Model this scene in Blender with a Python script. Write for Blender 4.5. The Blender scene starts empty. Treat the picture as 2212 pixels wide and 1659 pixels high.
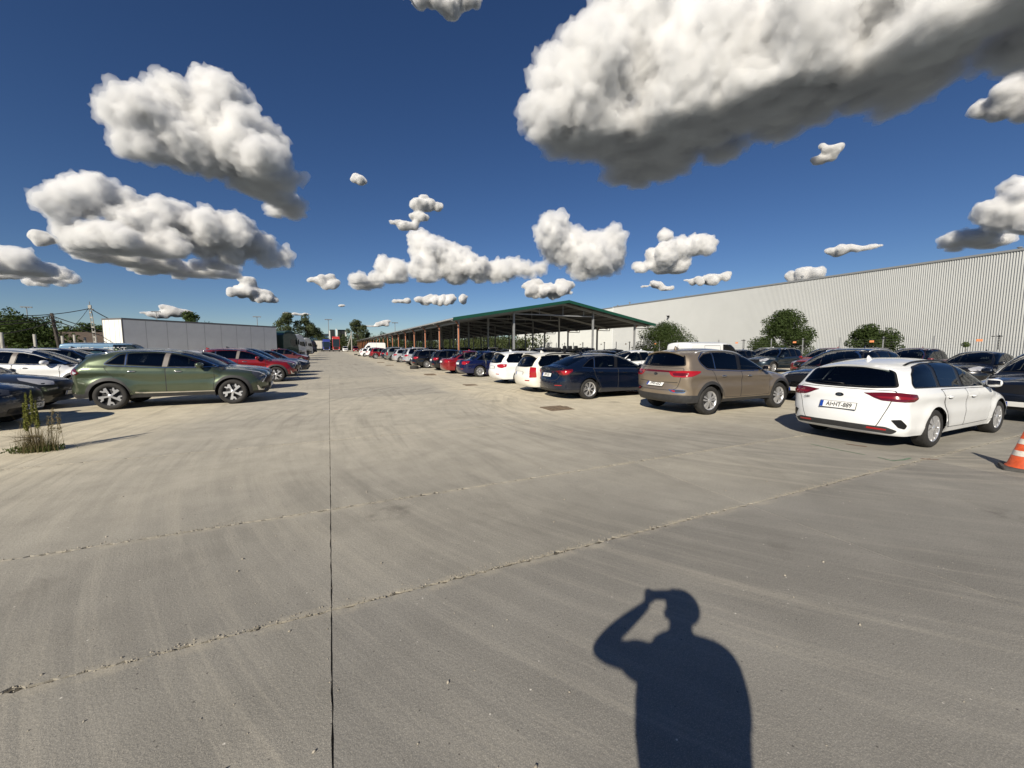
import bpy, bmesh, math, random
import numpy as np
from mathutils import Vector, Matrix
from mathutils import noise as mnoise
from mathutils.bvhtree import BVHTree
from mathutils.geometry import delaunay_2d_cdt

SC = bpy.context.scene
COL = SC.collection
R_ = math.radians
random.seed(7)

# ------------------------------------------------------------------ camera
CAM_H = 1.65
cam_data = bpy.data.cameras.new('camera')
cam = bpy.data.objects.new('camera', cam_data)
COL.objects.link(cam)
cam.location = (0, 0, CAM_H)
cam.rotation_euler = (R_(90 - 5.35), 0, R_(-24.83))
cam_data.sensor_fit = 'HORIZONTAL'
cam_data.angle = 2 * math.atan(1106 / 851.0)
cam_data.clip_start = 0.02
cam_data.clip_end = 20000
SC.camera = cam

# ------------------------------------------------------------------ sun, exposure
SUN_AZ, SUN_EL = 226.3, 31.2          # compass-like: degrees clockwise from +Y
sd = Vector((math.sin(R_(SUN_AZ)) * math.cos(R_(SUN_EL)), math.cos(R_(SUN_AZ)) * math.cos(R_(SUN_EL)), math.sin(R_(SUN_EL))))
sun_l = bpy.data.lights.new('sun', 'SUN')
sun_l.energy = 5.0
sun_l.angle = R_(0.53)
sun_l.color = (1.0, 0.915, 0.77)
sun = bpy.data.objects.new('sun', sun_l)
COL.objects.link(sun)
sun.rotation_euler = sd.to_track_quat('Z', 'Y').to_euler()
SC.view_settings.view_transform = 'Standard'
SC.view_settings.look = 'None'
SC.view_settings.gamma = 1.0
SC.view_settings.use_curve_mapping = False
SC.view_settings.exposure = 0.3
SC.cycles.use_denoising = True
SC.cycles.max_bounces = 6
SC.cycles.transparent_max_bounces = 8
SC.cycles.volume_bounces = 5
SC.cycles.caustics_reflective = False
SC.cycles.caustics_refractive = False
SC.cycles.sample_clamp_indirect = 4.0

# ------------------------------------------------------------------ sky
world = bpy.data.worlds.new('World')
SC.world = world
world.use_nodes = True
wt = world.node_tree
w_bg = wt.nodes['Background']
w_sky = wt.nodes.new('ShaderNodeTexSky')
w_sky.sky_type = 'NISHITA'
w_sky.sun_disc = False
w_sky.sun_elevation = R_(SUN_EL)
w_sky.sun_rotation = R_(SUN_AZ)
w_sky.altitude = 1800
w_sky.air_density = 1.0
w_sky.dust_density = 0.2
w_sky.ozone_density = 3.5
w_hs = wt.nodes.new('ShaderNodeHueSaturation')
w_hs.inputs['Hue'].default_value = 0.508
w_hs.inputs['Saturation'].default_value = 1.15
wt.links.new(w_sky.outputs[0], w_hs.inputs['Color'])
wt.links.new(w_hs.outputs[0], w_bg.inputs['Color'])
w_bg.inputs['Strength'].default_value = 0.056
# ------------------------------------------------------------------ node helpers
def new_mat(name):
    m = bpy.data.materials.new(name)
    m.use_nodes = True
    nt = m.node_tree
    b = nt.nodes['Principled BSDF']
    return m, nt, b

def N(nt, typ, **kw):
    n = nt.nodes.new(typ)
    for k, v in kw.items():
        setattr(n, k, v)
    return n

def setin(nt, node, **kw):
    for k, v in kw.items():
        k2 = k.replace('_', ' ')
        s = node.inputs[k2] if k2 in node.inputs else node.inputs[int(k[1:])]
        if isinstance(v, bpy.types.NodeSocket):
            nt.links.new(v, s)
        else:
            s.default_value = v
    return node

def M2(nt, op, a, b=None, c=None, clamp=False):
    n = N(nt, 'ShaderNodeMath', operation=op, use_clamp=clamp)
    for i, v in enumerate((a, b, c)):
        if v is None:
            continue
        if isinstance(v, bpy.types.NodeSocket):
            nt.links.new(v, n.inputs[i])
        else:
            n.inputs[i].default_value = v
    return n.outputs[0]

def mixc(nt, fac, a, b, blend='MIX'):
    n = N(nt, 'ShaderNodeMix', data_type='RGBA', blend_type=blend)
    for i, v in ((0, fac), (6, a), (7, b)):
        if isinstance(v, bpy.types.NodeSocket):
            nt.links.new(v, n.inputs[i])
        else:
            n.inputs[i].default_value = (*v, 1) if isinstance(v, tuple) and len(v) == 3 else v
    return n.outputs[2]

def noise(nt, vec, scale, detail=4, rough=0.55, dist=0.0, typ='FBM'):
    n = N(nt, 'ShaderNodeTexNoise')
    n.noise_type = typ
    if vec is not None:
        nt.links.new(vec, n.inputs['Vector'])
    n.inputs['Scale'].default_value = scale
    n.inputs['Detail'].default_value = detail
    n.inputs['Roughness'].default_value = rough
    n.inputs['Distortion'].default_value = dist
    return n.outputs[0]

def ramp(nt, fac, stops):
    n = N(nt, 'ShaderNodeValToRGB')
    e = n.color_ramp.elements
    while len(e) < len(stops):
        e.new(0.5)
    for el, (p, c) in zip(e, stops):
        el.position = p
        el.color = (c, c, c, 1) if isinstance(c, (int, float)) else (*c, 1)
    nt.links.new(fac, n.inputs[0])
    return n.outputs[0]

def mrange(nt, v, a, b, c=0.0, d=1.0, smooth=False):
    n = N(nt, 'ShaderNodeMapRange')
    if smooth:
        n.interpolation_type = 'SMOOTHSTEP'
    nt.links.new(v, n.inputs[0])
    for i, x in enumerate((a, b, c, d)):
        if isinstance(x, bpy.types.NodeSocket):
            nt.links.new(x, n.inputs[i + 1])
        else:
            n.inputs[i + 1].default_value = x
    return n.outputs[0]

def bump(nt, b, height, strength=0.3, dist=0.01):
    n = N(nt, 'ShaderNodeBump')
    n.inputs['Strength'].default_value = strength
    n.inputs['Distance'].default_value = dist
    nt.links.new(height, n.inputs['Height'])
    nt.links.new(n.outputs[0], b.inputs['Normal'])

MATS = {}
def simple(name, rgb, rough=0.5, metal=0.0, spec=0.5, coat=0.0, var=0.0, scale=8.0, bmp=0.0):
    if name in MATS:
        return MATS[name]
    m, nt, b = new_mat(name)
    b.inputs['Base Color'].default_value = (*rgb, 1)
    b.inputs['Roughness'].default_value = rough
    b.inputs['Metallic'].default_value = metal
    b.inputs['Specular IOR Level'].default_value = spec
    b.inputs['Coat Weight'].default_value = coat
    b.inputs['Coat Roughness'].default_value = 0.04
    if var > 0:
        tc = N(nt, 'ShaderNodeTexCoord')
        n = noise(nt, tc.outputs['Object'], scale, 6, 0.6)
        lo = tuple(c * (1 - var) for c in rgb)
        hi = tuple(min(1, c * (1 + var)) for c in rgb)
        nt.links.new(mixc(nt, mrange(nt, n, .3, .7), lo, hi), b.inputs['Base Color'])
        if bmp:
            bump(nt, b, n, bmp, 0.02)
    MATS[name] = m
    return m

def paint(name, rgb, metal=0.0, rough=0.35, dust=0.10):
    """car paint under a clear coat, with a thin film of road dust that is thicker low down"""
    if name in MATS:
        return MATS[name]
    m, nt, b = new_mat(name)
    tc = N(nt, 'ShaderNodeTexCoord')
    o = tc.outputs['Object']
    sep = N(nt, 'ShaderNodeSeparateXYZ')
    nt.links.new(o, sep.inputs[0])
    n1 = noise(nt, o, 3.0, 6, 0.65)
    low = mrange(nt, sep.outputs[2], 0.9, 0.15, 0.25, 1.0)
    f = M2(nt, 'MULTIPLY', M2(nt, 'MULTIPLY', mrange(nt, n1, .35, .75), low), dust * 2.2, clamp=True)
    nt.links.new(mixc(nt, f, rgb, (.33, .29, .23)), b.inputs['Base Color'])
    b.inputs['Metallic'].default_value = metal
    r = M2(nt, 'ADD', M2(nt, 'MULTIPLY', n1, 0.15), rough - 0.07)
    nt.links.new(r, b.inputs['Roughness'])
    b.inputs['Coat Weight'].default_value = 1.0
    cr = M2(nt, 'ADD', M2(nt, 'MULTIPLY', f, 0.5), 0.025)
    nt.links.new(cr, b.inputs['Coat Roughness'])
    MATS[name] = m
    return m

def glass_mat(name, tint):
    """a thin pane: clear, tinted, with the mirror reflection of glass"""
    m, nt, b = new_mat(name)
    nt.nodes.remove(b)
    t = N(nt, 'ShaderNodeBsdfTransparent'); t.inputs['Color'].default_value = (*tint, 1)
    g = N(nt, 'ShaderNodeBsdfGlossy'); g.inputs['Roughness'].default_value = .02; g.inputs['Color'].default_value = (.95, .95, .95, 1)
    f = N(nt, 'ShaderNodeFresnel'); f.inputs['IOR'].default_value = 1.62
    mx = N(nt, 'ShaderNodeMixShader')
    nt.links.new(f.outputs[0], mx.inputs[0]); nt.links.new(t.outputs[0], mx.inputs[1]); nt.links.new(g.outputs[0], mx.inputs[2])
    nt.links.new(mx.outputs[0], nt.nodes['Material Output'].inputs['Surface'])
    MATS[name] = m
    return m
GLASS = glass_mat('window_glass', (.46, .52, .50))
GLASSP = glass_mat('privacy_glass', (.10, .11, .12))
GLASSK = simple('truck_glass', (.012, .016, .018), rough=0.03, spec=0.75)
CLOTH = simple('seat_cloth', (.035, .035, .037), rough=.85, var=.2, scale=12)
LINING = simple('cabin_lining', (.05, .05, .052), rough=.85)
BLACK = simple('black_trim', (.012, .012, .013), rough=0.3, spec=0.3)
PLAST = simple('grey_cladding', (.030, .030, .031), rough=0.6, var=.25, scale=14)
SEAM = simple('panel_gap', (.03, .03, .03), rough=0.8)
CHROME = simple('chrome_trim', (.75, .75, .75), rough=0.12, metal=1.0)
ALU = simple('rim_silver', (.70, .70, .71), rough=0.32, metal=0.7)
RIMDK = simple('rim_dark', (.02, .02, .022), rough=0.5)
TYRE = simple('tyre_rubber', (.022, .021, .020), rough=0.8, var=.35, scale=20)
REDL = simple('tail_lamp_red', (.33, .008, .010), rough=0.1, spec=0.6, coat=1.0)
REDD = simple('tail_lamp_dark_red', (.10, .004, .006), rough=0.1, coat=1.0)
CLEAR = simple('lamp_clear', (.62, .62, .64), rough=0.12, metal=0.4, coat=1.0)
LAMPDK = simple('lamp_smoked', (.05, .052, .06), rough=0.1, coat=1.0)
ORANGE = simple('lamp_orange', (.6, .2, .02), rough=0.15, coat=1.0)
UNDER = simple('underbody', (.012, .012, .012), rough=0.9)
PLATEW = simple('plate_white', (.75, .75, .73), rough=0.4)
PLATEB = simple('plate_blue', (.01, .05, .30), rough=0.4)
PLATEK = simple('plate_black', (.02, .02, .02), rough=0.5)
DISC = simple('brake_steel', (.12, .11, .10), rough=0.5, metal=0.7)

# ------------------------------------------------------------------ object helpers
def mesh_from(name, verts, faces, mat=None, smooth=False):
    me = bpy.data.meshes.new(name)
    me.from_pydata([tuple(v) for v in verts], [], [tuple(f) for f in faces])
    if mat:
        for mm in (mat if isinstance(mat, (list, tuple)) else [mat]):
            me.materials.append(mm)
    if smooth:
        me.polygons.foreach_set('use_smooth', [True] * len(me.polygons))
    me.update()
    return me

def bm_mesh(name, bm, mat=None, smooth=False, normals=True):
    if normals:
        bmesh.ops.recalc_face_normals(bm, faces=bm.faces)
    me = bpy.data.meshes.new(name)
    bm.to_mesh(me)
    bm.free()
    if mat:
        for mm in (mat if isinstance(mat, (list, tuple)) else [mat]):
            me.materials.append(mm)
    if smooth:
        me.polygons.foreach_set('use_smooth', [True] * len(me.polygons))
    return me

def link(name, me, parent=None, loc=None, rot=None, mat=None):
    o = bpy.data.objects.new(name, me)
    COL.objects.link(o)
    if parent is not None:
        o.parent = parent
    if loc is not None:
        o.location = loc
    if rot is not None:
        o.rotation_euler = rot
    if mat is not None and me is not None:
        if len(me.materials) == 0:
            me.materials.append(mat)
        o.material_slots[0].link = 'OBJECT'
        o.material_slots[0].material = mat
    return o

def tag(o, label=None, cat=None, group=None, kind=None):
    if label: o['label'] = label
    if cat: o['category'] = cat
    if group: o['group'] = group
    if kind: o['kind'] = kind
    return o

def empty(name, loc=(0, 0, 0), rz=0.0, parent=None):
    o = bpy.data.objects.new(name, None)
    o.empty_display_size = 0.2
    COL.objects.link(o)
    o.location = loc
    o.rotation_euler = (0, 0, rz)
    if parent is not None:
        o.parent = parent
    return o

def bm_box(bm, c, s, rz=0.0, ry=0.0):
    m = Matrix.Translation(c) @ Matrix.Rotation(rz, 4, 'Z') @ Matrix.Rotation(ry, 4, 'Y') @ Matrix.Diagonal((s[0], s[1], s[2], 1))
    return bmesh.ops.create_cube(bm, size=1.0, matrix=m)['verts']

def box_mesh(name, s, mat=None, bevel=0.0, c=(0, 0, 0), seg=1):
    bm = bmesh.new()
    bm_box(bm, c, s)
    if bevel:
        bmesh.ops.bevel(bm, geom=bm.edges[:], offset=bevel, segments=seg, affect='EDGES', profile=0.5)
    return bm_mesh(name, bm, mat)

def bm_tube(bm, pts, r, n=8, caps=True):
    pts = [Vector(p) for p in pts]
    rings = []
    for i, p in enumerate(pts):
        t = (pts[min(i + 1, len(pts) - 1)] - pts[max(i - 1, 0)]).normalized()
        a = t.cross(Vector((0, 0, 1)))
        if a.length < 1e-3:
            a = t.cross(Vector((1, 0, 0)))
        a.normalize()
        b = t.cross(a)
        rr = r[i] if isinstance(r, (list, tuple)) else r
        rings.append([bm.verts.new(p + (a * math.cos(2 * math.pi * k / n) + b * math.sin(2 * math.pi * k / n)) * rr) for k in range(n)])
    for i in range(len(rings) - 1):
        for k in range(n):
            bm.faces.new((rings[i][k], rings[i][(k + 1) % n], rings[i + 1][(k + 1) % n], rings[i + 1][k]))
    if caps:
        bm.faces.new(rings[0][::-1])
        bm.faces.new(rings[-1])

def tube_mesh(name, pts, r, n=8, mat=None, smooth=True):
    bm = bmesh.new()
    bm_tube(bm, pts, r, n)
    return bm_mesh(name, bm, mat, smooth)

def bm_prism(bm, poly, h0, h1, frame=None):
    """extrude a 2d polygon along z between h0 and h1; frame maps (u,v,w) to a point"""
    f = frame or (lambda u, v, w: (u, v, w))
    a = [bm.verts.new(f(u, v, h0)) for u, v in poly]
    b = [bm.verts.new(f(u, v, h1)) for u, v in poly]
    n = len(poly)
    bm.faces.new(a[::-1])
    bm.faces.new(b)
    for i in range(n):
        bm.faces.new((a[i], a[(i + 1) % n], b[(i + 1) % n], b[i]))

def bm_lathe(bm, prof, n=32, axis='Y'):
    """revolve (radius, offset) pairs about an axis"""
    rings = []
    for r, h in prof:
        ring = []
        for k in range(n):
            a = 2 * math.pi * k / n
            p = (r * math.cos(a), h, r * math.sin(a)) if axis == 'Y' else (r * math.cos(a), r * math.sin(a), h)
            ring.append(bm.verts.new(p))
        rings.append(ring)
    for i in range(len(rings) - 1):
        for k in range(n):
            bm.faces.new((rings[i][k], rings[i][(k + 1) % n], rings[i + 1][(k + 1) % n], rings[i + 1][k]))
    return rings

# a scratch scene in which modifiers and lettering are turned into plain meshes
TMP_SC = bpy.data.scenes.new('scratch')
def baked(o):
    vl = TMP_SC.view_layers[0]
    vl.update()
    return bpy.data.meshes.new_from_object(o.evaluated_get(vl.depsgraph))

ICO = {}
def ico(sub):
    if sub not in ICO:
        bm = bmesh.new()
        bmesh.ops.create_icosphere(bm, subdivisions=sub, radius=1.0)
        bm.verts.ensure_lookup_table()
        ICO[sub] = (np.array([v.co[:] for v in bm.verts]), np.array([[v.index for v in f.verts] for f in bm.faces]))
        bm.free()
    return ICO[sub]


def np_mesh(name, V, F, mat):
    me = bpy.data.meshes.new(name)
    me.vertices.add(len(V)); me.vertices.foreach_set('co', V.astype(np.float32).ravel())
    me.loops.add(F.size); me.loops.foreach_set('vertex_index', F.astype(np.int32).ravel())
    me.polygons.add(len(F)); me.polygons.foreach_set('loop_start', np.arange(0, F.size, F.shape[1], dtype=np.int32))
    me.update(calc_edges=True)
    me.materials.append(mat)
    return me

TXT = {}
def text_obj_mesh(s, size, mat, extrude=0.0006, bold=0.0, space=1.0):
    """lettering as a plain mesh, centred on its origin, in the xy plane"""
    k = (s, size, mat.name)
    if k in TXT:
        return TXT[k]
    cu = bpy.data.curves.new('lettering', 'FONT')
    cu.body = s
    cu.size = size
    cu.extrude = extrude
    cu.offset = bold
    cu.space_character = space
    cu.align_x = 'CENTER'
    cu.align_y = 'CENTER'
    cu.resolution_u = 3
    o = bpy.data.objects.new('lettering_tmp', cu)
    TMP_SC.collection.objects.link(o)
    me = baked(o)
    bpy.data.objects.remove(o)
    me.materials.clear()
    me.materials.append(mat)
    TXT[k] = me
    return me
# ------------------------------------------------------------------ ground
def concrete_material():
    m, nt, b = new_mat('concrete_slab')
    tc = N(nt, 'ShaderNodeTexCoord')
    o = tc.outputs['Object']
    sep = N(nt, 'ShaderNodeSeparateXYZ'); nt.links.new(o, sep.inputs[0])
    x, y = sep.outputs[0], sep.outputs[1]
    # lane worn grey, bays either side pale with dust
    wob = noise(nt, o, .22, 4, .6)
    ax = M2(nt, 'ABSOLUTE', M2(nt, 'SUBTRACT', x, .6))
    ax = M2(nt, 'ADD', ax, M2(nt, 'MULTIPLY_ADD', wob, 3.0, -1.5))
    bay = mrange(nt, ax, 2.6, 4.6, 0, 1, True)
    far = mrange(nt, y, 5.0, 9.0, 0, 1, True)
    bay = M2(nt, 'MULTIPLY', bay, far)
    big = noise(nt, o, .55, 5, .62)
    mid = noise(nt, o, 2.2, 6, .65)
    # sweeping arcs left by wheels and by the trowel
    dx = M2(nt, 'SUBTRACT', x, 12.0); dy = M2(nt, 'SUBTRACT', y, 8.5)
    r = M2(nt, 'SQRT', M2(nt, 'ADD', M2(nt, 'MULTIPLY', dx, dx), M2(nt, 'MULTIPLY', dy, dy)))
    th = M2(nt, 'ARCTAN2', dy, dx)
    cv = N(nt, 'ShaderNodeCombineXYZ')
    nt.links.new(M2(nt, 'MULTIPLY', r, 5.5), cv.inputs[0]); nt.links.new(M2(nt, 'MULTIPLY', th, 3.0), cv.inputs[1])
    arcs = noise(nt, cv.outputs[0], 1.0, 6, .68)
    cv2 = N(nt, 'ShaderNodeCombineXYZ')
    nt.links.new(M2(nt, 'MULTIPLY', x, 3.2), cv2.inputs[0]); nt.links.new(M2(nt, 'MULTIPLY', y, .16), cv2.inputs[1])
    tracks = noise(nt, cv2.outputs[0], 1.0, 5, .6)
    fine = noise(nt, o, 60, 4, .7)
    grain = noise(nt, o, 170, 2, .6)
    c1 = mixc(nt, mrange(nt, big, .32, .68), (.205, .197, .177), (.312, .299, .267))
    pale = M2(nt, 'ADD', mrange(nt, y, 1.2, 9.0, 0, 1, True), M2(nt, 'MULTIPLY_ADD', wob, 1.3, -.65), clamp=True)  # nearest ground darkened: lens vignetting put into the colour, with dust farther off
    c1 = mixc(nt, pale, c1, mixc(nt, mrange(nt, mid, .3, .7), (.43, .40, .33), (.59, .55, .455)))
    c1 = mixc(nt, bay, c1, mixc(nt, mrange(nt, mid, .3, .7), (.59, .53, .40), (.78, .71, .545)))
    streak = M2(nt, 'MULTIPLY', mrange(nt, arcs, .47, .66), mrange(nt, noise(nt, o, .35, 3, .5), .38, .60))
    c1 = mixc(nt, M2(nt, 'MULTIPLY', streak, .40), c1, (.135, .128, .113))
    streak2 = M2(nt, 'MULTIPLY', mrange(nt, arcs, .50, .34), mrange(nt, noise(nt, o, .28, 3, .5), .62, .42))
    c1 = mixc(nt, M2(nt, 'MULTIPLY', streak2, .38), c1, (.52, .48, .395))
    trk = M2(nt, 'MULTIPLY', mrange(nt, tracks, .50, .68), mrange(nt, noise(nt, o, .2, 3, .5), .42, .60))
    c1 = mixc(nt, M2(nt, 'MULTIPLY', trk, .38), c1, (.13, .123, .108))
    stain = M2(nt, 'MULTIPLY', mrange(nt, noise(nt, o, .9, 5, .7, .6), .60, .72), mrange(nt, mid, .35, .6))
    c1 = mixc(nt, M2(nt, 'MULTIPLY', stain, .45), c1, (.10, .092, .078))
    c1 = mixc(nt, M2(nt, 'MULTIPLY', mrange(nt, fine, .35, .75), .42), c1, (.10, .095, .083))
    c1 = mixc(nt, M2(nt, 'MULTIPLY', mrange(nt, grain, .50, .66), .34), c1, (.56, .52, .44))
    # old oil drips, and slabs that were not all poured on the same day
    vo3 = N(nt, 'ShaderNodeTexVoronoi'); vo3.inputs['Scale'].default_value = .55
    wpos = N(nt, 'ShaderNodeVectorMath', operation='ADD')
    nt.links.new(o, wpos.inputs[0])
    nz = N(nt, 'ShaderNodeTexNoise'); nz.inputs['Scale'].default_value = 3.0; nz.inputs['Detail'].default_value = 4
    nt.links.new(o, nz.inputs['Vector'])
    wsc = N(nt, 'ShaderNodeVectorMath', operation='SCALE'); nt.links.new(nz.outputs['Color'], wsc.inputs[0]); wsc.inputs['Scale'].default_value = .35
    nt.links.new(wsc.outputs[0], wpos.inputs[1]); nt.links.new(wpos.outputs[0], vo3.inputs['Vector'])
    drip = M2(nt, 'MULTIPLY', mrange(nt, vo3.outputs['Distance'], .16, .07, 0, 1, True), mrange(nt, noise(nt, o, 4, 4, .6), .42, .60))
    c1 = mixc(nt, M2(nt, 'MULTIPLY', drip, .42), c1, (.075, .068, .058))
    oi = N(nt, 'ShaderNodeObjectInfo')
    c1 = mixc(nt, 1.0, c1, mixc(nt, oi.outputs['Random'], (.90, .90, .91), (1.06, 1.05, 1.03)), 'MULTIPLY')
    # embedded pale and dark stones
    vo = N(nt, 'ShaderNodeTexVoronoi'); vo.inputs['Scale'].default_value = 16
    nt.links.new(o, vo.inputs['Vector'])
    st = M2(nt, 'MULTIPLY', mrange(nt, vo.outputs['Distance'], .10, .05), mrange(nt, noise(nt, o, 9, 1, .5), .5, .56))
    c1 = mixc(nt, M2(nt, 'MULTIPLY', st, .8), c1, (.07, .065, .06))
    vo2 = N(nt, 'ShaderNodeTexVoronoi'); vo2.inputs['Scale'].default_value = 11
    nt.links.new(o, vo2.inputs['Vector'])
    st2 = M2(nt, 'MULTIPLY', mrange(nt, vo2.outputs['Distance'], .07, .035), mrange(nt, noise(nt, o, 7, 1, .5), .54, .60))
    c1 = mixc(nt, M2(nt, 'MULTIPLY', st2, .8), c1, (.74, .70, .62))
    # pale dust and chipped concrete beside the ragged cross joints
    jd = None
    for yj in CROSS[:3]:
        wv = noise(nt, o, 1.3, 4, .6)
        d_ = M2(nt, 'ABSOLUTE', M2(nt, 'SUBTRACT', y, M2(nt, 'MULTIPLY_ADD', wv, .10, yj - .06)))
        f_ = mrange(nt, d_, .09, .01, 0, 1, True)
        jd = f_ if jd is None else M2(nt, 'MAXIMUM', jd, f_)
    jn = mrange(nt, noise(nt, o, 5, 5, .7), .42, .62)
    c1 = mixc(nt, M2(nt, 'MULTIPLY', M2(nt, 'MULTIPLY', jd, jn), .55), c1, (.42, .38, .30))
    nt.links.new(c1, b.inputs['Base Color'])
    b.inputs['Roughness'].default_value = .88
    b.inputs['Specular IOR Level'].default_value = .25
    hgt = M2(nt, 'ADD', M2(nt, 'MULTIPLY', fine, .6), M2(nt, 'ADD', M2(nt, 'MULTIPLY', grain, .25), M2(nt, 'MULTIPLY', arcs, .5)))
    bump(nt, b, hgt, .65, .008)
    return m

XJ = [-0.05 + 3.985 * k for k in range(-5, 6)]
CROSS = [2.60, 4.30, 7.60, 10.66]
YJ = [-6.0, -2.9, 0.1 - .6] + CROSS + [13.8, 16.95, 20.1, 23.25, 26.4]
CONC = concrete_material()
DIRT = simple('joint_dirt', (.10, .088, .068), rough=.95, var=.5, scale=40, bmp=.5)
EARTH = simple('earth', (.085, .095, .10), rough=.95, var=.3, scale=.05)
WOOD = simple('weathered_wood', (.17, .125, .08), rough=.85, var=.5, scale=12, bmp=.4)

g_ = mesh_from('ground', [(-9000, -9000, -.12), (9000, -9000, -.12), (9000, 9000, -.12), (-9000, 9000, -.12)], [(0, 1, 2, 3)], EARTH)
tag(link('ground', g_), kind='structure')
pave = link('concrete_pavement', mesh_from('concrete_pavement', [(-70, -45, -.0125), (64, -45, -.0125), (64, 214, -.0125), (-70, 214, -.0125)], [(0, 1, 2, 3)], DIRT))
tag(pave, kind='structure')

PITS = {(5, 6): (5.18, 8.72, 5.95, 9.48), (5, 8): (5.28, 16.0, 5.85, 16.75)}
def slab_mesh(x0, y0, x1, y1, rough_y, seed, hole=None):
    rg = random.Random(seed)
    ring = []
    def edge(a, b_, horiz, sgn, rough):
        L = math.hypot(b_[0] - a[0], b_[1] - a[1])
        n = max(1, int(L / (.03 if rough else (.25 if horiz else .08))))
        if x1 - x0 > 6 or y1 - y0 > 6:
            n = 1
        for i in range(n):
            f = i / n
            px, py = a[0] + (b_[0] - a[0]) * f, a[1] + (b_[1] - a[1]) * f
            if 0 < i:
                if horiz:
                    base = mnoise_1(px * 1.1, y0 + 3 * sgn) * .006
                    j = abs(rg.gauss(0, .006)) + (abs(rg.gauss(0, .012)) if rg.random() < .25 else 0)
                    py += sgn * (j * (1 if rough else .3) + (base if rough else 0))
                else:
                    px += sgn * abs(rg.gauss(0, .0022))
            ring.append((px, py))
    edge((x0, y0), (x1, y0), True, 1, rough_y[0])
    edge((x1, y0), (x1, y1), False, -1, False)
    edge((x1, y1), (x0, y1), True, -1, rough_y[1])
    edge((x0, y1), (x0, y0), False, 1, False)
    bm = bmesh.new()
    n = len(ring)
    top = [bm.verts.new((p[0], p[1], 0)) for p in ring]
    dp = -.012
    bot = [bm.verts.new((p[0], p[1], dp)) for p in ring]
    for i in range(n):
        bm.faces.new((top[i], bot[i], bot[(i + 1) % n], top[(i + 1) % n]))
    if hole is None:
        bm.faces.new(top)
    else:
        hx0, hy0, hx1, hy1 = hole
        hp = [(hx0, hy0), (hx1, hy0), (hx1, hy1), (hx0, hy1)]
        ht = [bm.verts.new((p[0], p[1], 0)) for p in hp]
        hb = [bm.verts.new((p[0], p[1], -.0120)) for p in hp]
        for i in range(4):
            bm.faces.new((ht[(i + 1) % 4], hb[(i + 1) % 4], hb[i], ht[i]))
        cor = [min(range(n), key=lambda i: (ring[i][0] - c[0]) ** 2 + (ring[i][1] - c[1]) ** 2) for c in ((x0, y0), (x1, y0), (x1, y1), (x0, y1))]
        for k in range(4):
            a, b_ = cor[k], cor[(k + 1) % 4]
            seq = [top[i % n] for i in range(a, (b_ if b_ > a else b_ + n) + 1)]
            bm.faces.new(seq + [ht[(k + 1) % 4], ht[k]])
    return bm_mesh('slab', bm, CONC)

def mnoise_1(a, b_):
    return mnoise.fractal(Vector((a, b_, .3)), 1.0, 2.0, 3)

for i in range(len(XJ) - 1):
    for j in range(len(YJ) - 1):
        y0, y1 = YJ[j], YJ[j + 1]
        ry = (y0 in CROSS[:3], y1 in CROSS[:3])
        gx, g0, g1 = .0016, (.004 if ry[0] else .0025), (.004 if ry[1] else .0025)
        link('slab', slab_mesh(XJ[i] + gx, y0 + g0, XJ[i + 1] - gx, y1 - g1, ry, i * 50 + j, PITS.get((i - 5 + 5, j - 1 + 1)) if False else None if not any(XJ[i] < p[0] < XJ[i + 1] and y0 < p[1] < y1 for p in PITS.values()) else [p for p in PITS.values() if XJ[i] < p[0] < XJ[i + 1] and y0 < p[1] < y1][0]), pave)
for (x0, y0, x1, y1) in ((-70, -45, XJ[0], 214), (XJ[-1], -45, 64, 214), (XJ[0], 26.4, XJ[-1], 214), (XJ[0], -45, XJ[-1], -6.0)):
    link('slab', slab_mesh(x0 + .006, y0 + .006, x1 - .006, y1 - .006, (False, False), 9), pave)

# loose grit along the cross joints and scattered over the slabs
def grit():
    rg = random.Random(5)
    iv, if_ = ico(1)
    VV, FF = [], []
    def stone(x, y, r):
        m = np.array(Matrix.Rotation(rg.uniform(0, 6), 3, Vector((rg.random(), rg.random(), rg.random() + .1))))
        v = (iv * np.array((r, r * rg.uniform(.6, 1), r * rg.uniform(.45, .8))) + np.random.default_rng(len(VV)).normal(size=iv.shape) * r * .12) @ m.T
        FF.append(if_ + len(VV) * len(iv)); VV.append(v + np.array((x, y, r * .3)))
    for yj, n in ((2.60, 2300), (4.30, 1700), (7.6, 200)):
        for k in range(n):
            x = rg.uniform(-5, 9)
            if mnoise_1(x * .9, yj * 3) < rg.uniform(-.5, .3):
                continue
            stone(x, yj + abs(rg.gauss(0, .035)) - .012 + mnoise_1(x * .8, yj) * .012, rg.choice((.002, .003, .003, .004, .005, .007)))
    for k in range(210):
        a = R_(rg.uniform(-35, 85)); d = rg.uniform(1.0, 9)
        stone(d * math.sin(a), d * math.cos(a), rg.choice((.003, .004, .005, .006, .010)))
    for s in (-.05,):
        for k in range(60):
            stone(s + rg.gauss(0, .02), rg.uniform(1, 9), rg.uniform(.003, .006))
    me = np_mesh('grit', np.concatenate(VV), np.concatenate(FF), simple('grit_stone', (.30, .27, .22), rough=.9, var=.6, scale=30))
    return tag(link('grit', me), 'loose grit and chipped stone along the cross joints of the concrete', 'grit', kind='stuff')
grit()

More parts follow.
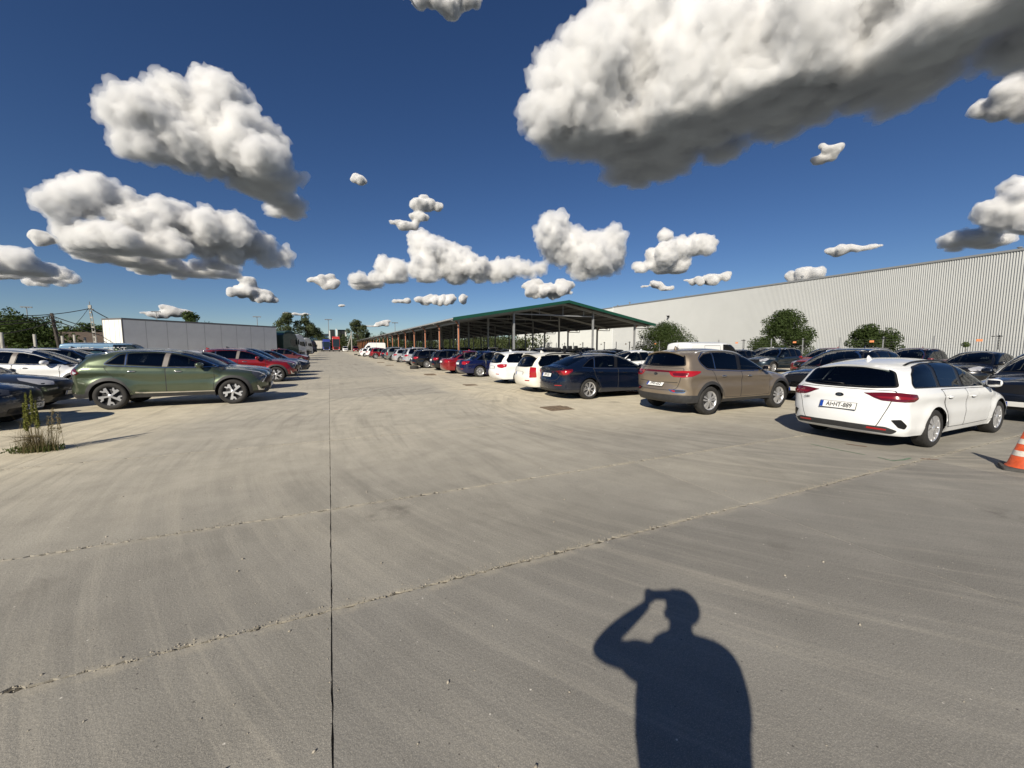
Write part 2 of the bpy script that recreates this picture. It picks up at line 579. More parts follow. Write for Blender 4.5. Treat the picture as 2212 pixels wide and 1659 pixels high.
def plank_cover(x0, y0, x1, y1, z, label, n=4, seed=1):
    rg = random.Random(seed)
    root = tag(empty('drain_cover', ((x0 + x1) / 2, (y0 + y1) / 2, 0)), label, 'drain cover', 'plank covers over the drain pits')
    w = (y1 - y0) / n
    for k in range(n):
        ln = (x1 - x0) * rg.uniform(.86, .98)
        me = box_mesh('plank', (ln, w * rg.uniform(.72, .9), .03), WOOD, .004)
        link('plank', me, root, (rg.uniform(-.02, .02), (k + .5) * w - (y1 - y0) / 2, z + rg.uniform(-.008, .004)), (rg.uniform(-.03, .03), rg.uniform(-.02, .02), rg.uniform(-.03, .03)))
plank_cover(5.18, 8.72, 5.95, 9.48, -.006, 'weathered plank cover sunk in the concrete behind the dark blue liftback', 4, 2)
plank_cover(5.28, 16.0, 5.85, 16.75, -.006, 'second sunken plank cover, behind the two white estate cars', 4, 3)
plank_cover(5.1, 22.9, 5.75, 23.9, .018, 'flat boards over a drain behind the red saloon', 3, 4)
plank_cover(4.6, 36.8, 5.3, 37.6, .018, 'small boards over a drain near the lying tyre', 3, 5)
plank_cover(4.6, 43.5, 5.3, 44.5, .018, 'farther small boards over a drain beyond the lying tyre', 3, 6)

def ground_mark(name, pts, w, rgb, label, cat):
    bm = bmesh.new()
    prev = None
    rg = random.Random(len(pts) * 7)
    dense = []
    for a, b_ in zip(pts[:-1], pts[1:]):
        for k in range(8):
            dense.append((a[0] + (b_[0] - a[0]) * k / 8, a[1] + (b_[1] - a[1]) * k / 8))
    dense.append(pts[-1])
    for i, p in enumerate(dense):
        t = Vector(dense[min(i + 1, len(dense) - 1)]) - Vector(dense[max(i - 1, 0)])
        n = Vector((-t.y, t.x)).normalized()
        ww = w * rg.uniform(.5, 1.1)
        q = (bm.verts.new((p[0] + n.x * ww, p[1] + n.y * ww, .004)), bm.verts.new((p[0] - n.x * ww, p[1] - n.y * ww, .004)))
        if prev:
            bm.faces.new((prev[0], q[0], q[1], prev[1]))
        prev = q
    o = link(name, bm_mesh(name, bm, simple(name + '_' + cat.replace(' ', '_'), rgb, rough=.9, var=.5, scale=25)))
    tag(o, label, cat)
ground_mark('paint_mark', [(7.4, 3.85), (7.39, 3.4), (7.41, 3.1)], .018, (.13, .20, .13), 'faded straight green paint line behind the white estate car', 'paint mark')
ground_mark('paint_mark', [(7.42, 2.95), (7.38, 2.76), (7.58, 2.72), (7.82, 2.72)], .022, (.10, .19, .15), 'bent green paint mark beside the white estate rear wheel', 'paint mark')
ground_mark('rust_stain', [(7.9, 2.64), (8.0, 2.56), (8.06, 2.50)], .02, (.16, .07, .04), 'small rust brown stain beside the bent green mark', 'stain')
ground_mark('rust_stain', [(7.95, 3.6), (8.05, 3.35)], .025, (.17, .09, .05), 'short rust brown stain in the shade behind the white estate', 'stain')

# ------------------------------------------------------------------ warehouse
def corrugated(name, y0, y1, z0, z1, x, pitch, depth, mat, inward=1):
    verts, faces = [], []
    n = int((y1 - y0) / pitch)
    prof = []
    for k in range(n):
        y = y0 + k * pitch
        prof += [(y, 0), (y + pitch * .16, 0), (y + pitch * .24, depth), (y + pitch * .66, depth)]
    prof.append((y0 + n * pitch, 0))
    for y, d in prof:
        verts += [(x + d * inward, y, z0), (x + d * inward, y, z1)]
    for i in range(len(prof) - 1):
        faces.append((2 * i, 2 * i + 2, 2 * i + 3, 2 * i + 1)[::-1])
    return mesh_from(name, verts, faces, mat)

WX, WH = 66.6, 11.8
wall_a = simple('sheet_grey', (.40, .413, .416), rough=.45, metal=.0, var=.05, scale=.15)
wall_b = simple('sheet_white', (.50, .515, .505), rough=.45, var=.05, scale=.12)
flash = simple('flashing_grey', (.20, .21, .22), rough=.5)
wh = tag(empty('warehouse', (0, 0, 0)), 'long windowless warehouse with ribbed pale grey sheet wall behind the fence', 'warehouse')
link('wall_cladding', corrugated('wall_cladding', -34, 82, 0, WH, WX, .2, .085, wall_a), wh)
link('wall_cladding', corrugated('wall_cladding', 82.25, 140, 0, WH - .12, WX, .2, .06, wall_b), wh)
link('corner_flashing', box_mesh('corner_flashing', (.12, .25, WH), simple('flash_white', (.7, .72, .72), rough=.4), c=(WX + .02, 82.12, WH / 2)), wh)
link('roof_flashing', box_mesh('roof_flashing', (.30, 116, .22), flash, c=(WX + .06, 24, WH + .10)), wh)
link('roof_flashing', box_mesh('roof_flashing', (.30, 57.7, .20), flash, c=(WX + .06, 111.2, WH - .03)), wh)
link('hall_body', box_mesh('hall_body', (60, 174, WH - .3), wall_a, c=(WX + 30.3, 53, (WH - .3) / 2)), wh)
for yv, hv in ((38, .9), (81.5, .5), (77, .8), (16.5, .45), (60, .35), (100, .6)):
    bm = bmesh.new()
    bm_lathe(bm, [(.001, 0), (.12, 0), (.12, hv * .7), (.22, hv * .72), (.22, hv * .9), (.05, hv), (.001, hv)], 12, 'Z')
    link('roof_vent', bm_mesh('roof_vent', bm, flash), wh, (WX + .9, yv, WH + .1))
bm = bmesh.new(); bm_box(bm, (0, 0, 0), (.5, .25, .35)); bm_box(bm, (-.4, 0, .12), (.5, .06, .06))
link('wall_lamp', bm_mesh('wall_lamp', bm, BLACK), wh, (WX - .3, 63.5, 8.2))

# ------------------------------------------------------------------ open shed (carport)
GALV = simple('galvanised_steel', (.30, .31, .32), rough=.5, metal=.35, var=.15, scale=3)
STEELD = simple('steel_primer', (.085, .088, .092), rough=.6, metal=.2, var=.15, scale=2)
ROOFG = simple('roof_sheet_under', (.045, .048, .052), rough=.6, metal=.1)
GREEN = simple('green_fascia', (.007, .058, .036), rough=.4)
PIPE = simple('orange_pipe', (.48, .18, .09), rough=.5, var=.15, scale=2)
shed = tag(empty('open_shed', (12.6, 40.8, 0)), 'long open steel shed with green gable trim and orange downpipes', 'carport')
BAY, NB = 8.01, 21
SX = [0, 6.5, 17.4, 24.1]           # column rows from the road inwards
EV, RG, RX = 4.55, 6.95, 13.0       # eave height, ridge height, ridge position
YEND = BAY * (NB - 1)
def roof_z(x):
    return EV + (RG - EV) * ((x + .9) / (RX + .9)) if x < RX else RG - (RG - EV) * ((x - RX) / (26.4 - RX))
colm = {}
def column(h):
    k = round(h, 2)
    if k not in colm:
        bm = bmesh.new()
        for s in (-1, 1):
            bm_box(bm, (0, s * .09, h / 2), (.20, .014, h))
        bm_box(bm, (0, 0, h / 2), (.012, .166, h))
        colm[k] = bm_mesh('column', bm, GALV)
    return colm[k]
pipe_bm = bmesh.new()
bm_tube(pipe_bm, [(-.32, .0, EV - .02), (-.30, 0, EV - .22), (-.05, -.16, EV - .50), (-.05, -.16, .0)], .075, 8)
pipe_me = bm_mesh('downpipe', pipe_bm, PIPE, True)
def beam(name, a, b_, w, h, mat):
    a, b_ = Vector(a), Vector(b_)
    d = b_ - a
    bm = bmesh.new()
    bm_box(bm, (0, 0, 0), (d.length, w, h))
    me = bm_mesh(name, bm, mat)
    o = link(name, me, shed, (a + b_) / 2)
    o.rotation_euler = Vector((1, 0, 0)).rotation_difference(d.normalized()).to_euler() if abs(d.normalized().y) > .5 else (0, -math.asin(d.z / d.length), 0)
    return o
raf = {}
for k in range(NB):
    y = k * BAY
    for r, x in enumerate(SX):
        if r in (1, 2) and k > 14:
            continue
        link('column', column(roof_z(x) - .28), shed, (x, y, 0))
    link('downpipe', pipe_me, shed, (0, y, 0))
    if k < 14:
        dp = link('downpipe', pipe_me, shed, (SX[3], y, 0), (0, 0, math.pi))
    beam('rafter', (-.5, y, roof_z(-.5) - .20), (RX, y, RG - .20), .12, .26, GALV)
    beam('rafter', (RX, y, RG - .20), (26.0, y, roof_z(26.0) - .20), .12, .26, GALV)
    if k < 8:
        beam('tie_beam', (SX[1], y, roof_z(SX[1]) - .42), (SX[2], y, roof_z(SX[1]) - .42), .08, .12, GALV)
        for x in (9.8, RX, 16):
            beam('hanger', (x - .001, y, roof_z(SX[1]) - .42), (x + .001, y, roof_z(x) - .3), .06, .06, GALV) if False else link('hanger', box_mesh('hanger', (.06, .06, roof_z(x) - roof_z(SX[1]) + .1), GALV), shed, (x, y, (roof_z(x) + roof_z(SX[1])) / 2 - .37))
for x in (-.3, 1.6, 3.4, 5.2, 7.0, 8.8, 10.6, 12.4, 13.6, 15.4, 17.2, 19.0, 20.8, 22.6, 24.4, 26.0):
    link('purlin', box_mesh('purlin', (.07, YEND + 2.4, .15), STEELD), shed, (x, YEND / 2, roof_z(x) - .005))
link('eave_beam', box_mesh('eave_beam', (.10, YEND, .18), GALV), shed, (0, YEND / 2, roof_z(0) - .42))
def roof_slope(x0, x1):
    n = int((YEND + 2.6) / .333)
    verts, faces = [], []
    y = -1.3
    prof = []
    for k in range(n):
        prof += [(y, 0), (y + .22, 0), (y + .25, .035), (y + .31, .035)]
        y += .333
    prof.append((y, 0))
    for th in (0, -.004):
        for yy, d in prof:
            verts += [(x0, yy, roof_z(x0) + .08 + d + th), (x1, yy, roof_z(x1) + .08 + d + th)]
    for i in range(len(prof) - 1):
        faces.append((2 * i, 2 * i + 1, 2 * i + 3, 2 * i + 2))
    o = 2 * len(prof)
    for i in range(len(prof) - 1):
        faces.append((o + 2 * i + 2, o + 2 * i + 3, o + 2 * i + 1, o + 2 * i))
    return mesh_from('roof_sheet', verts, faces, ROOFG)
link('roof_sheet', roof_slope(-.9, RX), shed)
link('roof_sheet', roof_slope(RX, 26.4), shed)
# green gable trim in lengths, gutter along the eaves
def fascia(x0, x1, n):
    for i in range(n):
        a, b_ = x0 + (x1 - x0) * i / n, x0 + (x1 - x0) * (i + 1) / n
        za, zb_ = roof_z(a) + .09, roof_z(b_) + .09
        v = [(a, -1.36, za - .26), (b_ - .01, -1.36, zb_ - .26), (b_ - .01, -1.36, zb_ + .06), (a, -1.36, za + .06)]
        v += [(p[0], -1.30, p[2]) for p in v]
        v += [(a, -1.0, za + .06), (b_ - .01, -1.0, zb_ + .06)]
        link('fascia', mesh_from('fascia', v, [(0, 1, 2, 3), (7, 6, 5, 4), (0, 4, 5, 1), (3, 2, 9, 8), (1, 5, 6, 2), (0, 3, 7, 4)], GREEN), shed)
fascia(-.95, RX, 6)
fascia(RX, 26.45, 6)
link('gutter', tube_mesh('gutter', [(-1.0, -1.3, EV - .02), (-1.0, YEND + 1.3, EV - .02)], .09, 8, GALV), shed)
link('gutter', tube_mesh('gutter', [(26.5, -1.3, EV + .0), (26.5, YEND + 1.3, EV + .0)], .09, 8, GALV), shed)
for k in range(NB):
    y = k * BAY
    link('gutter_arm', tube_mesh('gutter_arm', [(-.95, y, EV - .1), (-.4, y, EV - .16), (-.05, y, EV - .35)], .05, 6, GALV), shed) if k < 12 else None
    if k < 10:
        link('gutter_arm', tube_mesh('gutter_arm', [(26.45, y, EV - .05), (26.4, y, EV - .42), (24.3, y, EV - .42)], .06, 6, GALV), shed)

# ------------------------------------------------------------------ fence in front of the warehouse
FX = 41.0
WIRE = simple('fence_wire', (.25, .25, .24), rough=.5, metal=.5)
SIGNO = simple('fence_sign_orange', (.75, .28, .12), rough=.5)
post_me = box_mesh('post', (.07, .07, 2.5), GALV, c=(0, 0, 1.25))
fence = tag(empty('wire_fence', (FX, 0, 0)), 'wire fence on steel posts with orange warning signs before the warehouse', 'fence')
rg = random.Random(3)
ins_bm = bmesh.new()
for k in range(9):
    bm_box(ins_bm, (0, -.16, 1.55 + k * .11), (.05, .05, .05))
bm_box(ins_bm, (0, -.16, 1.95), (.02, .02, 1.0))
bm_box(ins_bm, (0, -.05, 2.38), (.05, .5, .05))
ins_me = bm_mesh('insulators', ins_bm, BLACK)
for k in range(40):
    y = -4.4 + k * 3.0
    link('post', post_me, fence, (0, y, 0), (0, rg.uniform(-.02, .02), 0))
    if k % 2 == 1:
        link('insulators', ins_me, fence, (-.05, y, 0))
        if k < 30:
            link('warning_sign', box_mesh('warning_sign', (.012, .30, .16), SIGNO), fence, (-.06, y + .72, 2.12))
wv, wf = [], []
for k in range(11):
    z = .15 + k * .21
    i0 = len(wv)
    for (dy, dz) in ((-4.4, 0), (112.6, 0)):
        wv += [(-.02, dy, z), (-.015, dy, z + .006)]
    wf.append((i0, i0 + 2, i0 + 3, i0 + 1))
link('wires', mesh_from('wires', wv, wf, WIRE), fence)
bird = bmesh.new()
bmesh.ops.create_icosphere(bird, subdivisions=2, radius=1, matrix=Matrix.Diagonal((.12, .22, .12, 1)))
bmesh.ops.create_icosphere(bird, subdivisions=2, radius=.075, matrix=Matrix.Translation((0, -.22, .10)))
bm_prism(bird, [(-.05, .15), (.05, .15), (.03, .42), (-.03, .42)], -.02, .01)
for s in (-1, 1):
    bm_tube(bird, [(.0, 0, .05), (.16 * s, .05, .26), (.30 * s, .14, .30)], [.06, .05, .015], 6)
tag(link('bird', bm_mesh('bird', bird, BLACK, True), None, (FX, 44.0, 3.0)), 'dark bird landing on a fence post under the shed roof', 'bird')

# ------------------------------------------------------------------ foliage
def leaf_mat(name, c1, c2):
    m, nt, b = new_mat(name)
    gi = N(nt, 'ShaderNodeNewGeometry')
    tc = N(nt, 'ShaderNodeTexCoord')
    n = noise(nt, tc.outputs['Object'], 1.2, 3, .6)
    f = M2(nt, 'ADD', M2(nt, 'MULTIPLY', gi.outputs['Random Per Island'], .6), M2(nt, 'MULTIPLY', n, .4))
    nt.links.new(mixc(nt, f, c1, c2), b.inputs['Base Color'])
    b.inputs['Roughness'].default_value = .7
    b.inputs['Specular IOR Level'].default_value = .15
    t = N(nt, 'ShaderNodeBsdfTranslucent')
    t.inputs['Color'].default_value = (c2[0] * 1.3, c2[1] * 1.5, c2[2], 1)
    mx = N(nt, 'ShaderNodeMixShader'); mx.inputs[0].default_value = .25
    out = nt.nodes['Material Output']
    nt.links.new(b.outputs[0], mx.inputs[1]); nt.links.new(t.outputs[0], mx.inputs[2]); nt.links.new(mx.outputs[0], out.inputs[0])
    return m
LEAF = leaf_mat('leaf_bush', (.030, .050, .014), (.085, .115, .032))
LEAFD = leaf_mat('leaf_dark', (.022, .038, .012), (.062, .088, .026))
LEAFG = leaf_mat('leaf_grey', (.040, .052, .026), (.105, .125, .060))
LEAFF = leaf_mat('leaf_far', (.030, .042, .018), (.075, .090, .034))
BARK = simple('bark', (.075, .060, .045), rough=.9, var=.4, scale=6)

def leaf_cloud(blobs, n, size, seed, up=.3):
    """leaf-sized faces through the volume of a set of blobs (cx, cy, cz, rx, ry, rz)"""
    rg = np.random.default_rng(seed)
    vol = np.array([b_[3] * b_[4] * b_[5] for b_ in blobs]); pr = vol ** .8; pr /= pr.sum()
    which = rg.choice(len(blobs), n, p=pr)
    B = np.array(blobs)[which]
    q = rg.normal(size=(n, 3)); q /= np.linalg.norm(q, axis=1)[:, None]
    rad = rg.random(n) ** .30
    # clump: pull leaves towards twig ends
    P = B[:, :3] + q * rad[:, None] * B[:, 3:6]
    tw = rg.normal(size=(max(8, n // 28), 3))
    tq = q[::28][:len(tw)] if False else None
    nrm = q + rg.normal(size=(n, 3)) * .7 + np.array((0, 0, up)); nrm /= np.linalg.norm(nrm, axis=1)[:, None]
    t = np.cross(nrm, rg.normal(size=(n, 3))); t /= np.linalg.norm(t, axis=1)[:, None]
    bt = np.cross(nrm, t)
    s = size * rg.uniform(.55, 1.3, n)[:, None]
    V = np.empty((n, 4, 3))
    V[:, 0] = P - t * s * .9; V[:, 1] = P - bt * s * .42; V[:, 2] = P + t * s * .9; V[:, 3] = P + bt * s * .42
    F = np.arange(n * 4).reshape(n, 4)
    return V.reshape(-1, 3), F

def clumps(rx, ry, h0, h1, n, seed, rs_=(.22, .42), shape=None):
    rg = random.Random(seed)
    out = []
    while len(out) < n:
        f = rg.random()
        a = rg.uniform(0, 2 * math.pi); rr = rg.random() ** .6
        w = shape(f) if shape else math.sin(math.pi * (.18 + .80 * f)) ** .7
        s = rg.uniform(*rs_) * (rx + ry) / 2
        out.append((rx * w * rr * math.cos(a), ry * w * rr * math.sin(a), h0 + (h1 - h0) * f, s, s, s * rg.uniform(.7, 1.0)))
    return out

def tree(name, label, loc, h, rx, ry, n, leaf, mat, seed, trunk_h=.25, nclump=26, cat='tree', group=None, rs_=(.22, .42), shape=None, tr=None):
    root = tag(empty(name, loc), label, cat, group)
    bl = clumps(rx, ry, h * trunk_h, h * .97, nclump, seed, rs_, shape)
    V, F = leaf_cloud(bl, n, leaf, seed)
    link('crown', np_mesh('crown', V, F, mat), root)
    bm = bmesh.new()
    r0 = tr or h * .022
    bm_tube(bm, [(0, 0, -.1), (.02 * h, 0, h * .3), (0, .02 * h, h * .55), (.01 * h, 0, h * .8)], [r0, r0 * .8, r0 * .5, r0 * .15], 7)
    for b_ in bl[:10]:
        st = h * .25 + (b_[2] - h * .25) * .45
        bm_tube(bm, [(0, 0, max(.1, st)), (b_[0] * .5, b_[1] * .5, (st + b_[2]) / 2 + .05 * h), (b_[0], b_[1], b_[2])], [r0 * .45, r0 * .3, r0 * .1], 5)
    link('trunk', bm_mesh('trunk', bm, BARK, True), root)
    return root

tree('bush', 'broad bush beside the right end of the open shed', (43.2, 42.2, 0), 4.7, 2.6, 4.4, 26000, .115, LEAFD, 11, .03, 70, 'bush', 'bushes between fence and warehouse')
tree('bush', 'tallest bush behind the fence, above the parked red car', (43.4, 25.6, 0), 5.0, 2.4, 3.3, 26000, .115, LEAFD, 12, .03, 70, 'bush', 'bushes between fence and warehouse')
tree('bush', 'smaller round bush right of the tallest one', (43.2, 18.3, 0), 3.4, 1.8, 1.9, 16000, .105, LEAFD, 13, .03, 46, 'bush', 'bushes between fence and warehouse')
tree('bush', 'tiny bush low by the fence above the black car', (43.0, 12.5, 0), 1.9, .6, .6, 1400, .07, LEAF, 14, .05, 8, 'bush', 'bushes between fence and warehouse')

# ------------------------------------------------------------------ cumulus clouds: heaps of puffs kilometres away, lit by the sun
# (label, elevation of the base in degrees, puffs: azimuth, elevation, half width, half height in degrees)
CLOUDS = [
    ('big sunlit cumulus with three rounded tops and a dark tail, upper left', 18.8, [(-17.3, 22.3, 3.08, 2.04), (-14.5, 24.7, 1.46, 1.95), (-9.9, 25.8, 2.5, 2.11), (-13.4, 21.4, 5.36, 3.16), (-8.4, 21.8, 4.07, 4.01), (-6.3, 18.6, 3.56, 2.89), (-3.8, 15.8, 2.05, 1.13), (-17.2, 20.0, 2.09, 1.63), (-11.2, 24.1, 2.38, 2.07)]),
    ('long layered cumulus bank under the upper left cloud', 9.6, [(-20.9, 14.1, 3.32, 2.0), (-16.6, 12.9, 4.56, 2.28), (-11.1, 12.4, 4.66, 2.72), (-17.9, 9.0, 5.33, 1.86), (-5.3, 10.6, 2.67, 1.08), (-23.5, 12.5, 1.3, 1.42), (-13.4, 8.2, 4.86, 1.0), (-8.1, 11.9, 2.73, 1.55)]),
    ('cumulus bank cut by the left edge, above the power lines', 6.9, [(-26.4, 7.5, 1.68, 1.2), (-25.2, 6.3, 3.01, 0.75), (-28.4, 7.0, 1.9, 1.54), (-25.8, 6.9, 2.0, 1.0)]),
    ('small puff of cloud just above the left edge cloud bank', 9.0, [(-24.5, 9.9, 0.95, 0.65)]),
    ('huge cumulus with a dark grey base filling the upper right', 26.3, [(29.0, 27.6, 2.6, 3.0), (30.5, 32.0, 2.8, 3.0), (33.8, 31.7, 6.28, 5.1), (38.6, 34.9, 6.82, 4.21), (47.1, 32.4, 11.05, 5.86), (60.3, 31.3, 12.05, 5.3), (70.8, 28.1, 8.91, 5.19), (37.1, 25.1, 7.75, 2.69), (45.9, 24.1, 9.74, 3.82), (43.1, 22.0, 5.41, 1.92), (58.2, 25.4, 7.9, 3.12), (66.7, 24.6, 5.79, 2.63), (30.2, 27.9, 2.79, 3.29), (77.2, 24.5, 4.82, 4.9)]),
    ('ragged cloud piece at the right edge under the huge cumulus', 18, [(74.4, 21.0, 1.51, 1.74), (73.0, 20.6, 0.74, 0.8), (76.0, 20.8, 1.53, 2.03)]),
    ('cumulus above the warehouse roof at the right edge', 10.2, [(75.5, 11.5, 2.25, 1.76), (73.7, 9.5, 2.27, 0.74), (75.9, 12.8, 1.17, 1.53), (77.5, 10.9, 1.7, 2.25)]),
    ('wide cumulus above the long open shed, left of its ridge', 9, [(16.0, 11.2, 5.97, 2.2), (12.8, 12.9, 2.45, 2.14), (8.1, 9.8, 2.03, 1.56), (21.1, 10.3, 3.35, 1.49), (5.1, 8.3, 2.09, 0.78), (24.8, 11.6, 1.03, 0.74)]),
    ('two-humped cumulus above the ridge of the open shed', 9.5, [(31.3, 14.3, 3.0, 2.73), (37.7, 12.5, 3.77, 2.73), (26.1, 10.9, 2.97, 0.68), (34.9, 11.4, 4.12, 1.82), (33.6, 12.7, 3.13, 2.41)]),
    ('fist-shaped cumulus right of the two-humped one', 10, [(43.2, 10.6, 2.1, 0.65), (46.9, 11.3, 3.1, 1.95), (49.6, 12.8, 2.01, 1.38), (45.7, 14.3, 1.0, 0.78)]),
    ('flat puff just above the ridge of the open shed', 6.6, [(30.4, 7.7, 4.54, 1.02), (28.4, 8.6, 1.95, 0.89), (32.0, 8.5, 1.67, 0.88)]),
    ('thin flat cloud over the middle of the warehouse', 9.8, [(64.5, 10.4, 1.93, 0.53)]),
    ('small flat cloud left of the warehouse roof lamp', 7.8, [(50.9, 8.4, 2.64, 0.69), (52.2, 8.7, 1.24, 0.51)]),
    ('smallest cloud right above the shed gable', 7.6, [(44.3, 8.2, 1.63, 0.54), (45.9, 7.7, 1.14, 0.36)]),
    ('cumulus top peeping over the warehouse roof', 7, [(60.9, 8.1, 1.8, 0.82)]),
    ('low flat cloud over the row of orange posts', 5.8, [(13.6, 6.3, 3.93, 0.63), (15.2, 6.8, 2.56, 0.57)]),
    ('tiny cloud beside the low flat one', 6, [(17.9, 6.6, 0.71, 0.58)]),
    ('round little cumulus left of the shed clouds', 7.4, [(0.1, 8.1, 2.16, 0.75), (-0.2, 8.6, 1.29, 0.75)]),
    ('small cumulus low above the white trailer', 5.3, [(-8.8, 6.4, 2.1, 0.86), (-8.5, 7.5, 1.01, 0.86), (-7.2, 5.8, 1.99, 0.55)]),
    ('low pair of puffs behind the power poles and trailer', 3.2, [(-16.8, 3.4, 1.04, 0.44), (-15.4, 3.8, 1.09, 0.65), (-14.6, 3.6, 0.71, 0.51)]),
    ('ragged curved cloudlet high over the left end of the shed', 15, [(13.2, 18.5, 2.01, 1.1), (10.7, 16.1, 1.89, 0.79), (12.0, 17.2, 1.3, 0.78)]),
    ('tiny cloudlet alone in the blue left of centre', 20, [(4.4, 20.7, 1.07, 0.61), (4.1, 21.0, 0.64, 0.4)]),
    ('small slanted cloudlet under the right end of the huge cumulus', 19.4, [(62.6, 20.5, 1.01, 0.78), (61.9, 19.8, 1.03, 0.53)]),
    ('dark cloud hanging over the top edge left of the huge cumulus', 37, [(14.7, 38.5, 3.54, 1.17), (16.1, 37.9, 1.63, 1.2), (18.9, 38.6, 1.92, 0.69)]),
    ('pale low streak of cloud above the far trees', 3.0, [(6.8, 3.1, 1.08, 0.5), (5.2, 2.6, 1.54, 0.31)]),
    ('pale low streak of cloud over the tractor units', 3.0, [(-3.6, 4.1, 1.54, 0.29), (1.6, 5.4, 0.78, 0.24)]),
]


def cloud_material(reach):
    """light wanders tens of metres inside a cloud before it leaves again"""
    m, nt, b = new_mat('cloud')
    b.inputs['Base Color'].default_value = (.99, .99, .99, 1)
    b.inputs['Roughness'].default_value = 1.0
    b.inputs['Specular IOR Level'].default_value = 0.0
    b.subsurface_method = 'RANDOM_WALK'
    b.inputs['Subsurface Weight'].default_value = 1.0
    b.inputs['Subsurface Radius'].default_value = (1, 1, 1)
    b.inputs['Subsurface Scale'].default_value = reach
    return m

FR = {}
def fringe_material(dens):
    m, nt, b = new_mat('cloud_fringe')
    nt.nodes.remove(b)
    v = N(nt, 'ShaderNodeVolumeScatter')
    v.inputs['Color'].default_value = (.98, .98, .98, 1)
    v.inputs['Density'].default_value = dens
    v.inputs['Anisotropy'].default_value = 0.0
    nt.links.new(v.outputs[0], nt.nodes['Material Output'].inputs['Volume'])
    return m
def make_cloud(label, ebase, puffs, seed):
    rg = np.random.default_rng(seed)
    base_alt = 900.0 if ebase > 4 else 620.0
    D = base_alt / math.tan(R_(ebase))           # ground distance of the base
    cs, rad = [], []
    puffs = list(puffs)
    small = len(puffs) <= 3
    if len(puffs) <= 3:                          # small clouds: a few shreds round the middle
        for a, e, ra, re in list(puffs):
            for k in range(3):
                f = rg.uniform(.25, .5)
                puffs.append((a + rg.uniform(-1.1, 1.1) * ra, e + rg.uniform(-.2, .9) * re, ra * f, re * f))
    ragged = .46 if len(puffs) > 7 else .52
    gr_ = 1.0 if len(puffs) > 7 else 1.14
    for a, e, ra, re in puffs:
        ra, re = ra * gr_, re * gr_
        d = np.array((math.sin(R_(a)) * math.cos(R_(e)), math.cos(R_(a)) * math.cos(R_(e)), math.sin(R_(e))))
        rt = np.array((math.cos(R_(a)), -math.sin(R_(a)), 0))
        up = np.cross(rt, d)
        flat = e < ebase and not small
        rng_ = base_alt / math.sin(R_(e)) if flat else D / math.cos(R_(e))
        A, Bh = rng_ * math.tan(R_(ra)), rng_ * math.tan(R_(re))
        Cd = .5 * (A + Bh) * .9
        s = min(A, Bh)
        n = int(max(3, min(26, (9 if flat else 5) * (A / Bh if A > Bh else Bh / A))))
        for k in range(n):
            q = rg.normal(size=3); q /= np.linalg.norm(q)
            q *= rg.random() ** .4
            r = s * rg.uniform(.42, .62)
            if flat:      # part of the level base, seen from below
                fw_ = np.array((d[0], d[1], 0)) / np.hypot(d[0], d[1])
                c = d * rng_ + rt * q[0] * (A - r * .8) + fw_ * q[1] * Bh / math.sin(R_(e)) * .9 + np.array((0, 0, r * .55))
            else:
                c = d * rng_ + rt * q[0] * (A - r * .8) + up * q[1] * (Bh - r * .8) + d * q[2] * Cd * .6
            cs.append(c); rad.append(r)
    n0 = len(cs)
    for gen, (f, kids) in enumerate(((.50, 7), (.48, 4))):
        lo = 0 if gen == 0 else n0
        src = list(range(lo, len(cs)))
        if gen == 0: n1 = len(cs)
        for i in src:
            for k in range(kids):
                q = rg.normal(size=3); q[2] = abs(q[2]) * .9 + .15 * q[2]
                q /= np.linalg.norm(q)
                r = rad[i] * f * rg.uniform(.7, 1.2)
                cs.append(cs[i] + q * rad[i] * rg.uniform(.85, 1.0)); rad.append(r)
        if gen == 0:
            n0 = n1
    vv, ff, off = [], [], 0
    for k, (c, r) in enumerate(zip(cs, rad)):
        v, f = ico(2 if k < n0 * 8 else 1)
        vv.append(v * r * np.array((1, 1, .92)) + c); ff.append(f + off); off += len(v)
    vv = np.concatenate(vv); ff = np.concatenate(ff)
    org = vv.mean(axis=0)
    me = np_mesh('cloud', vv - org, ff, SEAM)
    tmp = bpy.data.objects.new('cloud_tmp', me)
    TMP_SC.collection.objects.link(tmp)
    md = tmp.modifiers.new('r', 'REMESH')
    md.mode = 'VOXEL'
    span = np.ptp(vv, axis=0).max()
    ang = .155 if len(puffs) > 12 else .13
    vs = max(np.linalg.norm(org) * math.tan(R_(ang)), span / 330)
    md.voxel_size = vs
    sm = tmp.modifiers.new('s', 'SMOOTH'); sm.factor = .5; sm.iterations = 5
    m2 = baked(tmp)
    bpy.data.objects.remove(tmp)
    nv = len(m2.vertices)
    co = np.empty(nv * 3); m2.vertices.foreach_get('co', co); co = co.reshape(-1, 3)
    no = np.empty(nv * 3); m2.vertex_normals.foreach_get('vector', no); no = no.reshape(-1, 3)
    sc = np.median(rad[:n0]) 
    disp = np.empty(nv)
    k1 = 1.0 / (sc * .9); k2 = 1.0 / (vs * 5)
    fr = np.empty(nv); fr2 = np.empty(nv)
    k4 = 1.0 / (vs * 7)
    k3 = 1.0 / (sc * .5)
    for i in range(nv):
        p = co[i]
        a = mnoise.fractal(Vector(p * k1), .85, 2.15, 5)
        disp[i] = a * sc * .25
        fr2[i] = mnoise.noise(Vector(p * k4))
        fr[i] = mnoise.fractal(Vector(p * k3) + Vector((77, 7, 7)), .55, 2.2, 5)
    th = min(4.6 * vs, .36 * sc) if not small else .48 * sc
    inner = co + no * (disp + .45 * th + np.maximum(fr * sc * ragged * .7, -1.3 * th))[:, None]
    outer = co + no * (disp + 1.25 * th + np.maximum((fr + .5 * fr2) * sc * ragged * 1.25, -1.9 * th))[:, None]
    co = co + no * (disp - th)[:, None]
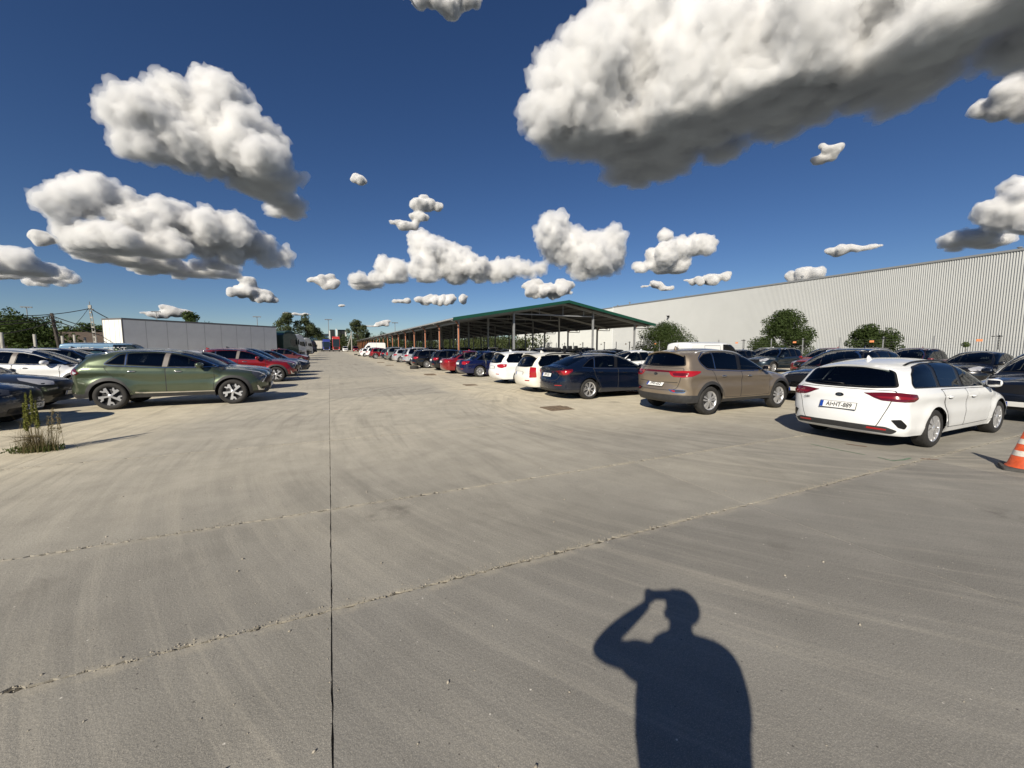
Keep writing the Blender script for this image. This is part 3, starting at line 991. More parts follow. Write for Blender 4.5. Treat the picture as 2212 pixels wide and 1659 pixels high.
    ne = len(m2.edges)
    ed = np.empty(ne * 2, dtype=np.int32); m2.edges.foreach_get('vertices', ed); ed = ed.reshape(-1, 2)
    cnt = np.bincount(ed.ravel(), minlength=nv)[:, None]
    for it in range(22):                          # the dense inside is smoother than the torn outside
        acc = np.zeros_like(co)
        for ax in range(3):
            acc[:, ax] = np.bincount(ed[:, 0], co[ed[:, 1], ax], nv) + np.bincount(ed[:, 1], co[ed[:, 0], ax], nv)
        co = .4 * co + .6 * acc / np.maximum(cnt, 1)
    # flat base
    zb = base_alt - org[2]
    lowz = co[:, 2] < zb
    co[lowz, 2] = zb + (co[lowz, 2] - zb) * .20 + disp[lowz] * .25
    m2.vertices.foreach_set('co', co.ravel())
    m2.materials.clear(); m2.materials.append(cloud_material(.55 * sc))
    m2.polygons.foreach_set('use_smooth', [True] * len(m2.polygons))
    m2.update()
    o = link('cloud', m2, None, tuple(org))
    tag(o, label, 'cloud', 'cumulus clouds in the sky')
    for halo, dens in ((inner, (.85 if not small else 1.5) / (1.5 * th)), (outer, .45 / (1.5 * th))):
        lowz = halo[:, 2] < zb - vs
        halo[lowz, 2] = zb - vs + (halo[lowz, 2] - zb + vs) * .30
        mh = m2.copy()
        mh.vertices.foreach_set('co', halo.ravel())
        tmp = bpy.data.objects.new('cloud_tmp', mh)
        TMP_SC.collection.objects.link(tmp)
        md = tmp.modifiers.new('r', 'REMESH'); md.mode = 'VOXEL'; md.voxel_size = vs
        sm = tmp.modifiers.new('s', 'SMOOTH'); sm.factor = .5; sm.iterations = 1
        m3 = baked(tmp)
        bpy.data.objects.remove(tmp)
        m3.polygons.foreach_set('use_smooth', [True] * len(m3.polygons))
        m3.materials.clear(); m3.materials.append(fringe_material(dens))
        link('cloud_fringe', m3, o)
    return nv

_tot = 0
for i_, (lab_, eb_, pf_) in enumerate(CLOUDS):
    _tot += make_cloud(lab_, eb_, pf_, 100 + i_)
print('cloud verts', _tot)
# ------------------------------------------------------------------ cars: body surface
def catmull(pts, step=0.02):
    """pts: (x, z, R[, 's']) -> dense polyline of (x, z, R); 's' marks a sharp corner"""
    segs, cur = [], []
    for p in pts:
        cur.append(np.array(p[:3], float))
        if len(p) > 3 and len(cur) > 1:
            segs.append(cur)
            cur = [np.array(p[:3], float)]
    if len(cur) > 1:
        segs.append(cur)
    out = []
    for s in segs:
        q = [2 * s[0] - s[1]] + s + [2 * s[-1] - s[-2]]
        for i in range(1, len(q) - 2):
            p0, p1, p2, p3 = q[i - 1:i + 3]
            d = lambda a, b: max(1e-4, math.hypot(*(a - b)[:2])) ** 0.5
            t0 = 0; t1 = d(p0, p1); t2 = t1 + d(p1, p2); t3 = t2 + d(p2, p3)
            n = max(2, int(math.hypot(*(p2 - p1)[:2]) / step))
            for k in range(n):
                t = t1 + (t2 - t1) * k / n
                A1 = (t1 - t) / (t1 - t0) * p0 + (t - t0) / (t1 - t0) * p1
                A2 = (t2 - t) / (t2 - t1) * p1 + (t - t1) / (t2 - t1) * p2
                A3 = (t3 - t) / (t3 - t2) * p2 + (t - t2) / (t3 - t2) * p3
                B1 = (t2 - t) / (t2 - t0) * A1 + (t - t0) / (t2 - t0) * A2
                B2 = (t3 - t) / (t3 - t1) * A2 + (t - t1) / (t3 - t1) * A3
                out.append((t2 - t) / (t2 - t1) * B1 + (t - t1) / (t2 - t1) * B2)
        last = s[-1]
    out.append(last)
    return np.array(out)

def interp(pts, x):
    """piecewise linear over points sorted by x"""
    xs = [p[0] for p in pts]; zs = [p[1] for p in pts]
    return float(np.interp(x, xs, zs))

GL = [0, .1, .2, .32, .44, .56, .67, .77, .85, .91, .955, .985, 1.0]
GN = 2.3

def side_width(D, x, z):
    W, Wr, zr = D['W'], D['Wr'], D['zroof']
    zb = interp(D['belt'], x)
    zs = D['sill']
    if z <= zb:
        u = (z - zs) / (zb - zs)
        w = np.interp(u, [-.6, 0, .12, .45, .70, .84, .93, 1.0], [W - .13, W - .065, W - .035, W - .004, W - .012, W - .006, W - .022, W - .062])
    else:
        w = W - .062 - (W - .062 - Wr) * (z - zb) / (zr - zb)
    # plan taper towards both ends
    xf, xr = D['xf'], D['xr']
    if x > xf - .1:
        w -= D.get('tf', .12) * ((x - xf + .1) / (D['prof'][:, 0].max() - xf + .1)) ** 2
    if x < xr + .1:
        w -= D.get('tr', .10) * ((xr + .1 - x) / (xr + .1 - D['prof'][:, 0].min())) ** 2
    # swelling round the wheel arches
    for cx in (xf, xr):
        r = math.hypot(x - cx, z - D['rt'])
        w += D.get('flare', .022) * math.exp(-((r - D['ra']) / .11) ** 2)
    # a pressed line in the doors
    if 'crease' in D and z < zb:
        zc = interp(D['crease'], x)
        w += .012 * math.exp(-abs(z - zc) / .05) - .012 * math.exp(-((z - zc + .13) / .10) ** 2)
    if 'crease2' in D and z < zb:
        zc = interp(D['crease2'], x)
        w += .010 * math.exp(-abs(z - zc) / .05)
    return w

def build_shell(D):
    prof = catmull(D['pts'])
    D['prof'] = prof
    ra, rt, xf, xr, sill = D['ra'], D['rt'], D['xf'], D['xr'], D['sill']
    # bottom outline B with its key points
    B = []
    def arch(cx, a0, a1):
        return [(cx + ra * math.cos(a), rt + ra * math.sin(a)) for a in np.linspace(a0, a1, 25)]
    sa = math.asin(max(-.95, (sill - rt) / ra))
    zf, zr_ = D.get('zaf', sill), D.get('zar', sill)
    saf = math.asin((zf - rt) / ra); sar = math.asin((zr_ - rt) / ra)
    front = [tuple(prof[0][:2]), (xf + ra * math.cos(saf), zf)]
    a1 = arch(xf, saf, math.pi - sa)
    mid = [(xf - ra * math.cos(sa), sill), (xr + ra * math.cos(sa), sill)]
    a2 = arch(xr, sa, math.pi - sar)
    rear = [(xr - ra * math.cos(sar), zr_), tuple(prof[-1][:2])]
    segsB = [front, a1[:13], a1[12:], mid, a2[:13], a2[12:], rear]
    # matching key points on the silhouette
    xs, zs = prof[:, 0], prof[:, 1]
    itop = int(np.argmax(zs))
    def first(cond, lo=0, hi=None):
        for i in range(lo, hi or len(prof)):
            if cond(i):
                return i
        return (hi or len(prof)) - 1
    k1 = first(lambda i: zs[i] > D.get('k1z', .46))
    k2 = first(lambda i: xs[i] < xf + .05, k1 + 1)
    k3 = first(lambda i: xs[i] < xf - ra - .12, k2 + 1)
    k4 = first(lambda i: xs[i] < xr + ra + .1, k3 + 1)
    k5 = first(lambda i: xs[i] < xr - .08, k4 + 1)
    k6 = first(lambda i: zs[i] < D.get('k6z', .62), max(k5 + 1, itop))
    keys = [0, k1, k2, k3, k4, k5, k6, len(prof) - 1]
    cnt = D.get('cnt', [12, 16, 12, 34, 12, 22, 14])
    ribsP, ribsB = [], []
    for s in range(7):
        seg = prof[keys[s]:keys[s + 1] + 1]
        cum = np.concatenate([[0], np.cumsum(np.hypot(np.diff(seg[:, 0]), np.diff(seg[:, 1])))])
        bseg = np.array(segsB[s], float)
        cb = np.concatenate([[0], np.cumsum(np.hypot(np.diff(bseg[:, 0]), np.diff(bseg[:, 1])))])
        n = cnt[s]
        for k in range(n + (1 if s == 6 else 0)):
            f = k / n
            ribsP.append([np.interp(f * cum[-1], cum, seg[:, j]) for j in range(3)])
            ribsB.append([np.interp(f * cb[-1], cb, bseg[:, j]) for j in range(2)])
    nk = 20
    clad = D.get('clad', .0)
    rows = []
    for (px, pz, R), (bx, bz) in zip(ribsP, ribsB):
        L = max(1e-3, math.hypot(bx - px, bz - pz))
        dR = min(R, .62 * L)
        ds = [dR * (1 - max(0.0, 1 - g ** GN) ** (1 / GN)) for g in GL]
        c = min(clad, .25 * L)
        end = L - c
        ds += [dR + (end - dR) * (i / nk) for i in range(1, nk + 1)]
        ds += [end + c * .5, L] if clad else []
        row = []
        for d in ds:
            x = px + (bx - px) * d / L
            z = pz + (bz - pz) * d / L
            s = max(0.0, min(1.0, d / R))
            g = max(0.0, 1 - (1 - s) ** GN) ** (1 / GN)
            row.append((x, side_width(D, x, z) * g, z))
        rows.append(row)
    return rows

def shell_mesh(name, rows, mat, k0=0, off=0.0):
    nr, nk = len(rows), len(rows[0])
    verts, faces = [], []
    A = np.array(rows)
    if off:
        A = A.copy()
        A[:, :, 1] += off
    idx = {}
    for side in (1, -1):
        for i in range(nr):
            for k in range(k0, nk):
                if side == -1 and k == 0:
                    idx[(side, i, k)] = idx[(1, i, 0)]
                    continue
                idx[(side, i, k)] = len(verts)
                verts.append((A[i, k, 0], side * A[i, k, 1], A[i, k, 2]))
        for i in range(nr - 1):
            for k in range(k0, nk - 1):
                q = (idx[(side, i, k)], idx[(side, i + 1, k)], idx[(side, i + 1, k + 1)], idx[(side, i, k + 1)])
                faces.append(q if side == -1 else q[::-1])
    me = mesh_from(name, verts, faces, mat, True)
    bm = bmesh.new()
    bm.from_mesh(me)
    bmesh.ops.remove_doubles(bm, verts=bm.verts, dist=1e-4)
    bmesh.ops.recalc_face_normals(bm, faces=bm.faces)
    if sum(f.normal.y * f.calc_center_median().y for f in bm.faces) < 0:
        bmesh.ops.reverse_faces(bm, faces=bm.faces)
    bm.to_mesh(me)
    bm.free()
    return me

def resample(poly, step):
    out = []
    n = len(poly)
    for i in range(n):
        a, b = np.array(poly[i]), np.array(poly[(i + 1) % n])
        k = max(1, int(math.ceil(np.linalg.norm(b - a) / step)))
        for j in range(k):
            out.append(tuple(a + (b - a) * j / k))
    return out

def rounded(poly, r, n=4):
    """round the corners of a 2d polygon"""
    out = []
    m = len(poly)
    for i in range(m):
        p0, p1, p2 = (np.array(poly[(i + j) % m], float) for j in (-1, 0, 1))
        a, b = p0 - p1, p2 - p1
        la, lb = max(1e-6, np.linalg.norm(a)), max(1e-6, np.linalg.norm(b))
        t = min(r, .45 * la, .45 * lb)
        A, Bq = p1 + a / la * t, p1 + b / lb * t
        for k in range(n + 1):
            f = k / n
            out.append(tuple((1 - f) ** 2 * A + 2 * f * (1 - f) * p1 + f * f * Bq))
    return out

def inset(poly, d):
    a = sum(poly[i][0] * poly[(i + 1) % len(poly)][1] - poly[(i + 1) % len(poly)][0] * poly[i][1] for i in range(len(poly)))
    if a < 0:
        poly = poly[::-1]
    out = []
    m = len(poly)
    for i in range(m):
        p0, p1, p2 = (np.array(poly[(i + j) % m], float) for j in (-1, 0, 1))
        e1 = (p1 - p0) / max(1e-9, np.linalg.norm(p1 - p0)); e2 = (p2 - p1) / max(1e-9, np.linalg.norm(p2 - p1))
        n1 = np.array((-e1[1], e1[0])); n2 = np.array((-e2[1], e2[0]))
        nn = n1 + n2
        l = np.dot(nn, nn)
        k = 2 * d / l if l > .3 else d
        out.append(tuple(p1 + nn * min(k, 2.2 * d)))
    return out

def clip(poly, a, b):
    """keep the part of poly on the left of the line a->b"""
    def sgn(p):
        return (b[0] - a[0]) * (p[1] - a[1]) - (b[1] - a[1]) * (p[0] - a[0])
    out = []
    for i in range(len(poly)):
        p, q = poly[i], poly[(i + 1) % len(poly)]
        sp, sq = sgn(p), sgn(q)
        if sp >= 0:
            out.append(p)
        if (sp >= 0) != (sq >= 0):
            t = sp / (sp - sq)
            out.append((p[0] + (q[0] - p[0]) * t, p[1] + (q[1] - p[1]) * t))
    return out

def inside(p, poly):
    c = False
    j = len(poly) - 1
    for i in range(len(poly)):
        if (poly[i][1] > p[1]) != (poly[j][1] > p[1]) and p[0] < (poly[j][0] - poly[i][0]) * (p[1] - poly[i][1]) / (poly[j][1] - poly[i][1]) + poly[i][0]:
            c = not c
        j = i
    return c

def cut_mesh(me, view, poly, keep):
    """cut the opening poly out of a mesh; keep(center) says which faces may be touched"""
    bm = bmesh.new(); bm.from_mesh(me)
    us = [p[0] for p in poly]; vs_ = [p[1] for p in poly]
    lo, hi = (min(us) - .03, min(vs_) - .03), (max(us) + .03, max(vs_) + .03)
    def uv(c):
        return (c.x, c.z) if view == 90 else ((c.y, c.z) if view == 180 else (c.x, c.y))
    def near():
        fs = []
        for f in bm.faces:
            c = f.calc_center_median()
            u, v = uv(c)
            if lo[0] - .1 < u < hi[0] + .1 and lo[1] - .1 < v < hi[1] + .1 and keep(c):
                fs.append(f)
        return fs
    cand = near()
    for i in range(len(poly)):
        a, b = poly[i], poly[(i + 1) % len(poly)]
        du, dv = b[0] - a[0], b[1] - a[1]
        if math.hypot(du, dv) < 1e-4:
            continue
        n2 = (-dv, du)
        co, no = {90: ((a[0], 0, a[1]), (n2[0], 0, n2[1])), 180: ((0, a[0], a[1]), (0, n2[0], n2[1])), 'top': ((a[0], a[1], 0), (n2[0], n2[1], 0))}[view]
        fs = [f for f in cand if f.is_valid]
        # only faces close to this edge need the cut
        e0, e1 = np.array(a), np.array(b)
        sel = []
        for f in fs:
            cm = f.calc_center_median()
            r_ = max((v.co - cm).length for v in f.verts) + .005
            pu, pv = uv(cm)
            t = min(1, max(0, ((pu - a[0]) * du + (pv - a[1]) * dv) / (du * du + dv * dv)))
            if math.hypot(pu - a[0] - t * du, pv - a[1] - t * dv) < r_:
                sel.append(f)
        ge = set(sel)
        for f in sel:
            ge.update(f.edges); ge.update(f.verts)
        if sel:
            res = bmesh.ops.bisect_plane(bm, geom=list(ge), plane_co=co, plane_no=no, dist=1e-5)
            cand = list({f for f in fs if f.is_valid} | {g for g in res['geom'] if isinstance(g, bmesh.types.BMFace)})
    dead = [f for f in cand if f.is_valid and inside(uv(f.calc_center_median()), poly)]
    bmesh.ops.delete(bm, geom=dead, context='FACES')
    bm.to_mesh(me); bm.free()

class Car:
    """collects the meshes of one design: list of (name, mesh, slot key, parent name, mirror-made)"""
    def __init__(self, D):
        self.D = D
        self.rows = build_shell(D)
        self.body = shell_mesh('car_body', self.rows, None)
        self.body.materials.append(BLACK)
        bm = bmesh.new(); bm.from_mesh(self.body)
        self.bvh = BVHTree.FromBMesh(bm)
        bm.free()
        self.parts = [('body', self.body, 'paint', None)]
        self.cuts = []

    def hit(self, view, u, v):
        if view == 'top':
            o, d = Vector((u, v, 4)), Vector((0, 0, -1))
        else:
            a = R_(view)
            dr = Vector((math.cos(a), math.sin(a), 0))
            pr = Vector((-math.sin(a), math.cos(a), 0))
            o, d = dr * 6 + pr * u + Vector((0, 0, v)), -dr
        loc, nor, i, dist = self.bvh.ray_cast(o, d)
        if loc is None:
            o2 = o + d * (6 - (self.D['W'] if view == 90 else 2.2))
            loc, nor, i, dist = self.bvh.find_nearest(o2)
        return loc, nor

    def to_uv(self, view, p):
        if view == 'top':
            return (p[0], p[1])
        a = R_(view)
        return (-math.sin(a) * p[0] + math.cos(a) * p[1], p[2])

    def patch(self, name, poly, view=90, eps=.005, mat=BLACK, key=None, parent=None, mirror=True, step=.05, rnd=0.0, holes=None):
        """poly: 2d points in the view's plane. view 90 looks at the left side: u = -x, so side polygons are given as (x, z)"""
        if view == 90:
            poly = [(-x, z) for x, z in poly]
        if rnd:
            poly = rounded(poly, rnd)
        bnd = resample(poly, step)
        us = [p[0] for p in bnd]; vs = [p[1] for p in bnd]
        pts = [Vector(p) for p in bnd]
        u = min(us) + step * .5
        inn = inset(bnd, step * .35)
        while u < max(us):
            v = min(vs) + step * .5
            while v < max(vs):
                if inside((u, v), inn):
                    pts.append(Vector((u, v)))
                v += step
            u += step
        res = delaunay_2d_cdt(pts, [], [list(range(len(bnd)))], 1, 1e-5)
        vv, ff = res[0], res[2]
        out = []
        for p in vv:
            loc, nor = self.hit(view, p.x, p.y)
            out.append(loc + nor * eps)
        faces = [tuple(f) for f in ff]
        if faces:
            me = mesh_from(name, out, faces, None, True)
            bm = bmesh.new(); bm.from_mesh(me)
            c = Vector((0, 0, .7))
            if sum(f.normal.dot(f.calc_center_median() - c) for f in bm.faces) < 0:
                bmesh.ops.reverse_faces(bm, faces=bm.faces)
            bm.to_mesh(me); bm.free()
            self.add(name, me, mat, key, parent)
            if mirror:
                self.add(name, self.mirror(me), mat, key, parent, side=-1)
        return self

    def mirror(self, me):
        m = me.copy()
        m.transform(Matrix.Diagonal((1, -1, 1, 1)))
        m.flip_normals()
        return m

    def add(self, name, me, mat=None, key=None, parent=None, side=1):
        if key is None:
            if len(me.materials) == 0:
                me.materials.append(mat)
        elif len(me.materials) == 0:
            me.materials.append(BLACK)
        self.parts.append((name, me, key, None if parent is None else (parent, side)))

    def strip(self, name, line, view=90, w=.008, eps=.003, mat=SEAM, key=None, mirror=True, closed=False, step=.06, parent=None):
        """a thin band along a 2d line, laid on the body"""
        if view == 90:
            line = [(-x, z) for x, z in line]
        pts = [np.array(p, float) for p in (line + [line[0]] if closed else line)]
        dense = []
        for a, b in zip(pts[:-1], pts[1:]):
            k = max(1, int(np.linalg.norm(b - a) / step))
            dense += [a + (b - a) * j / k for j in range(k)]
        dense.append(pts[-1])
        verts, faces = [], []
        for i, p in enumerate(dense):
            t = dense[min(i + 1, len(dense) - 1)] - dense[max(i - 1, 0)]
            if closed and i in (0, len(dense) - 1):
                t = dense[1] - dense[-2]
            n = np.array((-t[1], t[0])) / max(1e-6, np.linalg.norm(t))
            for s in (-1, 1):
                q = p + n * s * w / 2
                loc, nor = self.hit(view, q[0], q[1])
                verts.append(loc + nor * eps)
            if i:
                faces.append((2 * i - 2, 2 * i - 1, 2 * i + 1, 2 * i))
        me = mesh_from(name, verts, faces, None, True)
        bm = bmesh.new(); bm.from_mesh(me)
        c = Vector((0, 0, .7))
        if sum(f.normal.dot(f.calc_center_median() - c) for f in bm.faces) < 0:
            bmesh.ops.reverse_faces(bm, faces=bm.faces)
        bm.to_mesh(me); bm.free()
        self.add(name, me, mat, key, parent)
        if mirror:
            self.add(name, self.mirror(me), mat, key, parent, side=-1)

    def slab(self, name, planes, off=.006, mat=PLAST, key=None):
        """a piece of the body cut out by planes (point, normal kept side), pushed outwards"""
        bm = bmesh.new(); bm.from_mesh(self.body)
        for co, no in planes:
            bmesh.ops.bisect_plane(bm, geom=bm.verts[:] + bm.edges[:] + bm.faces[:], plane_co=co, plane_no=no, clear_inner=True)
        bm.normal_update()
        for v in bm.verts:
            v.co += v.normal * off
        me = bpy.data.meshes.new(name)
        bm.to_mesh(me); bm.free()
        if len(me.polygons):
            me.polygons.foreach_set('use_smooth', [True] * len(me.polygons))
            me.materials.clear()
            self.add(name, me, mat, key)

    def cladding(self):
        nk = len(self.rows[0])
        me = shell_mesh('cladding', self.rows, None, k0=nk - 3, off=.008)
        self.add('cladding', me, PLAST)

    def glazing(self, frame_mat=BLACK, trim=None, glass=None, trim_low=None):
        D = self.D
        dlo = D['dlo']
        self.patch('window_frame', dlo, eps=.005, mat=frame_mat, rnd=.05, step=D.get('step', .035))
        if trim:
            self.strip('window_trim', rounded(inset(dlo, -.006), .05), w=.018, eps=.011, mat=trim, closed=True, step=D.get('step', .035))
        # split the opening along slanted pillars (x at belt, x at roof, half width, painted?)
        cuts = D['pillars']
        left = dlo
        z0, z1 = 0.8, 1.8
        parts = []
        def xat(p, z):
            zb, zt = D['pz']
            return p[0] + (p[1] - p[0]) * (z - zb) / (zt - zb)
        rest = dlo
        for p in cuts:
            h = p[2]
            A, Bq = (xat(p, z0) + h, z0), (xat(p, z1) + h, z1)
            fr = clip(rest, Bq, A)      # ahead of the pillar
            A2, B2 = (xat(p, z0) - h, z0), (xat(p, z1) - h, z1)
            rest = clip(rest, A2, B2)
            parts.append(fr)
            if len(p) > 3:
                band = clip(clip(dlo, A, Bq), B2, A2)
                if len(band) > 2:
                    self.patch('pillar', band, eps=.0115, mat=p[3] if not isinstance(p[3], str) else BLACK, key=p[3] if isinstance(p[3], str) else None)
        parts.append(rest)
        for i, pl in enumerate(parts):
            if len(pl) < 3:
                continue
            q = inset(pl, .018)
            self.cuts.append((90, inset(q, .002)))
            g = glass or ([GLASS] + [GLASSP] * 5)
            self.patch('side_window', q, eps=.0095, mat=g[min(i, len(g) - 1)], rnd=.03, step=D.get('step', .035))

    def mirror_part(self, x, z, key='paint', s=1.0):
        D = self.D
        y = side_width(D, x, z)
        bm = bmesh.new()
        bmesh.ops.create_icosphere(bm, subdivisions=2, radius=1.0)
        for v in bm.verts:
            c = v.co
            v.co = Vector((math.copysign(abs(c.x) ** .8, c.x) * .075, math.copysign(abs(c.y) ** .7, c.y) * .115, math.copysign(abs(c.z) ** .75, c.z) * .075)) * s
            if v.co.x < -.045 * s:
                v.co.x = -.045 * s
            v.co.x -= .25 * (v.co.y) * s
        bmesh.ops.translate(bm, verts=bm.verts, vec=(x, y + .13, z + .05))
        me = bm_mesh('door_mirror', bm, None, True)
        self.add('door_mirror', me, BLACK, key)
        self.add('door_mirror', self.mirror(me), BLACK, key)
        bm = bmesh.new()
        bm_box(bm, (x + .01, y + .035, z - .005), (.07, .10, .03), 0, 0)
        me = bm_mesh('mirror_foot', bm)
        self.add('mirror_foot', me, BLACK)
        self.add('mirror_foot', self.mirror(me), BLACK)
        bm = bmesh.new()
        bm_box(bm, (x - .052, y + .145, z + .05), (.006, .17 * s, .10 * s), R_(14))
        bmesh.ops.bevel(bm, geom=bm.edges[:], offset=.002, affect='EDGES')
        me = bm_mesh('mirror_glass', bm)
        self.add('mirror_glass', me, CHROME)
        self.add('mirror_glass', self.mirror(me), CHROME)

    def handle(self, x, z, key='paint', mat=CHROME, ln=.19):
        loc, nor = self.hit(90, -x, z)
        bm = bmesh.new()
        bmesh.ops.create_icosphere(bm, subdivisions=2, radius=1.0)
        for v in bm.verts:
            v.co = Vector((v.co.x * ln / 2, v.co.y * .022, v.co.z * .019))
        bmesh.ops.translate(bm, verts=bm.verts, vec=(loc.x, loc.y + .018, loc.z))
        me = bm_mesh('door_handle', bm, None, True)
        self.add('door_handle', me, mat, key, parent='door', side=1)
        self.add('door_handle', self.mirror(me), mat, key, parent='door', side=-1)
        self.patch('handle_shade', [(x - ln * .30, z - .026), (x + ln * .30, z - .026), (x + ln * .34, z), (x + ln * .30, z + .014), (x - ln * .30, z + .014), (x - ln * .34, z)], eps=.0062, mat=SEAM)  # flat dark patch, painted shade of the hollow behind the handle

    def rails(self, x0, x1, mat=BLACK, inset_y=.10, r=.016, lift=.035):
        pts = []
        n = 14
        for i in range(n + 1):
            f = i / n
            x = x0 + (x1 - x0) * f
            loc, nor = self.hit('top', x, self.D['Wr'] - inset_y)
            up = lift * min(1, min(f, 1 - f) * 9)
            pts.append(loc + Vector((0, 0, up)))
        me = tube_mesh('roof_rail', pts, r, 8)
        self.add('roof_rail', me, mat)
        self.add('roof_rail', self.mirror(me), mat)

    def fin(self, x, key='paint'):
        loc, nor = self.hit('top', x, 0)
        v = [(-.08, 0, .075), (-.085, .028, -.01), (-.085, -.028, -.01), (.10, 0, .0), (.09, .02, -.01), (.09, -.02, -.01), (-.05, 0, .08), (-.02, .022, .02), (-.02, -.022, .02)]
        bm = bmesh.new()
        for p in v:
            bm.verts.new(Vector(p) + loc)
        bmesh.ops.convex_hull(bm, input=bm.verts)
        self.add('antenna_fin', bm_mesh('antenna_fin', bm, None, True), BLACK, key)

    def open_windows(self):
        """turn every glazed outline into a real opening and furnish the cabin"""
        D = self.D
        names = {90: ('window_frame',), 180: ('rear_window_surround',), 'top': ('windscreen_surround',)}
        for view, poly in self.cuts:
            keep = {90: lambda c: abs(c.y) > .3, 180: lambda c: c.x < D['xr'] + .2, 'top': lambda c: c.z > .85}[view]
            cut_mesh(self.body, view, poly, keep)
            for nm, me, key, par in self.parts:
                if nm in names[view]:
                    cut_mesh(me, view, poly, keep)
        lin = self.body.copy()
        bm = bmesh.new(); bm.from_mesh(lin)
        bm.normal_update()
        for v in bm.verts:
            v.co -= v.normal * .018
        bmesh.ops.delete(bm, geom=[f for f in bm.faces if f.calc_center_median().z < .55], context='FACES')
        bmesh.ops.reverse_faces(bm, faces=bm.faces)
        bm.to_mesh(lin); bm.free()
        lin.materials.clear()
        self.add('cabin_lining', lin, LINING)
        x0 = D['dlo'][0][0]
        zb = interp(D['belt'], 0)
        def seat(w, y, x):
            bm = bmesh.new()
            bm_box(bm, (x, y, zb - .50), (.50, w, .16))
            bm_box(bm, (x - .30, y, zb - .14), (.13, w, .66), 0, R_(-12))
            for h in ((0,) if w < .7 else (-.36, .36)):
                bm_box(bm, (x - .40, y + h, zb + .26), (.09, .25, .17), 0, R_(-8))
            bmesh.ops.bevel(bm, geom=bm.edges[:], offset=.035, segments=2, affect='EDGES')
            return bm_mesh('seat', bm, None, True)
        self.add('seat', seat(.48, .36, x0 - 1.05), CLOTH)
        self.add('seat', seat(.48, -.36, x0 - 1.05), CLOTH)
        if D['pillars']:
            self.add('rear_seat', seat(1.20, 0, x0 - 1.92), CLOTH)
        bm = bmesh.new()
        bm_box(bm, (x0 - .06, 0, zb - .12), (.46, 2 * (D['W'] - .22), .18))
        bmesh.ops.bevel(bm, geom=bm.edges[:], offset=.05, segments=2, affect='EDGES')
        self.add('dashboard', bm_mesh('dashboard', bm, None, True), LINING)
        bm = bmesh.new()
        ring = [(x0 - .46 + .09 * math.sin(a), .36 + .18 * math.cos(a), zb - .02 + .16 * math.sin(a)) for a in np.linspace(0, 2 * math.pi, 19)]
        bm_tube(bm, ring, .014, 6, caps=False)
        bm_tube(bm, [(x0 - .20, .36, zb - .08), (x0 - .46, .36, zb - .02)], .03, 6)
        self.add('steering_wheel', bm_mesh('steering_wheel', bm, None, True), LINING)

    def under(self):
        D = self.D
        W, xf, xr, ra, rt = D['W'], D['xf'], D['xr'], D['ra'], D['rt']
        x0, x1 = D['prof'][-1, 0] + .12, D['prof'][0, 0] - .12
        bm = bmesh.new()
        zc = D['sill']
        bm_box(bm, ((x0 + x1) / 2, 0, zc + .2), (x1 - x0, 2 * (W - .34), .36))
        bm_box(bm, ((xf + xr) / 2, 0, zc + .17), (xf - xr - 2 * ra - .02, 2 * (W - .11), .28))
        for cx in (xf, xr):
            for s in (1, -1):
                prev = None
                for a in np.linspace(-.25, math.pi + .25, 15):
                    p = (cx + (ra + .012) * math.cos(a), rt + (ra + .012) * math.sin(a))
                    va = bm.verts.new((p[0], s * (W - .05), p[1])); vb = bm.verts.new((p[0], s * (W - .36), p[1]))
                    if prev:
                        bm.faces.new((prev[0], va, vb, prev[1]))
                    prev = (va, vb)
        self.add('underbody', bm_mesh('underbody', bm, None), UNDER)

# ------------------------------------------------------------------ wheels
def spoke_poly(bm, pts, y0, y1):
    bm_prism(bm, pts, y0, y1, lambda u, v, w: (u, w, v))

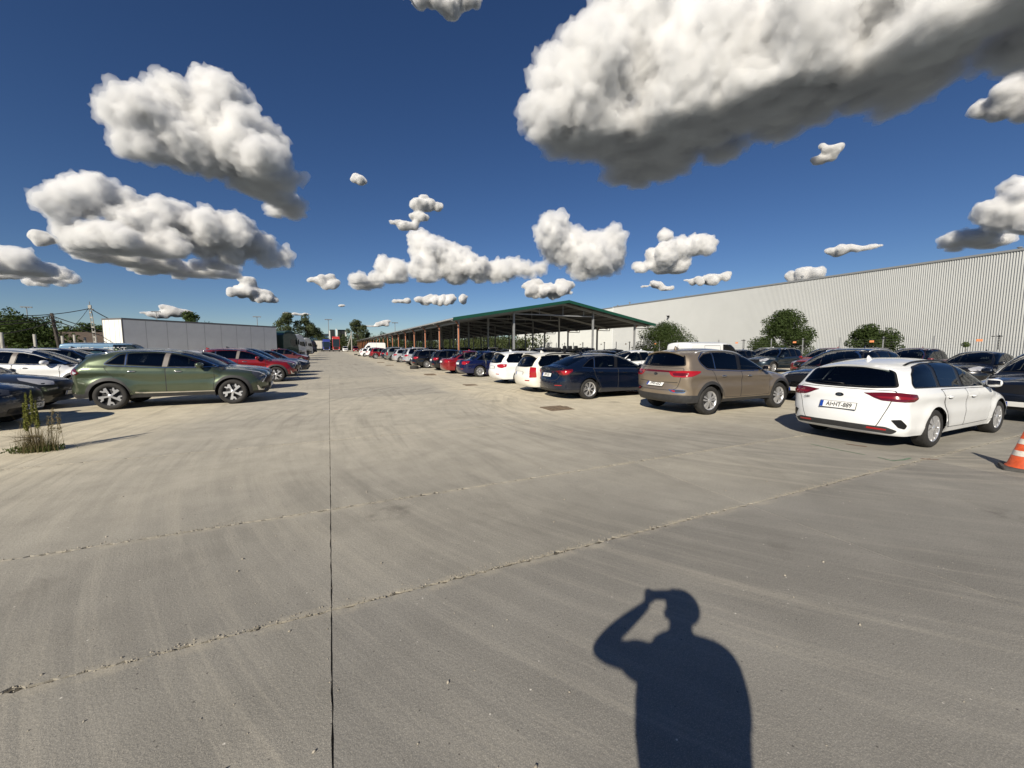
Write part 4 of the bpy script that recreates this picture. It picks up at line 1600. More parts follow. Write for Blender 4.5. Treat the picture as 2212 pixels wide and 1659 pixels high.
def wheel_meshes(style, rt=.32, wid=.215, rim=.215):
    """wheel centred on the origin, axle along y, outer face at +y = wid/2"""
    h = wid / 2
    bm = bmesh.new()
    rings = bm_lathe(bm, [(rim - .01, h - .03), (rim + .006, h - .012), (rim + .03, h - .001), (rt - .035, h), (rt - .012, h - .018), (rt, h - .05), (rt, 0), (rt, -h + .05), (rt - .012, -h + .018), (rt - .04, -h), (rim, -h + .01)], 40)
    # shallow tread grooves
    ty = bm_mesh('tyre', bm, TYRE, True)
    bm = bmesh.new()
    # barrel and back disc
    bm_lathe(bm, [(rim + .004, h - .012), (rim - .012, h - .022), (rim - .022, h - .05), (rim - .03, -h + .03)], 40)
    rm = bm_mesh('rim', bm, RIMDK if style == 'blade5' else ALU, True)
    bm2 = bmesh.new(); bm2.from_mesh(rm)
    front = h - .018
    def add_spokes(n, shape, y0=front - .035, y1=front, phase=0):
        for i in range(n):
            a = 2 * math.pi * i / n + phase
            c, s = math.cos(a), math.sin(a)
            for poly in shape:
                spoke_poly(bm2, [(c * u - s * v, s * u + c * v) for u, v in poly], y0, y1)
    r = rim - .008
    if style == 'twin5':       # five pairs of tapering blades
        sh = []
        for s in (1, -1):
            sh.append([(.04, s * .006), (r * .55, s * .012), (r, s * .020), (r, s * .062), (r * .6, s * .052), (.05, s * .030)][::s])
        add_spokes(5, sh, phase=R_(90))
    elif style == 'cover':     # wheel cover with ten slots
        sh = [[(.03, -.008), (.03, .010), (r * .5, .030), (r * .82, .050), (r, .048), (r, -.046), (r * .8, -.030), (r * .5, .002)]]
        add_spokes(10, sh, phase=.2)
    elif style == 'blade5':    # two-tone star with hooked ends
        sh = [[(.02, -.020), (r * .55, -.026), (r * .62, -.085), (r * .85, -.12), (r * .96, -.10), (r * .80, -.062), (r * .88, -.028), (r, -.030), (r, .034), (r * .70, .030), (.02, .020)]]
        add_spokes(5, sh, phase=R_(64))
    elif style == 'mesh':
        sh = [[(.03, -.006), (.03, .006), (r, .022), (r, .010)], [(.03, -.006), (.03, .006), (r, -.010), (r, -.022)], [(r * .5, -.004), (r * .5, .004), (r, .060), (r, .050)], [(r * .5, -.004), (r * .5, .004), (r, -.05), (r, -.06)]]
        add_spokes(7, sh)
    else:
        sh = [[(.03, -.014), (.03, .014), (r, .024), (r, -.024)]]
        add_spokes(10 if style == 'ten' else 6, sh)
    bm_lathe(bm2, [(.052, front - .04), (.052, front + .002), (.03, front + .010), (.001, front + .010)], 16)
    bm2.faces.ensure_lookup_table()
    me = bm_mesh('rim', bm2, [ALU, RIMDK])
    if style == 'blade5':
        for p_ in me.polygons:      # bright faces, dark flanks and barrel
            if not (abs(p_.normal.y) > .9 and p_.center.y > front - .004):
                p_.material_index = 1
    bm = bmesh.new()
    bm_lathe(bm, [(rim - .025, h - .065), (.15, h - .07), (.149, h - .062), (.001, h - .062)], 28)
    bk = bm_mesh('brake_disc', bm, RIMDK, True)
    return ty, me, bk
# ------------------------------------------------------------------ cars: designs
def corner(car, name, pts, view, **kw):
    car.patch(name, [car.to_uv(view, p) for p in pts], view=view, **kw)

def rearv(car, name, pts, **kw):
    car.patch(name, pts, view=180, **kw)

def frontv(car, name, pts, **kw):
    car.patch(name, pts, view=0, **kw)

def sym(pts):
    """close a half outline given on the + side with its mirror image"""
    out = list(pts)
    for u, v in pts[::-1]:
        if abs(u) > 1e-6:
            out.append((-u, v))
    return out

def doors(car, df, split, dr, zs):
    """df: front edge (top to bottom), dr: rear edge (bottom to top); belt line closes the top"""
    D = car.D
    bt = lambda x: interp(D['belt'], x) - .012
    fd = [(split + .004, bt(split)), (split + .004, zs)] + df[::-1]
    fd = fd + [(x, bt(x)) for x in np.linspace(df[0][0], split, 6)[:-1] if x < df[0][0]]
    rd = [(split - .004, zs), (split - .004, bt(split))] + [(x, bt(x)) for x in np.linspace(split, dr[-1][0], 6)[1:]] + dr[::-1]
    for pl in (fd, rd):
        car.strip('door_gap', pl, w=.014, eps=.0030, closed=True, step=car.D.get('step', .03))
        car.patch('door', inset(pl, .005), eps=.0055, key='paint', rnd=.03)

def lamp_rear_set(car, spec):
    pass

def common(car, mir, handles, handle_key='paint'):
    car.under()
    car.mirror_part(*mir)
    for x, z in handles:
        car.handle(x, z, key=handle_key)

def windscreen_top(car, xb, xt, wb, wt):
    """windscreen laid on the slope, outline given from above: foot at xb, head at xt"""
    def ol(d):
        return rounded([(xb - .05 + d, 0), (xb - .075 + d, wb * .5), (xb - .16 + d, wb + d * .6), (xt + .10 - d, wt + d * .6), (xt + .02 - d, wt * .6), (xt - d, 0), (xt + .02 - d, -wt * .6), (xt + .10 - d, -wt - d * .6), (xb - .16 + d, -wb - d * .6), (xb - .075 + d, -wb * .5)], .05)
    car.patch('windscreen_surround', ol(.028), view='top', eps=.0035, mat=BLACK, mirror=False)
    car.patch('windscreen', ol(0), view='top', eps=.0065, mat=GLASS, mirror=False)
    car.cuts.append(('top', ol(-.004)[::3]))

def rear_window(car, zb, zt, wb, wt, sur=.035, mat=GLASSP):
    def ol(d):
        return rounded(sym([(0.0, zb - d), (wb * .6, zb - d + .004), (wb + d, zb + .012 - d * .4), (wt + d * .8, zt - .055), (wt * .86, zt - .02 + d * .3), (wt * .45, zt + d * .3)]), .05)
    rearv(car, 'rear_window_surround', ol(sur), eps=.0055, mat=BLACK, mirror=False, step=car.D.get('step', .035))
    car.cuts.append((180, [(-u, v) for u, v in ol(-.004)[::3]]))
    rearv(car, 'rear_window', ol(0), eps=.0085, mat=mat, mirror=False, step=car.D.get('step', .035))

def tailgate(car, pts):
    pl = sym(pts)
    rearv(car, 'tailgate', inset(pl, .005), eps=.0045, key='paint', mirror=False, rnd=.06)
    car.strip('tailgate_gap', rounded(pl, .06), view=180, w=.012, eps=.0025, closed=True, mirror=False, step=car.D.get('step', .03))

def wiper(car, z, y0, y1):
    a, na = car.hit(180, y0, z)
    b, nb = car.hit(180, y1, z + .015)
    car.add('rear_wiper', tube_mesh('rear_wiper', [a + na * .02, b + nb * .02], .008, 6), BLACK)

def spoiler(car, x0, x1, w, th=.03, key='paint', droop=.02):
    """roof lip that carries the roof line past the rear window"""
    bm = bmesh.new()
    n = 14
    top, bot = [], []
    for i in range(n + 1):
        y = -w + 2 * w * i / n
        f = abs(y) / w
        p, nn = car.hit('top', x0, y * .97)
        pe = Vector((x1 + .07 * f ** 3, y, p.z - droop - .02 * f ** 2))
        top.append((bm.verts.new(p + Vector((0, 0, .006))), bm.verts.new(pe)))
        bot.append((bm.verts.new(p - Vector((0, 0, th + .02))), bm.verts.new(pe - Vector((-.015, 0, th)))))
    for i in range(n):
        bm.faces.new((top[i][0], top[i + 1][0], top[i + 1][1], top[i][1]))
        bm.faces.new((bot[i][1], bot[i + 1][1], bot[i + 1][0], bot[i][0]))
        bm.faces.new((top[i][1], top[i + 1][1], bot[i + 1][1], bot[i][1]))
    for i in (0, n):
        bm.faces.new((top[i][0], top[i][1], bot[i][1], bot[i][0]))
    me = bm_mesh('roof_spoiler', bm, None, True)
    me.set_sharp_from_angle(angle=R_(40))
    car.add('roof_spoiler', me, BLACK, key)

DES = {}

def design_wagon_hero():
    D = dict(W=.90, Wr=.60, zroof=1.45, sill=.215, xf=1.325, xr=-1.325, rt=.318, ra=.365, zaf=.21, zar=.24, rim=.212,
             belt=[(-2.3, .985), (-1.9, .98), (-.3, .95), (.9, .925), (1.4, .90), (2.2, .72)],
             pts=[(2.10, .20, .50), (2.185, .33, .55), (2.205, .50, .55), (2.17, .62, .5), (2.06, .72, .40), (1.8, .82, .30), (1.4, .915, .26), (1.06, .975, .26, 's'),
                  (.62, 1.20, .24), (.22, 1.365, .22), (-.05, 1.425, .20), (-.6, 1.455, .19), (-1.2, 1.445, .19), (-1.75, 1.395, .20), (-2.02, 1.350, .22, 's'),
                  (-2.16, 1.16, .26), (-2.28, .98, .28, 's'), (-2.335, .90, .30), (-2.35, .72, .34), (-2.385, .62, .40), (-2.395, .46, .42), (-2.365, .30, .42), (-2.28, .235, .40)],
             crease=[(-2.2, .84), (1.2, .80), (2.2, .70)], crease2=[(-1.0, .36), (1.0, .36)], flare=.016)
    D['dlo'] = [(.90, .945), (.55, 1.145), (.20, 1.305), (-.10, 1.365), (-.6, 1.385), (-1.15, 1.372), (-1.55, 1.325), (-1.80, 1.22), (-1.93, 1.06), (-1.92, .995), (-1.2, .985), (-.3, .962)]
    D['pillars'] = [(-.33, -.16, .045), (-1.20, -1.02, .04)]
    D['pz'] = (.96, 1.38)
    c = Car(D)
    tailgate(c, [(0, .335), (.50, .345), (.555, .47), (.66, .80), (.70, .955)])
    doors(c, [(.86, .915), (.87, .70), (.80, .45), (.79, .31)], -.24, [(-.84, .31), (-.90, .42), (-1.02, .60), (-1.10, .78), (-1.14, .95)], .30)
    c.glazing(glass=[GLASS, GLASS, GLASS])
    windscreen_top(c, 1.06, -.02, .68, .52)
    rear_window(c, 1.005, 1.30, .66, .56, sur=.03, mat=GLASS)
    corner(c, 'tail_lamp', [(-2.36, .36, .905), (-2.33, .62, .925), (-2.24, .80, .93), (-1.98, .87, .905), (-1.955, .875, .84), (-2.03, .86, .80), (-2.2, .82, .79), (-2.36, .62, .80), (-2.36, .52, .835)], 135, mat=REDD, eps=.008, rnd=.02)
    corner(c, 'tail_lamp_lens', [(-2.36, .52, .86), (-2.24, .78, .872), (-2.0, .86, .862), (-2.0, .862, .835), (-2.24, .80, .83), (-2.36, .60, .835)], 135, mat=simple('tail_lamp_mid_red', (.20, .006, .008), rough=.1, coat=1.0), eps=.012, rnd=.015)
    # black lower bumper with reflectors, side vents
    rearv(c, 'bumper_insert', sym([(0, .30), (.55, .285), (.68, .27), (.74, .33), (.62, .385), (0, .395)]), mat=PLAST, eps=.006, mirror=False, rnd=.03)
    rearv(c, 'reflector', [(.40, .335), (.62, .325), (.63, .352), (.41, .365)], mat=REDL, eps=.010)
    corner(c, 'bumper_vent', [(-2.31, .72, .50), (-2.22, .80, .515), (-2.13, .84, .42), (-2.16, .83, .36), (-2.24, .79, .38)], 135, mat=BLACK, eps=.006, rnd=.02)
    corner(c, 'head_lamp', [(2.12, .45, .68), (1.98, .70, .74), (1.72, .82, .80), (1.70, .83, .74), (1.95, .74, .62), (2.12, .52, .62)], 45, mat=CLEAR, eps=.006, rnd=.02)
    frontv(c, 'grille', sym([(0, .52), (.42, .53), (.46, .62), (0, .65)]), mat=BLACK, eps=.006, mirror=False, rnd=.03)
    frontv(c, 'lower_grille', sym([(0, .26), (.6, .28), (.62, .40), (0, .41)]), mat=BLACK, eps=.006, mirror=False, rnd=.03)
    c.open_windows()
    common(c, (.62, .955), [(.0, .80), (-.92, .825)])
    c.rails(-1.62, .0, BLACK, .07, .017, .03)
    c.fin(-1.45)
    wiper(c, 1.02, .02, -.36)
    spoiler(c, -1.93, -2.08, .50, key='paint', droop=.012)
    D['plate_r'] = .66; D['plate_f'] = .40; D['wheel'] = 'cover'; D['badge_r'] = .835
    DES['wagon_hero'] = c

def design_suv_new():
    D = dict(W=.93, Wr=.655, zroof=1.64, sill=.30, xf=1.34, xr=-1.34, rt=.36, ra=.415, zaf=.30, zar=.34, clad=.085, rim=.245,
             belt=[(-2.3, 1.18), (-1.4, 1.16), (-1.0, 1.135), (-.3, 1.10), (.9, 1.06), (1.4, 1.0), (2.2, .85)],
             pts=[(2.10, .26, .45), (2.185, .40, .55), (2.215, .60, .60), (2.20, .80, .60), (2.12, .90, .50), (1.9, .975, .36), (1.5, 1.035, .30), (1.12, 1.065, .28, 's'),
                  (.72, 1.27, .26), (.38, 1.44, .24), (.10, 1.535, .22), (-.35, 1.60, .20), (-.95, 1.605, .20), (-1.5, 1.545, .22), (-1.84, 1.475, .24, 's'),
                  (-2.02, 1.31, .28), (-2.15, 1.165, .30, 's'), (-2.20, 1.10, .34), (-2.235, .95, .40), (-2.22, .78, .42), (-2.27, .68, .46), (-2.29, .52, .48), (-2.24, .36, .46), (-2.16, .31, .44)],
             crease=[(-2.2, .98), (-1.4, .97), (-.4, .86), (1.2, .90), (2.2, .88)], crease2=[(-1.0, .50), (1.0, .48)], flare=.03)
    D['dlo'] = [(.98, 1.085), (.62, 1.24), (.28, 1.385), (.02, 1.455), (-.4, 1.495), (-.85, 1.49), (-1.12, 1.455), (-1.32, 1.29), (-1.42, 1.205), (-1.25, 1.185), (-.9, 1.16), (-.3, 1.115)]
    D['pillars'] = [(-.18, -.12, .055, simple('satin_pillar', (.17, .15, .14), rough=.4)), (-1.00, -.99, .014, CHROME)]
    D['pz'] = (1.10, 1.49)
    c = Car(D)
    c.cladding()
    c.slab('bumper_lower', [((0, 0, .44), (0, 0, -1)), ((-1.74, 0, 0), (-1, 0, 0))])
    c.slab('bumper_lower', [((0, 0, .36), (0, 0, -1)), ((1.74, 0, 0), (1, 0, 0))])
    tailgate(c, [(0, .56), (.58, .58), (.66, .80), (.70, 1.05), (.68, 1.13)])
    doors(c, [(.92, 1.03), (.93, .75), (.90, .55), (.90, .40)], -.16, [(-.86, .40), (-.90, .50), (-1.02, .66), (-1.20, .82), (-1.34, 1.0), (-1.42, 1.14)], .40)
    c.glazing(trim=CHROME)
    windscreen_top(c, 1.12, .10, .70, .57)
    rear_window(c, 1.18, 1.43, .66, .57)
    corner(c, 'tail_lamp', [(-2.2, .55, 1.05), (-2.12, .74, 1.10), (-1.98, .82, 1.09), (-1.86, .86, .985), (-1.95, .85, .94), (-2.13, .80, .93), (-2.2, .60, 1.0)], 135, mat=REDD, eps=.008, rnd=.02)
    corner(c, 'tail_lamp_lens', [(-2.15, .72, 1.06), (-2.03, .81, 1.05), (-2.02, .82, .96), (-2.13, .79, .96)], 135, mat=REDL, eps=.012, rnd=.015)
    corner(c, 'lamp_reflector', [(-2.02, .82, 1.03), (-1.90, .85, .99), (-1.98, .84, .955), (-2.03, .82, .96)], 135, mat=CLEAR, eps=.012, rnd=.01)
    rearv(c, 'light_bar', sym([(0, 1.035), (.60, 1.03), (.60, 1.07), (0, 1.08)]), mat=REDD, eps=.007, mirror=False)
    # chrome line along the sills, bumper chrome, lamps
    c.patch('sill_trim', [(.92, .40), (.92, .425), (.0, .435), (-.62, .445), (-.82, .46), (-.82, .425), (-.6, .41), (0, .40)], mat=CHROME, eps=.014)
    corner(c, 'bumper_trim', [(-2.27, .5, .50), (-2.2, .72, .485), (-2.02, .84, .475), (-2.02, .84, .455), (-2.2, .72, .462), (-2.27, .5, .475)], 135, mat=CHROME, eps=.012)
    corner(c, 'head_lamp', [(2.17, .50, .72), (2.10, .68, .86), (1.96, .78, .92), (1.86, .82, .86), (1.98, .80, .70), (2.10, .72, .60), (2.16, .60, .62)], 45, mat=LAMPDK, eps=.007, rnd=.03)
    corner(c, 'daytime_lamp', [(2.18, .46, .78), (2.11, .66, .905), (1.92, .79, .955), (1.70, .85, 1.00), (1.70, .85, .985), (1.92, .80, .93), (2.09, .69, .875), (2.16, .52, .76), (2.08, .72, .60), (2.11, .69, .60)], 45, mat=CLEAR, eps=.012)
    frontv(c, 'grille', sym([(0, .55), (.50, .56), (.60, .66), (.52, .80), (0, .82)]), mat=BLACK, eps=.008, mirror=False, rnd=.03)
    frontv(c, 'lower_grille', sym([(0, .36), (.62, .37), (.66, .46), (0, .48)]), mat=BLACK, eps=.012, mirror=False, rnd=.03)
    corner(c, 'bumper_trim', [(2.18, .5, .38), (2.05, .74, .40), (1.98, .80, .52), (1.94, .82, .52), (2.00, .79, .37), (2.16, .5, .35)], 45, mat=CHROME, eps=.012)
    c.open_windows()
    common(c, (.62, 1.10), [(.12, .985), (-.86, 1.01)], handle_key=None)
    c.rails(-1.55, .12, CHROME, .07, .018, .018)
    c.fin(-1.42)
    spoiler(c, -1.74, -1.95, .58, droop=.03)
    D['plate_r'] = .64; D['plate_f'] = .50; D['wheel'] = 'blade5'
    DES['suv_new'] = c

def design_suv_old():
    D = dict(W=.925, Wr=.64, zroof=1.63, sill=.30, xf=1.335, xr=-1.335, rt=.352, ra=.405, zaf=.28, zar=.32, clad=.075, rim=.228,
             belt=[(-2.3, 1.13), (-1.3, 1.10), (-.3, 1.055), (.9, 1.02), (1.4, 1.0), (2.2, .85)],
             pts=[(2.08, .25, .45), (2.165, .38, .55), (2.195, .58, .60), (2.17, .78, .60), (2.06, .90, .46), (1.8, .99, .34), (1.4, 1.055, .30), (1.02, 1.09, .28, 's'),
                  (.60, 1.30, .26), (.25, 1.47, .24), (-.02, 1.555, .22), (-.5, 1.615, .20), (-1.1, 1.62, .20), (-1.65, 1.585, .22), (-1.93, 1.545, .24, 's'),
                  (-2.05, 1.34, .30), (-2.15, 1.165, .34, 's'), (-2.205, 1.06, .36), (-2.22, .90, .40), (-2.21, .74, .42), (-2.27, .66, .48), (-2.285, .52, .50), (-2.24, .36, .48), (-2.15, .30, .46)],
             crease=[(-2.2, .95), (-.4, .93), (1.2, .92), (2.2, .86)], crease2=[(-1.0, .46), (1.0, .46)], flare=.03)
    D['dlo'] = [(.94, 1.055), (.58, 1.24), (.22, 1.41), (-.05, 1.48), (-.5, 1.525), (-1.05, 1.52), (-1.40, 1.475), (-1.62, 1.37), (-1.58, 1.26), (-1.43, 1.13), (-1.2, 1.115), (-.3, 1.07)]
    D['pillars'] = [(-.28, -.18, .05), (-1.17, -1.10, .012, CHROME)]
    D['pz'] = (1.06, 1.52)
    c = Car(D)
    c.cladding()
    c.slab('bumper_lower', [((0, 0, .50), (0, 0, -1)), ((-1.73, 0, 0), (-1, 0, 0))])
    c.slab('bumper_lower', [((0, 0, .34), (0, 0, -1)), ((1.73, 0, 0), (1, 0, 0))])
    tailgate(c, [(0, .60), (.50, .61), (.60, .66), (.68, .86), (.72, 1.05), (.70, 1.14)])
    c.strip('tailgate_fold', [(-.62, .80), (0, .785), (.62, .80)], view=180, w=.016, eps=.005, mirror=False)
    doors(c, [(.88, 1.0), (.90, .75), (.86, .55), (.86, .42)], -.23, [(-.84, .42), (-.88, .52), (-1.0, .66), (-1.14, .82), (-1.24, 1.0), (-1.28, 1.09)], .41)
    c.glazing(trim=CHROME)
    windscreen_top(c, 1.02, -.02, .69, .56)
    rear_window(c, 1.20, 1.49, .68, .58, sur=.03)
    lamp = [(-2.21, .42, 1.045), (-2.19, .60, 1.07), (-2.10, .76, 1.085), (-1.75, .86, 1.08), (-1.66, .88, 1.065), (-1.72, .87, 1.02), (-1.92, .85, .955), (-2.12, .78, .93), (-2.21, .58, .93), (-2.21, .48, .97)]
    corner(c, 'tail_lamp', lamp, 135, mat=REDL, eps=.009, rnd=.02)
    corner(c, 'tail_lamp_lens', [(-2.2, .52, 1.02), (-2.13, .74, 1.03), (-2.0, .82, 1.03), (-2.02, .82, .98), (-2.13, .76, .965), (-2.2, .56, .965)], 135, mat=REDD, eps=.013, rnd=.02)
    rearv(c, 'light_bar', sym([(0, 1.035), (.60, 1.04), (.60, 1.075), (0, 1.08)]), mat=REDD, eps=.008, mirror=False)
    corner(c, 'fog_lamp_surround', [(-2.27, .46, .625), (-2.22, .68, .63), (-2.06, .82, .64), (-2.05, .825, .60), (-2.10, .80, .555), (-2.22, .68, .545), (-2.26, .56, .56)], 135, mat=CHROME, eps=.008, rnd=.03)
    corner(c, 'fog_lamp', [(-2.26, .52, .615), (-2.21, .68, .62), (-2.075, .81, .628), (-2.065, .815, .60), (-2.11, .795, .572), (-2.22, .68, .56), (-2.26, .58, .575)], 135, mat=LAMPDK, eps=.012, rnd=.03)
    corner(c, 'fog_lamp_red', [(-2.26, .54, .61), (-2.235, .64, .615), (-2.235, .65, .565), (-2.25, .60, .57)], 135, mat=REDL, eps=.015)
    corner(c, 'head_lamp', [(2.12, .55, .86), (1.98, .72, .94), (1.66, .83, 1.01), (1.62, .84, .97), (1.85, .80, .84), (2.06, .68, .78)], 45, mat=CLEAR, eps=.007, rnd=.03)
    frontv(c, 'grille', sym([(0, .66), (.44, .67), (.48, .82), (0, .84)]), mat=BLACK, eps=.008, mirror=False, rnd=.03)
    frontv(c, 'lower_grille', sym([(0, .34), (.58, .36), (.62, .50), (0, .52)]), mat=BLACK, eps=.010, mirror=False, rnd=.03)
    c.open_windows()
    common(c, (.62, 1.065), [(.05, .93), (-.92, .945)], handle_key=None)
    c.rails(-1.55, .10, ALU, .06, .018, .022)
    c.fin(-1.52)
    wiper(c, 1.215, .02, -.34)
    spoiler(c, -1.86, -2.01, .58, droop=.005)
    D['plate_r'] = .72; D['plate_f'] = .44; D['wheel'] = 'twin5'; D['badge_r'] = .97
    DES['suv_old'] = c

def design_liftback():
    D = dict(W=.915, Wr=.60, zroof=1.46, sill=.21, xf=1.343, xr=-1.343, rt=.325, ra=.37, zaf=.20, zar=.24, rim=.225,
             belt=[(-2.3, 1.02), (-1.6, 1.00), (-.3, .955), (.9, .93), (1.4, .90), (2.2, .74)],
             pts=[(2.12, .18, .50), (2.20, .32, .55), (2.22, .50, .58), (2.19, .64, .5), (2.08, .74, .40), (1.8, .84, .30), (1.4, .92, .26), (1.10, .965, .26, 's'),
                  (.65, 1.19, .24), (.25, 1.36, .22), (-.05, 1.43, .20), (-.5, 1.46, .19), (-1.0, 1.43, .19), (-1.4, 1.34, .21), (-1.8, 1.20, .24), (-2.12, 1.085, .28), (-2.32, 1.03, .32, 's'),
                  (-2.345, .97, .34), (-2.36, .80, .38), (-2.40, .66, .42), (-2.425, .52, .45), (-2.41, .36, .45), (-2.34, .26, .45), (-2.26, .24, .42)],
             crease=[(-2.3, .90), (-.4, .86), (1.2, .83), (2.2, .72)], crease2=[(-1.0, .36), (1.0, .36)], flare=.016)
    D['dlo'] = [(.92, .955), (.58, 1.13), (.22, 1.295), (-.10, 1.36), (-.5, 1.375), (-.95, 1.34), (-1.25, 1.245), (-1.50, 1.10), (-1.60, 1.025), (-1.2, .995), (-.3, .968)]
    D['pillars'] = [(-.30, -.14, .045), (-1.16, -1.02, .014, CHROME)]
    D['pz'] = (.96, 1.38)
    c = Car(D)
    tailgate(c, [(0, .60), (.48, .61), (.56, .68), (.66, .86), (.70, .98)])
    rearv(c, 'tailgate_panel', sym([(0, .905), (.60, .91), (.62, .985), (0, 1.0)]), mat=BLACK, eps=.007, mirror=False)
    doors(c, [(.90, .915), (.91, .70), (.84, .45), (.83, .31)], -.22, [(-.86, .31), (-.92, .42), (-1.05, .60), (-1.14, .78), (-1.20, .97)], .30)
    c.glazing(trim=None, glass=[GLASS, GLASS, GLASSP])
    c.strip('window_trim', [(-1.60, 1.02), (-1.2, .988), (-.3, .96), (.92, .945)], w=.014, eps=.010, mat=CHROME)
    windscreen_top(c, 1.10, -.02, .68, .52)
    # sloping rear screen is seen from above
    c.cuts.append(('top', [(-1.25, .48), (-2.0, .58), (-2.0, -.58), (-1.25, -.48)]))
    c.patch('rear_window', rounded([(-1.22, .0), (-1.24, .50), (-2.02, .60), (-2.06, .0), (-2.02, -.60), (-1.24, -.50)], .05), view='top', mat=GLASS, eps=.006, mirror=False)
    corner(c, 'tail_lamp', [(-2.35, .42, .895), (-2.30, .70, .93), (-2.20, .80, .955), (-1.98, .87, .96), (-1.97, .875, .90), (-2.10, .85, .80), (-2.25, .80, .775), (-2.35, .66, .80), (-2.36, .58, .87)], 135, mat=REDD, eps=.009, rnd=.02)
    corner(c, 'tail_lamp_lens', [(-2.30, .70, .90), (-2.15, .83, .925), (-2.03, .86, .90), (-2.13, .84, .82), (-2.27, .79, .80)], 135, mat=REDL, eps=.013, rnd=.02)
    rearv(c, 'reflector', [(.46, .44), (.70, .45), (.70, .475), (.46, .465)], mat=REDL, eps=.006)
    c.slab('bumper_lower', [((0, 0, .32), (0, 0, -1)), ((-1.72, 0, 0), (-1, 0, 0))])
    corner(c, 'head_lamp', [(2.14, .45, .70), (2.02, .68, .76), (1.78, .81, .82), (1.76, .82, .76), (1.98, .74, .65), (2.13, .52, .63)], 45, mat=CLEAR, eps=.006, rnd=.02)
    frontv(c, 'grille', sym([(0, .48), (.44, .49), (.46, .68), (0, .70)]), mat=BLACK, eps=.006, mirror=False, rnd=.03)
    frontv(c, 'lower_grille', sym([(0, .24), (.62, .26), (.64, .36), (0, .38)]), mat=BLACK, eps=.006, mirror=False, rnd=.03)
    c.open_windows()
    common(c, (.66, .965), [(.02, .84), (-.94, .87)])
    c.fin(-1.05)
    D['plate_r'] = .76; D['plate_f'] = .40; D['wheel'] = 'mesh'; D['badge_r'] = .95
    DES['liftback'] = c

